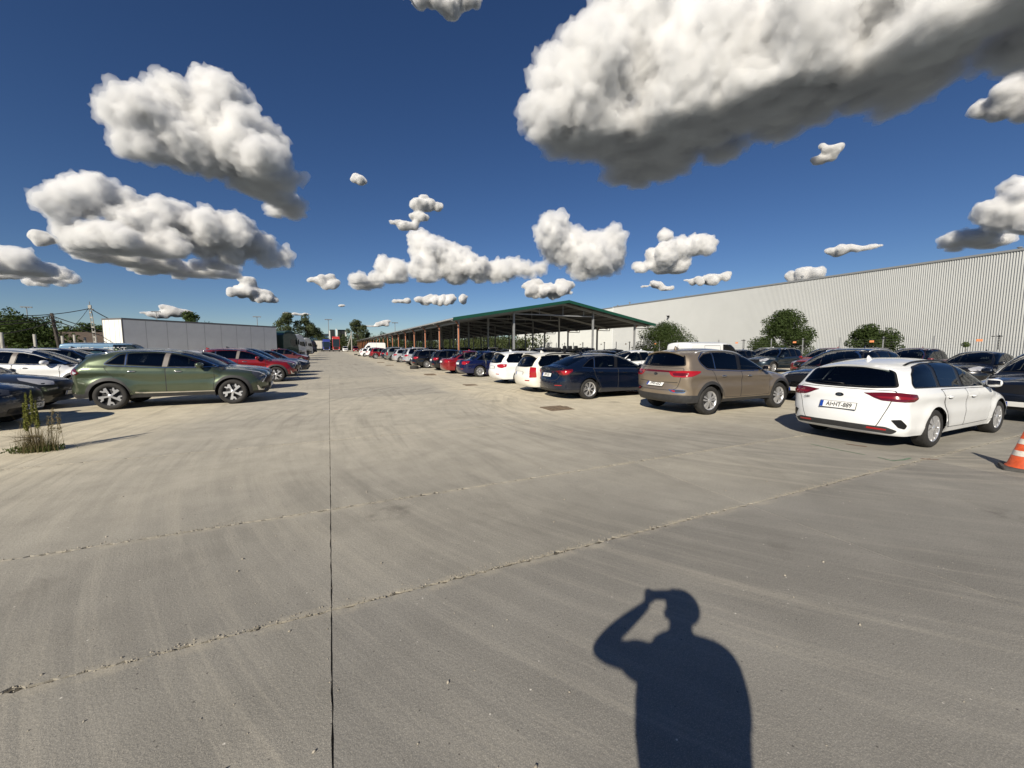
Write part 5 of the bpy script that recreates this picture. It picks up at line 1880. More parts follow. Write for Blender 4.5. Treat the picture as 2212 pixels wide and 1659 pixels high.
def generic(name, L, H, W, wb, fo, kind, **kw):
    """a plainer car for the rows: kind = 'suv', 'hatch', 'wagon' or 'sedan'"""
    suv = kind == 'suv'
    rt = .35 if suv else .315
    xf = wb / 2; xr = -wb / 2
    F = xf + fo; Rr = F - L
    sill = .28 if suv else .20
    hb = kw.get('belt', .60 * H + .02)
    hd = kw.get('hood', .63 * H)
    Wr = W - .28
    cow = kw.get('cowl', xf - .36)
    rf = cow - (H - hd) * kw.get('rake', 1.75)
    z = lambda f: f * H
    pts = [(F - .10, sill, .48), (F - .02, .40, .55), (F, z(.36), .58), (F - .03, z(.46), .56), (F - .12, hd - .17, .42), (F - .42, hd - .085, .32), (F - .80, hd - .03, .28), (cow + .02, hd + .01, .27, 's'),
           (cow - (cow - rf) * .45, hd + (H - hd) * .52, .25), (rf + .08, H - .08, .22), (rf - .22, H - .02, .20), ((rf + Rr) / 2, H, .19)]
    if kind == 'sedan':
        pts += [(Rr + 1.62, H - .05, .20), (Rr + 1.05, H - .24, .23), (Rr + .62, hb + .10, .28), (Rr + .12, hb + .06, .32, 's'), (Rr + .06, hb - .02, .36), (Rr + .03, .75, .4), (Rr, .55, .45), (Rr + .03, .36, .45), (Rr + .14, sill + .03, .42)]
        rw = None
    else:
        t = {'suv': .42, 'hatch': .46, 'wagon': .40}[kind]
        t = kw.get('tail', t)
        pts += [(Rr + t + .45, H - .02, .20), (Rr + t, H - .07, .23, 's'), (Rr + t * .55, (H + hb) / 2, .28), (Rr + .12, hb + .03, .32, 's'), (Rr + .07, hb - .08, .36), (Rr + .07, .72, .40), (Rr + .01, .62, .45), (Rr, .48, .46), (Rr + .04, .34, .45), (Rr + .13, sill + .02, .42)]
        rw = (hb + .06, H - .11)
    D = dict(W=W, Wr=Wr, zroof=H, sill=sill, xf=xf, xr=xr, rt=rt, ra=rt + .05, zaf=sill - .01, zar=sill + .03, clad=.07 if suv and kw.get('clad', 1) else 0, rim=rt * .66, pts=pts,
             belt=[(Rr, hb + .04), (0, hb), (xf, hd - .06), (F, hd - .25)], crease=[(Rr, hb - .13), (F, hb - .16)], flare=.025 if suv else .016)
    bt = lambda x: interp(D['belt'], x)
    zt = H - .095
    if kind == 'sedan':
        D['dlo'] = [(cow - .10, bt(cow) + .02), (rf + .12, zt - .05), (rf - .2, zt + .005), (Rr + 1.75, zt), (Rr + 1.35, zt - .08), (Rr + .85, bt(Rr + .85) + .03), (0, bt(0) + .015)]
    else:
        e = kw.get('dlo_end', .34)
        D['dlo'] = [(cow - .10, bt(cow) + .02), (rf + .12, zt - .05), (rf - .2, zt + .005), (Rr + 1.05, zt), (Rr + e + .28, zt - .05), (Rr + e + .08, bt(Rr) + .14), (Rr + e + .12, bt(Rr + .5) + .03), (0, bt(0) + .015)]
    sp = (cow + Rr + .9) / 2 - .25
    D['pillars'] = [(sp - .06, sp + .02, .04), (xr + .22, xr + .28, .03)]
    D['pz'] = (hb, zt)
    D['cnt'] = [8, 11, 9, 24, 9, 16, 10]
    D['step'] = .055
    c = Car(D)
    if D['clad']:
        c.cladding()
        c.slab('bumper_lower', [((0, 0, .44), (0, 0, -1)), ((xr - D['ra'], 0, 0), (-1, 0, 0))])
        c.slab('bumper_lower', [((0, 0, .36), (0, 0, -1)), ((xf + D['ra'], 0, 0), (1, 0, 0))])
    doors(c, [(cow - .06, bt(cow) - .02), (cow - .05, .6), (cow - .08, sill + .10)], sp, [(xr + .50, sill + .10), (xr + .44, .45), (xr + .26, .72), (xr + .16, bt(xr) - .01)], sill + .09)
    c.glazing(trim=CHROME if kw.get('trim') else None, glass=[GLASS, GLASS, GLASSP])
    windscreen_top(c, cow, rf, W - .22, Wr - .09)
    if rw:
        rear_window(c, rw[0], rw[1], W - .30, Wr - .06)
        spoiler(c, Rr + t + .10, Rr + t - .12, Wr - .03, droop=.0)
        tailgate(c, [(0, .62 if suv else .50), (W - .36, .63 if suv else .51), (W - .25, hb - .02)])
        tl = kw.get('tail_lamp', 'flat')
        zl = hb - .02
        if tl == 'tall':
            corner(c, 'tail_lamp', [(Rr + .08, W - .22, zl + .06), (Rr + .25, W - .04, zl + .05), (Rr + .27, W - .03, zl - .30), (Rr + .07, W - .22, zl - .32)], 135, mat=REDL, eps=.009, rnd=.03)
        else:
            corner(c, 'tail_lamp', [(Rr + .06, W - .42, zl - .02), (Rr + .10, W - .15, zl + .02), (Rr + .40, W - .04, zl + .01), (Rr + .36, W - .04, zl - .10), (Rr + .15, W - .10, zl - .16), (Rr + .06, W - .36, zl - .13)], 135, mat=REDL, eps=.009, rnd=.03)
    else:
        c.cuts.append(('top', [(Rr + 1.46, .44), (Rr + .74, .56), (Rr + .74, -.56), (Rr + 1.46, -.44)]))
        c.patch('rear_window', [(Rr + 1.48, .46), (Rr + .72, .58), (Rr + .68, 0), (Rr + .72, -.58), (Rr + 1.48, -.46), (Rr + 1.50, 0)], view='top', mat=GLASS, eps=.006, mirror=False, rnd=.05)
        tailgate(c, [(0, .60), (.46, .61), (.58, .80), (.62, hb + .01)])
        zl = hb - .04
        corner(c, 'tail_lamp', [(Rr + .05, W - .34, zl), (Rr + .12, W - .12, zl + .04), (Rr + .36, W - .03, zl + .03), (Rr + .34, W - .04, zl - .08), (Rr + .12, W - .10, zl - .15), (Rr + .05, W - .32, zl - .14)], 135, mat=REDL, eps=.009, rnd=.03)
    rearv(c, 'reflector', [(W - .46, .44), (W - .26, .44), (W - .26, .475), (W - .46, .475)], mat=REDL, eps=.010)
    zh = hd - .19
    corner(c, 'head_lamp', [(F - .06, W - .42, zh), (F - .15, W - .20, zh + .06), (F - .46, W - .05, zh + .11), (F - .50, W - .04, zh + .05), (F - .22, W - .12, zh - .07), (F - .06, W - .36, zh - .09)], 45, mat=kw.get('lamp', CLEAR), eps=.007, rnd=.02)
    frontv(c, 'grille', sym([(0, zh - .20), (W - .50, zh - .18), (W - .46, zh - .02), (0, zh + .0)]), mat=BLACK, eps=.007, mirror=False, rnd=.03)
    frontv(c, 'lower_grille', sym([(0, .30), (W - .34, .32), (W - .36, .42), (0, .43)]), mat=BLACK, eps=.010, mirror=False, rnd=.03)
    c.open_windows()
    common(c, (cow - .34, bt(cow - .3) + .03), [(sp + .22, hb - .10), (sp - .72, hb - .09)])
    if kw.get('rails'):
        c.rails(Rr + t + .35, rf - .15, kw['rails'], .06, .017, .03)
    c.fin(Rr + 1.0 if kind != 'sedan' else Rr + 1.9)
    D['plate_r'] = .80 if suv else kw.get('plz', .74); D['plate_f'] = .42; D['wheel'] = kw.get('wheel', 'ten')
    DES[name] = c

# ------------------------------------------------------------------ placing a car
WHEELS = {}
def get_wheel(style, rt, rim):
    k = (style, round(rt, 3))
    if k not in WHEELS:
        WHEELS[k] = wheel_meshes(style, rt, .215, rim)
    return WHEELS[k]

PLATE = {}
def plate_mesh():
    if 'p' not in PLATE:
        PLATE['p'] = box_mesh('plate', (.010, .52, .112), PLATEW, .003)
        PLATE['b'] = box_mesh('plate_band', (.003, .045, .105), PLATEB)
        PLATE['f'] = box_mesh('plate_holder', (.010, .535, .128), BLACK, .003)
    return PLATE

def add_plate(root, car, z, rear, txt):
    P = plate_mesh()
    loc, nor = car.hit(180 if rear else 0, 0, z)
    n = Vector((nor.x, 0, nor.z)).normalized()
    tilt = math.asin(max(-1, min(1, n.z)))
    e = (0, -tilt, 0) if not rear else (0, -tilt, math.pi)
    p = link('number_plate', P['p'], root, loc + n * .022, e)
    link('plate_holder', P['f'], p, (-.008, 0, 0))
    link('plate_band', P['b'], p, (.0062, -.234, 0))
    if txt:
        cu = text_obj_mesh(txt, .098, PLATEK, .0006, .0018, 1.02)
        t = link('plate_text', cu, p, (.0065, .022, 0), (R_(90), 0, R_(90)))
        t.scale = (min(1.0, .44 / (max(1, len(txt)) * .058)), 1.05, 1)
    return p

def badge(root, car, z, txt, rear=True, oval=True, y=0.0, size=.05, w=.062, h=.033, mat=None):
    loc, nor = car.hit(180 if rear else 0, (-y if rear else y), z)
    n = Vector((nor.x, nor.y * .0, nor.z)).normalized()
    tilt = math.asin(n.z)
    e = (0, -tilt, 0) if not rear else (0, -tilt, math.pi)
    if oval:
        bm = bmesh.new()
        a = [bm.verts.new((0, w * math.cos(t), h * math.sin(t))) for t in np.linspace(0, 2 * math.pi, 25)[:-1]]
        b = [bm.verts.new((.008, w * .9 * math.cos(t), h * .86 * math.sin(t))) for t in np.linspace(0, 2 * math.pi, 25)[:-1]]
        for i in range(24):
            bm.faces.new((a[i], a[(i + 1) % 24], b[(i + 1) % 24], b[i]))
        bm.faces.new(b)
        o = link('badge', bm_mesh('badge', bm, BLACK), root, loc + n * .006, e)
        par, off = o, Vector((.009, 0, 0))
    else:
        par = None
    if txt:
        cu = text_obj_mesh(txt, size, mat or CHROME, .0012, .001, 1.1)
        if oval:
            link('badge_text', cu, par, off, (R_(90), 0, R_(90)))
        else:
            o = empty('badge_text_holder') if False else None
            t = link('badge_text', cu, root, loc + n * .010)
            t.rotation_euler = (Matrix.Rotation(e[2], 3, 'Z') @ Matrix.Rotation(e[1], 3, 'Y') @ Matrix.Rotation(R_(90), 3, 'Z') @ Matrix.Rotation(R_(90), 3, 'X')).to_euler()

def place_car(des, x, y, rz, paint_mat, label, group, cat='car', name='parked_car', plates=(None, None), wheel=None, scale=1.0, lod=0, rim_mat=None, skip=()):
    """one parked car: an empty at its base with copies of the design's parts; x, y = middle of the wheelbase"""
    car = DES[des]
    D = car.D
    root = empty(name, (x, y, 0), R_(rz))
    root.scale = (scale,) * 3
    tag(root, label, cat, group)
    made = {}
    for pn, me, key, par in car.parts:
        if pn in skip or (lod and pn in ('handle_shade', 'mirror_glass', 'tailgate_gap', 'window_trim' if lod > 1 else '', 'rear_wiper')):
            continue
        p = root
        if par is not None:
            side_doors = made.get(('door', par[1]), [])
            if side_doors:
                k = made.setdefault(('hn', par[1]), [0])
                p = side_doors[min(k[0], len(side_doors) - 1)]
                k[0] += 1
        o = link(pn, me, p, mat=paint_mat if key == 'paint' else None)
        if key is not None and key != 'paint':
            pass
        if pn == 'door':
            ctr = sum((v.co.y for v in me.vertices)) 
            made.setdefault(('door', 1 if ctr > 0 else -1), []).append(o)
    ty, rm, bk = get_wheel(wheel or D['wheel'], D['rt'], D['rim'])
    for wx in (D['xf'], D['xr']):
        for s in (1, -1):
            w = empty('wheel', (wx, s * (D['W'] - .125), D['rt']), 0 if s > 0 else math.pi, root)
            link('tyre', ty, w)
            r = link('rim', rm, w, mat=rim_mat)
            if not lod:
                link('brake_disc', bk, w)
            else:
                link('brake_disc', bk, w)
    if D.get('plate_r') and plates[0] is not False:
        add_plate(root, car, D['plate_r'], True, plates[0])
    if D.get('plate_f') and plates[1] is not False:
        add_plate(root, car, D['plate_f'], False, plates[1])
    return root
# ------------------------------------------------------------------ far wood and trees
def pxray(px, py):
    """direction of a picture point (2212 wide) from the camera, used once to find real places"""
    F_ = 851.0
    yaw, pit = R_(24.83), R_(-5.35)
    fw = Vector((math.sin(yaw) * math.cos(pit), math.cos(yaw) * math.cos(pit), math.sin(pit)))
    rt = Vector((math.cos(yaw), -math.sin(yaw), 0)); up = rt.cross(fw)
    return fw * F_ + rt * (px - 1106) - up * (py - 829.5)
def at_y(px, Y, py=750):
    d = pxray(px, py)
    return d.x * Y / d.y

def wood():
    rg = random.Random(8)
    bl = []
    for k in range(300):
        x = rg.uniform(-150, 62); y = rg.uniform(222, 246)
        h = 5.5 + 2.6 * mnoise_1(x * .05, 3.1) + rg.uniform(-1, 1.6)
        s = rg.uniform(1.8, 3.6)
        bl.append((x, y, rg.uniform(.5, 1) * h, s, s, s))
        bl.append((x, y, h * .35, s * 1.2, s, s * 1.2))
    for k in range(150):     # strip of trees beyond the shed's far side
        y = rg.uniform(110, 225); x = rg.uniform(56, 64) if y > 141 else rg.uniform(56, 64)
        if y < 141 and True:
            x = rg.uniform(48, 63); 
        s = rg.uniform(1.8, 3.4)
        bl.append((x, y, rg.uniform(1.0, 6.0 if y > 141 else 4.5), s, s, s))
    V, F = leaf_cloud(bl, 85000, .50, 31)
    tag(link('wood', np_mesh('wood', V, F, LEAFF)), 'dark green belt of trees closing off the far end of the yard', 'wood', kind='stuff')
wood()
def pop(f): return (math.sin(math.pi * (.12 + .84 * f)) ** .6)
tx = lambda px, Y: (at_y(px, Y), Y, 0)
tree('tall_tree', 'left one of the two round tall trees above the truck cabs', tx(626, 190), 15.5, 5.6, 5, 5200, .42, LEAFG, 41, .30, 30, 'tree', 'tall trees at the far end')
tree('tall_tree', 'right one of the two round tall trees above the truck cabs', tx(664, 196), 15.0, 5.2, 5, 4600, .42, LEAFG, 42, .28, 30, 'tree', 'tall trees at the far end')
tree('tall_tree', 'single tall tree between the lamp mast and the shed posts', tx(772, 215), 15.2, 4.8, 4.5, 4200, .42, LEAFG, 43, .28, 26, 'tree', 'tall trees at the far end')
tree('tall_tree', 'smaller tree just right of the single tall tree', tx(795, 222), 9.0, 3.0, 3, 2000, .40, LEAFG, 44, .25, 14, 'tree', 'tall trees at the far end')
tree('tall_tree', 'tree top showing above the white trailer roof', tx(410, 120), 9.6, 4.5, 4, 2600, .35, LEAFD, 45, .3, 20, 'tree', 'tall trees at the far end')
tree('broad_tree', 'big dark leafy tree cut by the left edge', tx(40, 46), 3.9, 3.6, 3.0, 11000, .16, LEAFD, 46, .06, 40, 'tree', 'trees behind the left fence')
tree('broad_tree', 'dark tree right of the big one, before the brown roof', tx(90, 52), 3.3, 1.9, 1.8, 3600, .18, LEAFD, 47, .06, 20, 'tree', 'trees behind the left fence')
tree('broad_tree', 'light tree behind the wooden pole', tx(145, 66), 4.1, 1.7, 2, 2600, .22, LEAF, 48, .15, 18, 'tree', 'trees behind the left fence')
tree('broad_tree', 'tree left of the concrete lattice pole', tx(172, 72), 4.5, 2.6, 2.2, 3000, .24, LEAFD, 49, .12, 20, 'tree', 'trees behind the left fence')
tree('broad_tree', 'tree between the lattice pole and the trailer', tx(216, 74), 4.1, 3.2, 2.4, 3400, .24, LEAF, 50, .10, 22, 'tree', 'trees behind the left fence')
tree('broad_tree', 'low dark tree standing beyond the trailer rear', tx(262, 84), 3.6, 4.2, 2.4, 2600, .26, LEAFD, 51, .10, 20, 'tree', 'trees behind the left fence')

# ------------------------------------------------------------------ masts, poles and lines
MAST = simple('mast_grey', (.16, .17, .18), rough=.6)
def mast(px, ytop, Y, label):
    d = pxray(px, ytop)
    k = Y / d.y
    h = CAM_H + d.z * k
    root = tag(empty('light_mast', (d.x * k, Y, 0)), label, 'light mast', 'floodlight masts around the yard')
    w = Y * .0016
    link('mast_pole', tube_mesh('mast_pole', [(0, 0, 0), (0, 0, h)], [w * .55, w * .38], 8, MAST), root)
    bm = bmesh.new()
    bm_box(bm, (0, 0, h), (w * 9, w * 1.2, w * .8))
    for s in (-1, -.35, .35, 1):
        bm_box(bm, (s * w * 3.8, -w * .6, h - w * .4), (w * 1.7, w * 1.2, w * .9), 0, .3)
    link('floodlights', bm_mesh('floodlights', bm, MAST), root)
mast(57, 663, 120, 'floodlight mast left of the wooden power pole')
mast(337, 673, 190, 'floodlight mast showing over the rear of the white trailer')
mast(555, 684, 210, 'floodlight mast showing over the front of the white trailer')
mast(709, 690, 230, 'floodlight mast at the far end over the dark board')
mast(853, 697, 250, 'floodlight mast showing over the roof of the open shed')
mast(93, 706, 90, 'low street lamp between the two power poles')

def place_at(px, py, dist):
    d = pxray(px, py).normalized()
    k = dist / math.hypot(d.x, d.y)
    return Vector((d.x * k, d.y * k, CAM_H + d.z * k))
PW = place_at(111.3, 676.5, 44)
pole = tag(empty('power_pole', (PW.x + .35, PW.y, 0)), 'dark leaning wooden power pole with cables at the left', 'power pole')
link('pole_shaft', tube_mesh('pole_shaft', [(0, 0, 0), (-.35, 0, PW.z)], [.12, .09], 9, simple('old_pole', (.045, .038, .032), rough=.9, var=.3, scale=5)), pole)
bm = bmesh.new()
for k in range(4):
    bm_tube(bm, [(-.33 - .14, 0, PW.z - .15 - .22 * k), (-.33 + .14, 0, PW.z - .15 - .22 * k)], .03, 6)
link('insulator_bracket', bm_mesh('insulator_bracket', bm, MAST), pole)
PC = place_at(191.9, 658.8, 58)
conc = simple('pole_concrete', (.33, .32, .29), rough=.85, var=.2, scale=4)
cp = tag(empty('power_pole', (PC.x + .3, PC.y, 0), R_(-20)), 'grey concrete power pole with ladder-like openings', 'power pole')
bm = bmesh.new()
H_ = PC.z
for s in (-1, 1):
    bm_tube(bm, [(s * .17, 0, 0), (s * .09 - .3, 0, H_)], [.06, .045], 4)
for k in range(12):
    f = (k + .5) / 12
    bm_box(bm, (-.3 * f, 0, H_ * f), (.30 - .14 * f, .08, .14))
bm_box(bm, (-.3, 0, H_ - .2), (.26, .10, .4))
link('pole_shaft', bm_mesh('pole_shaft', bm, conc), cp)
bm = bmesh.new(); bm_tube(bm, [(-.7, 0, H_ - .4), (.05, 0, H_ - .4)], .04, 6); bm_tube(bm, [(-.3, 0, H_), (-.3, 0, H_ + .35)], .03, 6)
link('cross_arm', bm_mesh('cross_arm', bm, MAST), cp)
CABLE = simple('cable_black', (.02, .02, .02), rough=.6)
def cable(a, b_, sag, r, label):
    a, b_ = Vector(a), Vector(b_)
    pts = [a.lerp(b_, i / 16) - Vector((0, 0, sag * 4 * (i / 16) * (1 - i / 16))) for i in range(17)]
    tag(link('overhead_cable', tube_mesh('overhead_cable', pts, r, 5, CABLE)), label, 'cable', 'overhead power cables at the left')
PL = place_at(-160, 655, 40)
cable(place_at(-260, 640, 52), PC + Vector((0, 0, -.35)), 1.0, .036, 'topmost cable running to the concrete pole from the left edge')
cable(PC + Vector((.1, 0, -.35)), place_at(330, 715, 80), .6, .045, 'cable dropping from the concrete pole behind the trailer')
cable(place_at(-200, 688, 40), PW + Vector((0, 0, -.15)), .35, .03, 'upper thin cable reaching the wooden pole from the left edge')
cable(place_at(-200, 694, 40), PW + Vector((0, 0, -.37)), .35, .03, 'second thin cable reaching the wooden pole from the left edge')
cable(place_at(-200, 714, 40), PW + Vector((0, 0, -.6)), .6, .036, 'thick low cable reaching the wooden pole from the left edge')
cable(PW + Vector((0, 0, -.2)), place_at(300, 727, 62), .30, .035, 'upper cable from the wooden pole towards the trailer')
cable(PW + Vector((0, 0, -.45)), place_at(300, 737, 62), .35, .036, 'lower cable from the wooden pole towards the trailer')
cable(PC + Vector((-.1, 0, -.4)), place_at(118, 735, 46), .3, .02, 'slanting cable from the concrete pole down to the brown roof')

# left boundary: concrete fence posts and the brown roof of a low house
fp = tag(empty('post_fence', (0, 0, 0)), 'row of pale concrete fence posts before the trees at the left', 'fence')
for (px, py, dd) in ((-30, 726, 36), (2, 718, 36), (74, 722, 40), (134, 725.5, 46), (160, 723.3, 48), (183, 728.7, 52), (207, 729, 56), (231, 731, 60)):
    p = place_at(px, py, dd)
    link('post', tube_mesh('post', [(p.x, p.y, 0), (p.x, p.y, p.z)], .085, 4, conc), fp)
hp = place_at(122, 750, 60)
hs = tag(empty('low_house', (hp.x, hp.y, 0), R_(-8)), 'low house with brown tiled roof behind the left fence', 'house')
TILE = simple('brown_tile', (.085, .062, .045), rough=.8, var=.3, scale=3)
link('wall', box_mesh('wall', (9.5, 5, 2.0), simple('house_plaster', (.35, .31, .26), rough=.9), c=(0, 3, 1.0)), hs)
rv = []
for k in range(9):
    za = 2.0 + 1.25 * k / 9; ya = -.1 + 3.1 * k / 9
    w0, w1 = 5.2 - .28 * k, 5.2 - .28 * (k + 1)
    v = [(-w0, ya, za), (w0, ya, za), (w1, ya + .36, za + .145), (-w1, ya + .36, za + .145), (-w0, ya, za - .05), (w0, ya, za - .05)]
    link('tile_course', mesh_from('tile_course', v, [(0, 1, 2, 3), (4, 5, 1, 0)], TILE), hs)
link('roof_back', mesh_from('roof_back', [(-2.7, 3.0, 3.24), (2.7, 3.0, 3.24), (5.2, 6.2, 2.0), (-5.2, 6.2, 2.0), (-5.2, -.1, 1.97), (5.2, -.1, 1.97)], [(0, 1, 2, 3), (0, 3, 4), (1, 5, 2)], TILE), hs)

# far dark hoarding, blue hall and small far things at the end of the lane
hx = at_y(730, 236)
hb = tag(empty('hoarding', (hx, 236, 0)), 'black advertising board on white posts above the far trees', 'billboard')
for (a, b_) in ((714, 725), (731, 747)):
    xa, xb = at_y(a, 236), at_y(b_, 236)
    link('board', box_mesh('board', (xb - xa, .4, 8.2), simple('board_black', (.012, .014, .016), rough=.6), c=((xa + xb) / 2 - hx, 0, 7.0)), hb)
for a in (713, 728.3, 748):
    xa = at_y(a, 235.6)
    link('board_post', box_mesh('board_post', (.7, .5, 11.6 if a == 728.3 else 10.4), PLATEW, c=(xa - hx, -.3, (11.6 if a == 728.3 else 10.4) / 2)), hb)
bx_ = at_y(690, 300)
bl_ = tag(empty('blue_hall', (bx_, 300, 0)), 'small blue hall with dark roof above the far trees', 'building')
link('wall', box_mesh('wall', (11, 10, 9.2), simple('blue_wall', (.05, .12, .22), rough=.6), c=(0, 0, 4.6)), bl_)
link('roof', box_mesh('roof', (13, 11, 1.4), simple('roof_slate', (.03, .045, .06), rough=.6), c=(1.5, 0, 9.9)), bl_)
ap = at_y(760, 205)
app = tag(empty('a_frame_pole', (ap, 205, 0)), 'far pale pole with a slanting brace left of the shed posts', 'power pole')
bm = bmesh.new(); bm_tube(bm, [(0, 0, 0), (0, 0, 9.0)], .28, 6); bm_tube(bm, [(-2.4, 0, 0), (-.1, 0, 7.4)], .22, 6)
link('pole_shaft', bm_mesh('pole_shaft', bm, conc), app)

# ------------------------------------------------------------------ trucks
def truck_wheel():
    if 'tw' not in WHEELS:
        bm = bmesh.new()
        bm_lathe(bm, [(.28, .12), (.30, .15), (.46, .16), (.50, .12), (.50, -.12), (.46, -.16), (.28, -.15)], 28)
        a = bm_mesh('tyre', bm, TYRE, True)
        bm = bmesh.new()
        bm_lathe(bm, [(.30, .13), (.27, .10), (.24, .02), (.14, .03), (.13, .12), (.001, .12)], 24)
        b_ = bm_mesh('rim', bm, simple('truck_rim', (.25, .25, .25), rough=.5, metal=.5), True)
        WHEELS['tw'] = (a, b_)
    return WHEELS['tw']

def add_truck_wheel(root, x, y, s):
    a, b_ = truck_wheel()
    w = empty('wheel', (x, y, .5), 0 if s > 0 else math.pi, root)
    link('tyre', a, w); link('rim', b_, w)

CABS = {}
def cab_mesh(high):
    """rounded tractor cab, nose +x, x from 0 (back) to 2.25"""
    if high in CABS:
        return CABS[high]
    h = high
    prof = [(0, .95), (0, h - .55), (.35, h - .12), (1.0, h), (1.55, h - .12), (1.92, h - .55), (2.05, h - .95), (2.18, 1.9), (2.24, 1.35), (2.25, .42), (1.98, .36), (1.98, .95)]
    bm = bmesh.new()
    rings = []
    for f, ins in ((-1, .10), (-.985, .03), (-.93, 0), (.93, 0), (.985, .03), (1, .10)):
        cx, cz = 1.1, (h + .4) / 2
        rings.append([bm.verts.new((cx + (x - cx) * (1 - ins * .6), f * 1.245, cz + (z - cz) * (1 - ins * .5))) for x, z in prof])
    n = len(prof)
    for i in range(len(rings) - 1):
        for k in range(n):
            bm.faces.new((rings[i][k], rings[i][(k + 1) % n], rings[i + 1][(k + 1) % n], rings[i + 1][k]))
    bm.faces.new(rings[0][::-1]); bm.faces.new(rings[-1])
    CABS[high] = bm_mesh('cab', bm, BLACK)
    return CABS[high]

def tractor(x, y, rz, paint_mat, label, h=3.5, lower=None, name='truck_tractor', trailer=None, cat='truck', visor=True):
    """x, y = middle of the cab front on the ground"""
    root = tag(empty(name, (x, y, 0), R_(rz)), label, cat, 'lorries parked in the yard')
    o = link('cab', cab_mesh(h), root, (-2.25, 0, 0), mat=paint_mat)
    bm = bmesh.new(); v = [(2.085, -1.08, h - .98), (2.085, 1.08, h - .98), (2.215, 1.12, 1.72), (2.215, -1.12, 1.72)]
    link('windscreen', mesh_from('windscreen', [(p[0] + .012, p[1], p[2]) for p in v], [(0, 3, 2, 1)], GLASSK), root, (-2.25, 0, 0))
    for s in (-1, 1):
        w = [(1.86, h - 1.05), (1.05, h - 1.05), (1.05, 1.95), (1.45, 1.80), (2.06, 1.72)]
        vv = [(a, s * 1.252, b_) for a, b_ in w]
        link('side_window', mesh_from('side_window', vv, [tuple(range(5))[::(1 if s < 0 else -1)]], GLASSK), root, (-2.25, 0, 0))
        link('mirror', box_mesh('mirror', (.12, .16, .62), BLACK, .03), root, (-.22, s * 1.42, h - 1.35))
        link('step_panel', box_mesh('step_panel', (.9, .06, .55), PLAST, .02), root, (-1.75, s * 1.20, .66))
        link('head_lamp', box_mesh('head_lamp', (.06, .42, .22), CLEAR, .03), root, (.0, s * .92, .78))
        add_truck_wheel(root, -1.42, s * 1.08, s)
        add_truck_wheel(root, -5.0, s * 1.0, s)
        link('side_deflector', box_mesh('side_deflector', (.08, .35, h - 1.3), BLACK, .02), root, (-2.36, s * 1.08, (h + .9) / 2)) if False else None
        link('fuel_tank', box_mesh('fuel_tank', (1.5, .5, .55), ALU, .1), root, (-3.3, s * .98, .68))
    link('bumper', box_mesh('bumper', (.22, 2.44, .45), lower or PLAST, .06), root, (-.06, 0, .52))
    link('grille', box_mesh('grille', (.03, 1.7, .75), BLACK, .02), root, (.012, 0, 1.28))
    if visor:
        link('sun_visor', box_mesh('sun_visor', (.22, 2.2, .14), BLACK, .03), root, (-.12, 0, h - .93))
    link('chassis', box_mesh('chassis', (5.2, .8, .3), UNDER), root, (-3.3, 0, .82))
    link('wheel_arch', box_mesh('wheel_arch', (1.2, 2.5, .2), BLACK, .05), root, (-1.42, 0, 1.08))
    return root

def box_trailer(x, y, rz, ln, hgt, side, door, label, nseam=9, name='box_trailer', wh=True):
    """x, y = middle of the rear edge on the ground, rz = heading"""
    root = tag(empty(name, (x, y, 0), R_(rz)), label, 'trailer', 'lorries parked in the yard')
    z0 = 1.05
    link('box', box_mesh('box', (ln, 2.52, hgt - z0), simple('trailer_joint', (.50, .50, .50), rough=.6), .02, c=(ln / 2, 0, (hgt + z0) / 2)), root)
    w = ln / nseam
    for k in range(nseam):
        for s in (-1, 1):
            link('side_panel', box_mesh('side_panel', (w - .05, .012, hgt - z0 - .30), side, .004), root, (w * (k + .5), s * 1.263, (hgt + z0) / 2))
    RAIL = simple('trailer_rail', (.16, .16, .165), rough=.5, metal=.3)
    for s in (-1, 1):
        link('top_rail', box_mesh('top_rail', (ln + .02, .05, .12), RAIL), root, (ln / 2, s * 1.265, hgt - .05))
        link('bottom_rail', box_mesh('bottom_rail', (ln, .05, .14), RAIL), root, (ln / 2, s * 1.265, z0 + .06))
        link('rear_door', box_mesh('rear_door', (.05, 1.19, hgt - z0 - .16), door, .01), root, (-.03, s * .605, (hgt + z0) / 2 - .01))
        link('hinge_post', box_mesh('hinge_post', (.08, .07, hgt - z0), RAIL), root, (-.02, s * 1.245, (hgt + z0) / 2))
        for q in (.35, .9):
            link('lock_bar', tube_mesh('lock_bar', [(-.075, s * q, z0 + .1), (-.075, s * q, hgt - .15)], .018, 6, door), root)
        if wh:
            for a in (2.2, 3.5, 4.8):
                add_truck_wheel(root, a, s * 1.05, s)
            link('landing_leg', box_mesh('landing_leg', (.12, .12, 1.0), RAIL), root, (ln - 2.8, s * .9, .52))
    link('rear_header', box_mesh('rear_header', (.07, 2.5, .14), RAIL), root, (-.03, 0, hgt - .06))
    link('chassis', box_mesh('chassis', (ln - .6, 1.1, .25), UNDER), root, (ln / 2, 0, .92))
    link('under_bar', box_mesh('under_bar', (.1, 2.3, .14), RAIL), root, (.25, 0, .55))
    return root

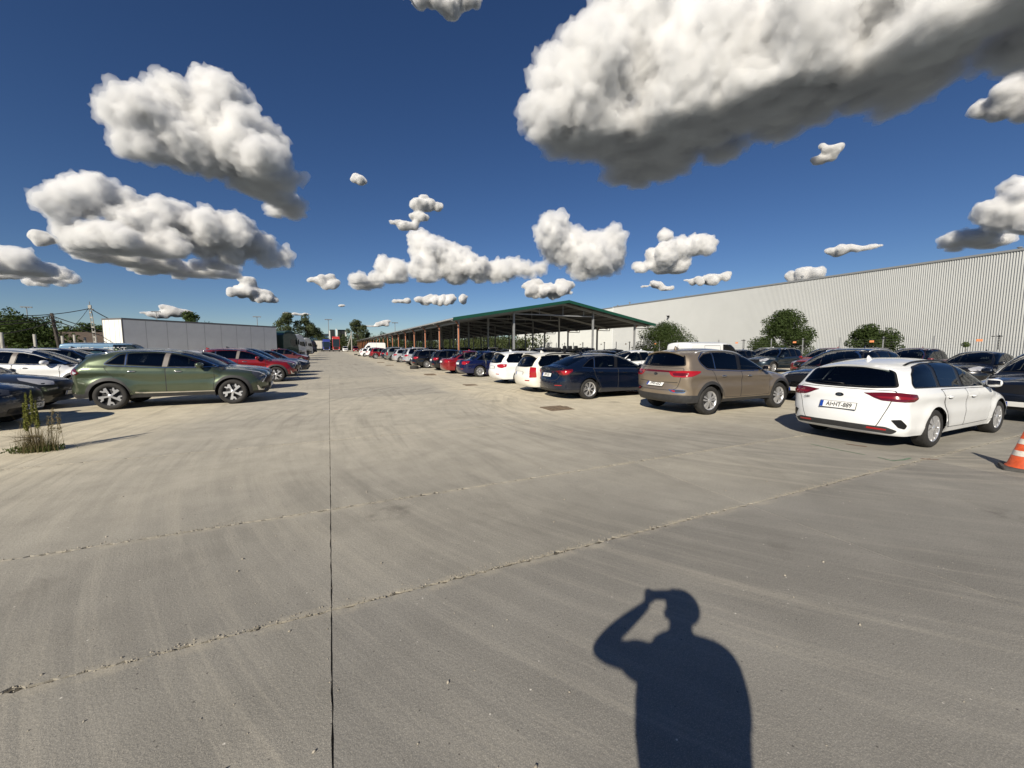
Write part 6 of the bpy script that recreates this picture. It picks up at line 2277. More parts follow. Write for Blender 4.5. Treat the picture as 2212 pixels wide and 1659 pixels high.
TRW = simple('trailer_side_grey', (.76, .765, .76), rough=.5, var=.08, scale=.8)
TRD = simple('trailer_door_white', (.80, .79, .74), rough=.45)
hd_ = 90 - 43.0
ca, sa_ = math.cos(R_(hd_)), math.sin(R_(hd_))
rx0, ry0 = -15.1, 42.5               # near rear corner
box_trailer(rx0 - sa_ * 1.27, ry0 + ca * 1.27, hd_, 14.2, 4.0, TRW, TRD, 'white box trailer with plain grey side parked diagonally behind the green car')
fx, fy = rx0 - sa_ * 1.27 + ca * 14.2, ry0 + ca * 1.27 + sa_ * 14.2
tractor(fx + ca * 3.1, fy + sa_ * 3.1, hd_, paint('truck_green', (.006, .035, .026), rough=.4), 'dark green truck tractor coupled to the white trailer', 3.62)
tractor(-3.92, 66.8, hd_, paint('truck_white', (.62, .64, .66), rough=.4), 'white truck tractor with black window band behind the green cab', 3.5, lower=PLATEW)
tractor(-3.80, 88.8, hd_, paint('truck_white2', (.66, .66, .64), rough=.4), 'second white truck tractor with red flank beyond the first', 3.45, lower=simple('truck_red_panel', (.30, .02, .02), rough=.4))
tractor(-3.85, 121.8, hd_, paint('truck_navy', (.010, .020, .07), rough=.4), 'dark blue truck tractor, last of the diagonal row', 3.4)
for (tx_, ty_, m_, lab_) in ((-3.92, 66.8, TRW, 'grey box trailer behind the first white tractor'), (-3.80, 88.8, TRD, 'pale box trailer behind the second white tractor'), (-3.85, 121.8, TRW, 'grey box trailer behind the dark blue tractor')):
    c2, s2 = ca, sa_
    box_trailer(tx_ - c2 * 16.2, ty_ - s2 * 16.2, hd_, 13.2, 3.6, m_, TRD, lab_)
tractor(2.46, 160.0, -90, paint('truck_red', (.42, .025, .02), rough=.4), 'red truck facing the camera at the far end of the lane', 5.6, visor=False)
tractor(-.8, 161.5, -90, paint('truck_blue', (.02, .035, .22), rough=.4), 'blue truck facing the camera at the far end of the lane', 4.6, visor=False)
box_trailer(-3.5, 163, 90, 8, 4.1, TRW, simple('trailer_door_grey', (.48, .46, .42), rough=.6), 'grey trailer seen from behind at the far end of the lane', 4)

# ------------------------------------------------------------------ small things
CONE_O = simple('cone_orange', (.55, .085, .025), rough=.55, var=.3, scale=9)
CONE_W = simple('cone_white', (.62, .58, .52), rough=.55, var=.25, scale=14)
cone = tag(empty('traffic_cone', (8.42, 1.80, 0), R_(20)), 'worn orange traffic cone with white bands on a grey base, right edge', 'traffic cone')
bm = bmesh.new()
bm_prism(bm, rounded([(-.21, -.21), (.21, -.21), (.21, .21), (-.21, .21)], .07), .0, .045)
bmesh.ops.bevel(bm, geom=[e for e in bm.edges if abs(e.verts[0].co.z - e.verts[1].co.z) < 1e-5 and e.verts[0].co.z > .04], offset=.012, affect='EDGES')
link('cone_base', bm_mesh('cone_base', bm, simple('cone_rubber', (.06, .058, .055), rough=.85, var=.4, scale=10)), cone)
def cone_band(name, z0, z1, mat, ex=.0):
    r = lambda z: .158 - .128 * (z - .045) / .52 + ex
    bm = bmesh.new()
    pr = [(r(z0), z0), (r(z1), z1)]
    if z1 > .55:
        pr += [(.022, z1 + .003), (.018, z1 - .05)]
    if z0 < .05:
        pr = [(r(z0) + .018, z0 + .001), (r(z0) + .012, z0 + .012)] + pr[0:0] + [(r(z0 + .03), z0 + .03)] + pr[1:]
    bm_lathe(bm, pr, 28, 'Z')
    link(name, bm_mesh(name, bm, mat, True), cone)
cone_band('cone_body', .045, .565, CONE_O)
cone_band('white_band', .20, .27, CONE_W, .003)
cone_band('white_band', .36, .43, CONE_W, .003)

def lying_tyre(x, y, label, s=1.0):
    bm = bmesh.new()
    prof = [(.19, -.08), (.21, -.105), (.30, -.11), (.325, -.08), (.325, .08), (.30, .11), (.21, .105), (.19, .08), (.24, .06), (.24, -.06), (.19, -.08)]
    bm_lathe(bm, [(r * s, h * s) for r, h in prof], 30, 'Z')
    tag(link('old_tyre', bm_mesh('old_tyre', bm, TYRE, True), None, (x, y, .11 * s)), label, 'tyre', 'old tyres lying on the concrete')
lying_tyre(5.83, 30.3, 'old tyre lying flat behind the black estate car')
lying_tyre(5.0, 88.0, 'old tyre lying near the big white van, the farther one', 1.0)
lying_tyre(5.05, 77.5, 'old tyre lying near the big white van, the nearer one', 1.0)

# weeds growing in the joint at the left
def weeds(x, y):
    rg = random.Random(17)
    root = tag(empty('weed_clump', (x, y, 0)), 'clump of dry grass and green weeds in the joint at the left', 'weeds')
    GR = leaf_mat('grass_green', (.035, .055, .015), (.11, .13, .04))
    DRY = leaf_mat('grass_dry', (.10, .08, .045), (.24, .19, .11))
    SP = leaf_mat('spire_green', (.08, .09, .02), (.20, .20, .05))
    def blades(name, n, h0, h1, mat, sx, sy, lean, w):
        V, F = [], []
        for k in range(n):
            bx, by = rg.gauss(0, sx), rg.gauss(0, sy)
            h = rg.uniform(h0, h1); a = rg.uniform(0, 6.28); ln = rg.uniform(.2, 1) * lean * h
            dx, dy = math.cos(a), math.sin(a)
            i0 = len(V)
            for j in range(5):
                f = j / 4
                ww = w * (1 - f * .9)
                px, py, pz = bx + dx * ln * f * f, by + dy * ln * f * f, h * f * (1 - .25 * f * lean)
                V.append((px - dy * ww, py + dx * ww, pz)); V.append((px + dy * ww, py - dx * ww, pz))
            for j in range(4):
                F.append((i0 + 2 * j, i0 + 2 * j + 1, i0 + 2 * j + 3, i0 + 2 * j + 2))
        tag(link(name, np_mesh(name, np.array(V), np.array(F), mat), root), kind='stuff')
    blades('green_grass', 300, .08, .26, GR, .15, .07, .8, .005)
    blades('dry_grass', 420, .2, .58, DRY, .13, .07, .8, .003)
    blades('long_stalks', 26, .6, .95, DRY, .18, .07, .5, .003)
    # broad leaves low down
    V, F = leaf_cloud([(rg.uniform(-.45, .3), rg.gauss(0, .06), .06, .10, .07, .05) for _ in range(14)], 300, .03, 3)
    tag(link('low_leaves', np_mesh('low_leaves', V, F, GR), root), kind='stuff')
    # flowering spires
    for (sx, h, r) in ((-.10, .98, .055), (-.03, 1.05, .05), (-.14, .80, .05), (.02, .84, .045)):
        bm = bmesh.new()
        bm_tube(bm, [(sx * .6, 0, 0), (sx, .0, h)], [.008, .004], 5)
        link('stem', bm_mesh('stem', bm, simple('stem_brown', (.12, .10, .05), rough=.8)), root)
        V, F = leaf_cloud([(sx, 0, h * f, r * (1.25 - f), r * (1.25 - f), .06) for f in np.linspace(.52, 1.0, 12)], 420, .020, int(h * 100))
        link('flower_spire', np_mesh('flower_spire', V, F, SP), root)
    for (sx, h) in ((.22, .72), (.30, .62), (.16, .58)):
        bm = bmesh.new(); bm_tube(bm, [(sx * .7, 0, 0), (sx, .02, h)], [.006, .003], 5)
        link('stem', bm_mesh('stem', bm, simple('stem_brown', (.12, .10, .05), rough=.8)), root)
        V, F = leaf_cloud([(sx * (.9 + .1 * f), .02, h * f, .035, .035, .04) for f in np.linspace(.5, 1.0, 8)], 160, .016, int(h * 100) + 5)
        link('seed_head', np_mesh('seed_head', V, F, DRY), root)
    for k in range(6):
        a = rg.uniform(2.4, 3.8)
        bm = bmesh.new()
        p0 = Vector((rg.uniform(-.1, .1), 0, .25)); p1 = p0 + Vector((math.cos(a) * .35, math.sin(a) * .1, rg.uniform(-.05, .12)))
        bm_prism(bm, [(0, -.012), (.18, -.035), (.36, 0), (.18, .035)], -.001, .001)
        o = link('broad_leaf', bm_mesh('broad_leaf', bm, DRY), root, p0, (rg.uniform(-.4, .4), rg.uniform(-.3, .2), a))
weeds(-4.24, 8.72)
for o_ in COL.objects:
    if o_.name == 'weed_clump':
        o_.scale = (.85, .85, .92)
tag(link('weed_patch', np_mesh('weed_patch', *leaf_cloud([(-5.2 - .25 * k, 8.4 - .05 * k, .04, .2, .08, .06) for k in range(6)], 700, .03, 9), LEAF)), 'low green weeds along the joint at the left edge', 'weeds', kind='stuff')
# ------------------------------------------------------------------ cars of the yard
def design_van(name, L, H, W, wb, fo, cab=1.55, blunt=0.0):
    xf, xr = wb / 2, -wb / 2
    F = xf + fo; Rr = F - L
    rt = .33 if H < 2.2 else .34
    hd = .56 * H if H < 2.2 else 1.28
    cow = F - .95 + blunt
    rf = cow - (H - hd) * .75
    hb = hd - .02
    pts = [(F - .10, .24, .45), (F - .02, .42, .5), (F, .62, .5), (F - .04, .78, .5), (F - .14, hd - .22, .4), (F - .45, hd - .08, .3), (cow + .02, hd + .02, .28, 's'),
           (cow - (cow - rf) * .5, hd + (H - hd) * .58, .24), (rf + .02, H - .10, .2), (rf - .3, H - .02, .16), ((rf + Rr) / 2, H, .14), (Rr + .35, H - .015, .14), (Rr + .10, H - .05, .15, 's'),
           (Rr + .07, H * .75, .15), (Rr + .03, hb, .16), (Rr + .02, .70, .18), (Rr, .55, .2), (Rr + .02, .40, .2), (Rr + .10, .30, .2)]
    D = dict(W=W, Wr=W - .13, zroof=H, sill=.26, xf=xf, xr=xr, rt=rt, ra=rt + .05, zaf=.25, zar=.28, rim=.21, pts=pts, belt=[(Rr, hb + .02), (0, hb), (xf, hd - .06), (F, hd - .25)], flare=.012, tr=.02, clad=.05,
             crease=[(Rr, .62), (F, .62)], cnt=[8, 11, 9, 26, 9, 16, 10], step=.07)
    bt = lambda x: interp(D['belt'], x)
    zt = min(H - .12, hd + .72)
    D['dlo'] = [(cow - .14, bt(cow) + .03), (rf + .14, zt - .02), (rf - .12, zt), (cow - cab + .1, zt), (cow - cab + .08, bt(0) + .02), (cow - .8, bt(0) - .02)]
    D['pillars'] = []
    D['pz'] = (hb, zt)
    c = Car(D)
    c.cladding()
    c.glazing(glass=[GLASS])
    windscreen_top(c, cow, rf, W - .16, W - .24)
    c.strip('door_gap', [(cow - .05, bt(cow) - .03), (cow - .02, .42), (cow - cab, .42), (cow - cab, bt(0))], w=.02, eps=.004)
    xs = cow - cab - .12
    c.strip('sliding_door_gap', [(xs, .42), (xs, H - .20), (xs - 1.25, H - .20), (xs - 1.25, .42)], w=.02, eps=.004, closed=True)
    c.strip('door_rail', [(xs - 1.3, hb + .02), (Rr + .25, hb + .02)], w=.03, eps=.005)
    rearv(c, 'rear_door_gap', [(-.012, .5), (.012, .5), (.012, H - .12), (-.012, H - .12)], mat=SEAM, eps=.004, mirror=False)
    corner(c, 'tail_lamp', [(Rr + .03, W - .10, hb + .05), (Rr + .18, W - .01, hb + .05), (Rr + .18, W - .01, hb - .35), (Rr + .02, W - .10, hb - .35)], 135, mat=REDL, eps=.008)
    zh = hd - .24
    corner(c, 'head_lamp', [(F - .06, W - .36, zh), (F - .16, W - .16, zh + .08), (F - .46, W - .04, zh + .14), (F - .50, W - .03, zh + .04), (F - .22, W - .10, zh - .12), (F - .06, W - .30, zh - .12)], 45, mat=CLEAR, eps=.007, rnd=.02)
    frontv(c, 'grille', sym([(0, zh - .24), (W - .42, zh - .22), (W - .38, zh + .0), (0, zh + .02)]), mat=BLACK, eps=.007, mirror=False, rnd=.03)
    c.open_windows()
    c.under()
    c.mirror_part(cow - .30, bt(cow - .3) + .10, None, 1.3)
    D['plate_r'] = None; D['plate_f'] = .44; D['wheel'] = 'six'
    DES[name] = c

P = dict(
    white=paint('paint_white', (.78, .79, .79), rough=.4, dust=.02),
    white_warm=paint('paint_cream_white', (.74, .72, .65), rough=.4, dust=.06),
    bronze=paint('paint_bronze', (.29, .235, .175), .6, .36, .05),
    green=paint('paint_green', (.085, .110, .066), .6, .30, .04),
    navy=paint('paint_navy', (.003, .008, .024), .35, .25, .008),
    blue=paint('paint_blue', (.005, .009, .055), .3, .25, .01),
    red=paint('paint_red', (.26, .008, .012), .35, .3, .05),
    dkred=paint('paint_dark_red', (.085, .010, .014), .4, .3, .08),
    wine=paint('paint_wine', (.12, .016, .02), .4, .3, .08),
    black=paint('paint_black', (.004, .0045, .006), .1, .25, .012),
    dkgrey=paint('paint_dark_grey', (.045, .048, .052), .55, .3, .018),
    silver=paint('paint_silver', (.50, .51, .53), .4, .3, .04),
    grey=paint('paint_grey_green', (.20, .22, .21), .6, .3, .06),
    teal=paint('paint_teal', (.010, .022, .032), .45, .3, .018),
    blueblack=paint('paint_blue_black', (.007, .011, .022), .4, .3, .018),
    vanblue=paint('paint_van_blue', (.13, .24, .36), .2, .35, .04),
)
design_wagon_hero(); design_suv_new(); design_suv_old(); design_liftback()
generic('wagon_box', 4.57, 1.46, .885, 2.58, .89, 'wagon', tail_lamp='tall', rails=BLACK, tail=.46, plz=.70)
generic('wagon', 4.62, 1.47, .905, 2.65, .90, 'wagon', rails=ALU, tail=.44)
generic('sedan', 4.60, 1.44, .90, 2.70, .88, 'sedan', trim=True)
generic('hatch', 4.25, 1.48, .885, 2.58, .88, 'hatch')
generic('suv', 4.46, 1.62, .92, 2.67, .89, 'suv', rails=ALU, trim=True)
generic('suv_small', 4.20, 1.54, .90, 2.58, .84, 'suv', lamp=LAMPDK)
generic('mpv', 4.45, 1.66, .90, 2.70, .88, 'suv', clad=0, rails=ALU, tail_lamp='tall', tail=.30)
generic('city', 3.70, 1.50, .82, 2.40, .72, 'hatch', tail=.40)
design_van('van', 5.05, 1.93, .95, 3.10, .93)
design_van('big_van', 6.0, 2.72, .98, 3.66, 1.0)

RR = 'cars backed along the right side of the lane'
car1 = place_car('wagon_hero', 10.28, 3.74, 0, P['white'], 'white estate car with black roof rails, rear facing us, plate AI HT-889', RR, plates=('AI\u2022HT-889', None))
badge(car1, DES['wagon_hero'], .845, 'KIA', size=.036)
badge(car1, DES['wagon_hero'], .755, 'CEED', oval=False, y=.50, size=.05, mat=simple('badge_grey', (.25, .25, .26), rough=.3, metal=.6))
car2 = place_car('suv_old', 9.70, 7.50, 0, P['bronze'], 'bronze brown SUV with grey cladding, rear facing us, plate PFK-652', RR, plates=('PFK-652', None))
badge(car2, DES['suv_old'], .985, 'KIA', size=.036)
car3 = place_car('liftback', 8.77, 11.10, 0, P['navy'], 'dark blue liftback with sloping rear window beside the bronze SUV', RR, plates=('SPP-351', None))
badge(car3, DES['liftback'], .95, '\u0160KODA', oval=False, y=.0, size=.075)
place_car('wagon_box', 8.72, 13.10, 0, P['white_warm'], 'cream white boxy estate car with tall tail lamps and roof bars', RR, lod=1, wheel='cover')
place_car('wagon', 9.08, 16.72, 0, P['white'], 'white estate car with wide slim tail lamps, left of the cream one', RR, lod=1)
place_car('sedan', 8.86, 21.3, 0, P['blue'], 'deep blue saloon car with silver wheel covers', RR, lod=1, wheel='cover')
place_car('sedan', 8.7, 24.3, 0, P['red'], 'bright red saloon car between the blue saloon and a black hatchback', RR, lod=1)
place_car('hatch', 8.6, 28.0, 0, P['black'], 'black hatchback with clear tail lamps right of the lying tyre', RR, lod=1)
place_car('wagon', 8.25, 31.7, 0, P['black'], 'black estate car with silver wheels just behind the lying tyre', RR, lod=1)
place_car('suv', 8.2, 36.4, 0, P['silver'], 'silver white SUV with roof rails left of the black estate', RR, lod=1)
place_car('hatch', 8.6, 40.4, 0, P['dkred'], 'dark wine hatchback half hidden by the silver white SUV', RR, lod=2)
place_car('hatch', 8.3, 44.6, 0, P['silver'], 'silver hatchback with red tail lamp in the far row', RR, lod=2)
place_car('mpv', 8.3, 50.0, 0, P['grey'], 'grey green people carrier with tall tail lamps in the far row', RR, lod=2)
place_car('hatch', 8.2, 54.6, 0, P['teal'], 'dark teal hatchback between grey carrier and red SUV', RR, lod=2)
place_car('suv_small', 7.3, 60.2, 0, P['red'], 'red small SUV in the far row', RR, lod=2)
place_car('suv', 7.4, 66.6, 0, P['white'], 'white SUV left of the red small SUV in the far row', RR, lod=2)
place_car('hatch', 6.9, 73.6, 0, P['white'], 'white hatchback, last car before the big white van', RR, lod=2)
place_car('big_van', 9.2, 99.0, 180, P['white'], 'big white high-roof panel van nosing out to the lane', RR, cat='van', name='parked_van', lod=2)
place_car('van', 8.6, 152.0, -90, P['red'], 'small red van at the far end of the shed', RR, cat='van', name='parked_van', lod=2)
place_car('van', 5.4, 158.0, -90, P['white'], 'small white van facing us at the far end left of the red van', RR, cat='van', name='parked_van', lod=2)

LA = 'cars nosing towards the lane on the left'
place_car('suv_new', -3.93, 14.66, 0, P['green'], 'metallic green SUV with two-tone star wheels, side view on the left', LA, plates=(None, None))
place_car('suv_small', -4.25, 18.6, 0, P['silver'], 'silver crossover mostly hidden behind the green SUV', LA, lod=1)
place_car('suv_new', -3.66, 22.55, 0, P['red'], 'bright red SUV behind the silver crossover', LA, lod=1)
place_car('suv', -3.75, 26.0, 0, P['dkgrey'], 'dark grey SUV with bright headlamp beyond the red SUV', LA, lod=1)
place_car('hatch', -3.35, 29.3, 0, P['blueblack'], 'blue black hatchback beyond the dark grey SUV', LA, lod=1)
place_car('city', -3.75, 46.0, -4, P['wine'], 'small dark red car before the green truck cab', LA, lod=1)

LB = 'cars in the second row on the left'
place_car('suv_small', -7.85, 11.8, 0, P['blueblack'], 'blue black crossover with plate AA DP-367 cut by the left edge', LB, plates=(None, 'AA DP-367'))
place_car('hatch', -8.75, 15.1, 0, P['dkgrey'], 'dark grey hatchback nose between the blue black crossover and green SUV', LB, lod=1)
place_car('suv_new', -9.0, 18.9, 0, P['white'], 'white SUV with star wheels behind the green SUV tail', LB, lod=1)
place_car('suv', -9.6, 22.7, 0, P['black'], 'black SUV with silver roof rails beyond the white SUV', LB, lod=1)
place_car('suv', -10.0, 26.3, 0, P['blueblack'], 'dark SUV under the blue van, behind the black one', LB, lod=1)
van = place_car('van', -12.6, 34.5, 0, P['vanblue'], 'light blue panel van with white lettering at the left', LB, cat='van', name='parked_van', lod=1)
rl_ = random.Random(4)                 # white lettering, too blurred in the photograph to read
for (x0_, x1_, z_, h_) in ((-1.95, -.85, 1.60, .10), (-.35, .75, 1.62, .06), (-.15, .65, 1.52, .07)):
    bm = bmesh.new()
    x_ = x0_
    while x_ < x1_:
        w_ = rl_.uniform(.03, .07)
        bm_box(bm, (x_, 0, rl_.uniform(-.01, .01)), (w_, .004, h_ * rl_.uniform(.6, 1.0)))
        x_ += w_ + (.02 if rl_.random() < .8 else .09)
    yv_ = DES['van'].hit(90, -(x0_ + x1_) / 2, z_)[0].y
    link('lettering', bm_mesh('lettering', bm, PLATEW), van, (0, -yv_ - .008, z_))

RB = 'cars facing us in the second row on the right'
car_n = place_car('suv', 14.75, 6.95, 180, P['black'], 'black SUV facing us between the bronze SUV and white estate', RB, lod=0, plates=(None, 'LIM-'))
place_car('suv', 15.7, 3.0, 180, P['blueblack'], 'blue black SUV with black roof rails facing us at the right edge', RB)
place_car('sedan', 14.7, 13.3, 180, P['red'], 'red car nose between the blue liftback and bronze SUV', RB, lod=1)
place_car('hatch', 14.6, 16.9, 180, P['white'], 'white car with rounded rear window behind the blue liftback', RB, lod=1)
place_car('van', 20.1, 16.1, 0, P['white'], 'white van roof showing above the bronze SUV', RB, cat='van', name='parked_van', lod=1)
RC = 'cars facing us in the third row on the right'
place_car('suv', 26.4, 13.3, 180, P['red'], 'red SUV with white plate facing us behind the black SUV', RC, lod=1, plates=(None, 'AAEF-413'))
place_car('suv', 26.9, 16.6, 180, P['teal'], 'dark teal SUV facing us left of the red one', RC, lod=1)
place_car('suv', 27.2, 9.85, 180, P['wine'], 'wine red SUV roof above the white estate', RC, lod=1)
place_car('hatch', 26.2, 7.3, 180, P['black'], 'black hatchback facing us right of the wine red SUV', RC, lod=1)
place_car('suv', 32.5, 14.0, 180, P['dkgrey'], 'dark grey SUV roof below the round bush', RC, lod=1)
place_car('hatch', 27.6, 20.0, 180, P['black'], 'black hatchback just above the bonnet of the bronze SUV', RC, lod=1)
place_car('suv', 28.0, 23.2, 180, P['blueblack'], 'blue black SUV left of the black hatchback, third row', RC, lod=1)
place_car('suv', 33.5, 21.5, 180, P['white'], 'white SUV far back between the bushes', RC, lod=2)
RS = 'cars parked under the open shed'
shp = [(16.2, 27.0, 0, 'suv', 'dkgrey'), (16.5, 30.4, 180, 'suv', 'black'), (16.0, 34.0, 0, 'hatch', 'dkgrey'), (16.4, 43.0, 180, 'suv', 'black'), (16.2, 46.6, 180, 'hatch', 'dkgrey'), (16.5, 54.0, 180, 'suv', 'blueblack'), (16.2, 58.0, 180, 'hatch', 'black'),
       (16.3, 66.0, 180, 'suv', 'dkgrey'), (24.5, 36.0, 180, 'suv', 'black'), (24.2, 39.5, 180, 'hatch', 'blueblack'), (24.6, 45.0, 180, 'suv', 'black'), (24.4, 52.0, 180, 'hatch', 'dkgrey'), (16.1, 74.0, 180, 'suv', 'white'), (16.1, 82.0, 180, 'hatch', 'silver'), (24.4, 31.0, 180, 'hatch', 'black'), (14.8, 20.4, 180, 'hatch', 'black')]
whr = ['the gable post', 'the red saloon', 'the black estate', 'the first orange pipe', 'the second orange pipe', 'the third orange pipe', 'the fourth orange pipe', 'the fifth orange pipe', 'the middle shed post', 'the inner shed post', 'the inner shed posts farther in', 'the far inner posts', 'the sixth orange pipe', 'the seventh orange pipe', 'the right gable corner', 'the white estate with slim lamps']
for (x, y, r, d_, c_), w_ in zip(shp, whr):
    place_car(d_, x, y, r, P[c_], {'dkgrey': 'dark grey', 'blueblack': 'blue black'}.get(c_, c_) + (' SUV' if d_ == 'suv' else ' hatchback') + ' in the shade near ' + w_, RS, lod=2)
# ski and bike carriers on the cream estate
rack = tag(empty('roof_rack', (8.72, 13.10, 0)), 'black roof carrier bars with clamps on the cream white estate', 'roof rack')
for x in (-.75, -.05):
    link('cross_bar', tube_mesh('cross_bar', [(x, -.62, 1.53), (x, .62, 1.53)], .02, 6, BLACK), rack)
    for s in (-1, 1):
        link('clamp', box_mesh('clamp', (.09, .07, .12), BLACK, .015), rack, (x, s * .56, 1.49))
for y in (-.4, .0, .4):
    link('rail', box_mesh('rail', (1.35, .06, .03), BLACK, .008), rack, (-.42, y, 1.57))
    link('frame_clamp', box_mesh('frame_clamp', (.16, .10, .14), BLACK, .03), rack, (-.15, y, 1.63))
    link('wheel_tray', box_mesh('wheel_tray', (.22, .12, .07), PLAST, .02), rack, (-.95, y, 1.60))
# ------------------------------------------------------------------ the photographer, whose shadow lies on the concrete
def skinned(name, chains, mat, sub=2):
    """chains: lists of (x, y, z, r); a shared first point joins a chain to an earlier one"""
    verts, edges, rad, idx = [], [], [], {}
    for ch in chains:
        prev = None
        for p in ch:
            k = tuple(round(c, 4) for c in p[:3])
            if k not in idx:
                idx[k] = len(verts); verts.append(p[:3]); rad.append(p[3])
            if prev is not None:
                edges.append((prev, idx[k]))
            prev = idx[k]
    me = bpy.data.meshes.new(name)
    me.from_pydata(verts, edges, [])
    o = bpy.data.objects.new(name, me)
    TMP_SC.collection.objects.link(o)
    o.modifiers.new('skin', 'SKIN').use_smooth_shade = True
    for i, d in enumerate(me.skin_vertices[0].data):
        r = rad[i]
        d.radius = (r, r) if not isinstance(r, tuple) else r
        d.use_root = (i == 0)
    m = o.modifiers.new('sub', 'SUBSURF'); m.levels = sub; m.render_levels = sub
    me2 = baked(o)
    bpy.data.objects.remove(o)
    me2.materials.clear(); me2.materials.append(mat)
    me2.polygons.foreach_set('use_smooth', [True] * len(me2.polygons))
    return me2

SKIN = simple('skin', (.42, .25, .17), rough=.55)
SHIRT = simple('shirt_blue', (.05, .07, .12), rough=.85, var=.15, scale=20)
JEANS = simple('trousers_grey', (.045, .045, .05), rough=.9)
HAIR = simple('hair_brown', (.04, .025, .015), rough=.6)
SHOE = simple('shoe_dark', (.03, .03, .03), rough=.7)
DX, DY = -.075, .07
man = tag(empty('person', (DX, DY, 0)), 'person behind the camera in dark shirt taking the photo, casting the shadow', 'person')
pel = (.02, -.33, .98)
chest = (.03, -.31, 1.33)
neck = (.03, -.275, 1.50)
LS, RS_ = (-.16, -.22, 1.42), (.21, -.40, 1.41)
LE, RE = (-.27, .03, 1.35), (.25, -.15, 1.30)
LH, RH = (-.10 - DX, -.02 - DY, 1.61), (.085 - DX, -.075 - DY, 1.61)
body = skinned('body', [[(*pel, .15), (.025, -.32, 1.16, .15), (*chest, .16), (*neck, .065), (.045, -.275, 1.56, .06), (.055, -.28, 1.645, .100), (.055, -.28, 1.71, .078)],
                        [(*chest, .16), (*LS, .07), ((LS[0] + LE[0]) / 2, (LS[1] + LE[1]) / 2, (LS[2] + LE[2]) / 2, .062), (*LE, .055), ((LE[0] + LH[0]) / 2, (LE[1] + LH[1]) / 2, (LE[2] + LH[2]) / 2, .048), (*LH, .026)],
                        [(*chest, .16), (*RS_, .07), ((RS_[0] + RE[0]) / 2, (RS_[1] + RE[1]) / 2, (RS_[2] + RE[2]) / 2, .052), (*RE, .043), ((RE[0] + RH[0]) / 2, (RE[1] + RH[1]) / 2, (RE[2] + RH[2]) / 2, .040), (*RH, .026)],
                        [(*pel, .15), (-.08, -.28, .90, .11), (-.10, -.27, .50, .07), (-.11, -.30, .10, .045), (-.07, -.17, .04, .04)],
                        [(*pel, .15), (.12, -.38, .90, .11), (.14, -.39, .50, .07), (.14, -.42, .10, .045), (.19, -.30, .04, .04)]], SKIN)
link('body', body, man)
shirt = skinned('shirt', [[(*pel, (.245, .20)), (.025, -.32, 1.16, (.235, .19)), (*chest, (.225, .185)), (.02, -.28, 1.50, .09)],
                          [(*chest, .19), (*LS, .095), ((LS[0] * .45 + LE[0] * .55), (LS[1] * .45 + LE[1] * .55), (LS[2] * .45 + LE[2] * .55), .082)],
                          [(*chest, .19), (*RS_, .095), ((RS_[0] * .45 + RE[0] * .55), (RS_[1] * .45 + RE[1] * .55), (RS_[2] * .45 + RE[2] * .55), .082)]], SHIRT)
link('shirt', shirt, man)
tr_ = skinned('trousers', [[(.02, -.33, .96, .165), (-.085, -.28, .84, .115), (-.10, -.27, .50, .092), (-.11, -.30, .12, .078)], [(.02, -.33, .96, .165), (.125, -.38, .84, .115), (.14, -.39, .50, .092), (.14, -.42, .12, .078)]], JEANS)
link('trousers', tr_, man)
for p, q in (((-.115, -.33, .05), (-.06, -.13, .045)), ((.135, -.45, .05), (.20, -.25, .045))):
    link('shoe', skinned('shoe', [[(*p, .05), ((p[0] + q[0]) / 2, (p[1] + q[1]) / 2, .05, .05), (*q, .042)]], SHOE), man)
bm = bmesh.new()
bmesh.ops.create_icosphere(bm, subdivisions=3, radius=1, matrix=Matrix.Translation((.055, -.29, 1.68)) @ Matrix.Diagonal((.098, .108, .10, 1)))
for v in list(bm.verts):
    if v.co.z < 1.645 and v.co.y > -.31:
        v.co.y = min(v.co.y, -.305)
link('hair', bm_mesh('hair', bm, HAIR, True), man)
# face: nose, ears, eyes
bm = bmesh.new()
fd = Vector((math.sin(R_(20)), math.cos(R_(20)), 0)); sdv = Vector((fd.y, -fd.x, 0))
hc = Vector((.055, -.28, 1.635))
bm_tube(bm, [hc + fd * .088 + Vector((0, 0, .03)), hc + fd * .115 - Vector((0, 0, .015))], [.010, .017], 8)
for s in (-1, 1):
    bmesh.ops.create_icosphere(bm, subdivisions=2, radius=1, matrix=Matrix.Translation(hc + sdv * s * .098) @ Matrix.Diagonal((.012, .022, .034, 1)))
bmesh.ops.create_icosphere(bm, subdivisions=2, radius=1, matrix=Matrix.Translation(hc + fd * .088 - Vector((0, 0, .055))) @ Matrix.Diagonal((.026, .012, .009, 1)))
link('face_features', bm_mesh('face_features', bm, SKIN, True), man)
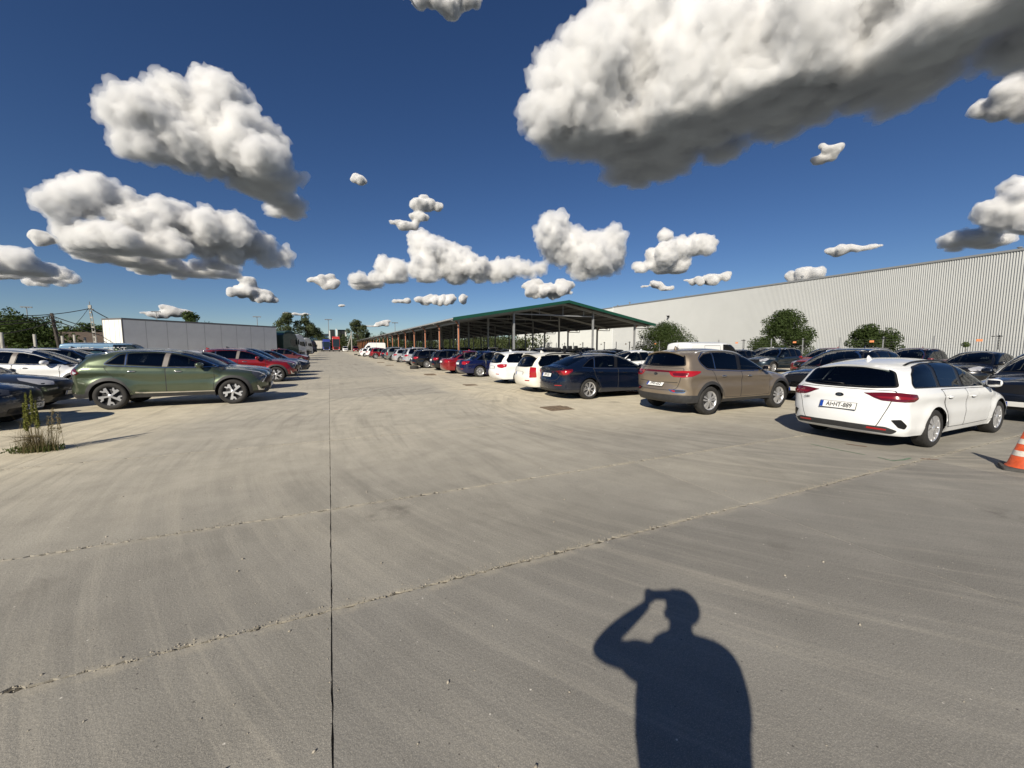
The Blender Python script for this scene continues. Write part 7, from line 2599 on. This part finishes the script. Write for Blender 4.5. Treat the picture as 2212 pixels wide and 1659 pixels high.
# hands: palm and five fingers each, holding the phone by its ends
def hand(H, side):
    ch = []
    f = Vector((math.sin(R_(24.8)), math.cos(R_(24.8)), 0)); r = Vector((f.y, -f.x, 0)) * side   # r points outwards
    w = Vector(H)
    ph = Vector((-DX, -DY, 1.65)) - f * .028 + r * .078            # end of the phone
    palm = w.lerp(ph, .55) + r * .022
    out = []
    pts = [[(*w, .026), (*palm, .030)]]
    for k, (dz, ln) in enumerate(((.030, .95), (.012, 1.0), (-.008, .95), (-.026, .8))):
        a = palm + Vector((0, 0, dz)) + r * .006
        b_ = ph + r * (.018) + Vector((0, 0, dz)) - f * .004
        c = ph - r * .012 * ln + Vector((0, 0, dz)) + f * .002
        out.append(skinned('finger', [[(*a, .0095), (*b_, .0085), (*(b_.lerp(c, .5) - f * .0), .008), (*c, .007)]], SKIN, 1))
    t = [palm - f * .012 - r * .004 + Vector((0, 0, -.03)), palm - f * .03 - r * .03 + Vector((0, 0, -.012)), ph - f * .022 - r * .045 + Vector((0, 0, -.004))]
    out.append(skinned('thumb', [[(*t[0], .011), (*t[1], .010), (*t[2], .008)]], SKIN, 1))
    link('hand', skinned('hand', pts, SKIN), man)
    for m in out:
        link('finger', m, man)
hand(LH, -1)
hand(RH, 1)
ph_ = tag(empty('phone', (0, 0, 0)), 'dark phone held level by the person behind the camera', 'phone')
fv = Vector((math.sin(R_(24.83)), math.cos(R_(24.83)), 0))
bm = bmesh.new(); bm_box(bm, (0, 0, 0), (.150, .008, .072))
bmesh.ops.bevel(bm, geom=bm.edges[:], offset=.003, segments=2, affect='EDGES')
link('phone_body', bm_mesh('phone_body', bm, BLACK), ph_, Vector((0, 0, 1.65)) - fv * .028 + Vector((0, 0, -.01)), (0, 0, R_(-24.83)))
bm = bmesh.new(); bm_lathe(bm, [(.001, .004), (.010, .004), (.010, -.001)], 16)
link('lens', bm_mesh('lens', bm, GLASSK), ph_, Vector((0, 0, 1.65)) - fv * .024, (0, 0, R_(-24.83)))

bpy.data.scenes.remove(TMP_SC)
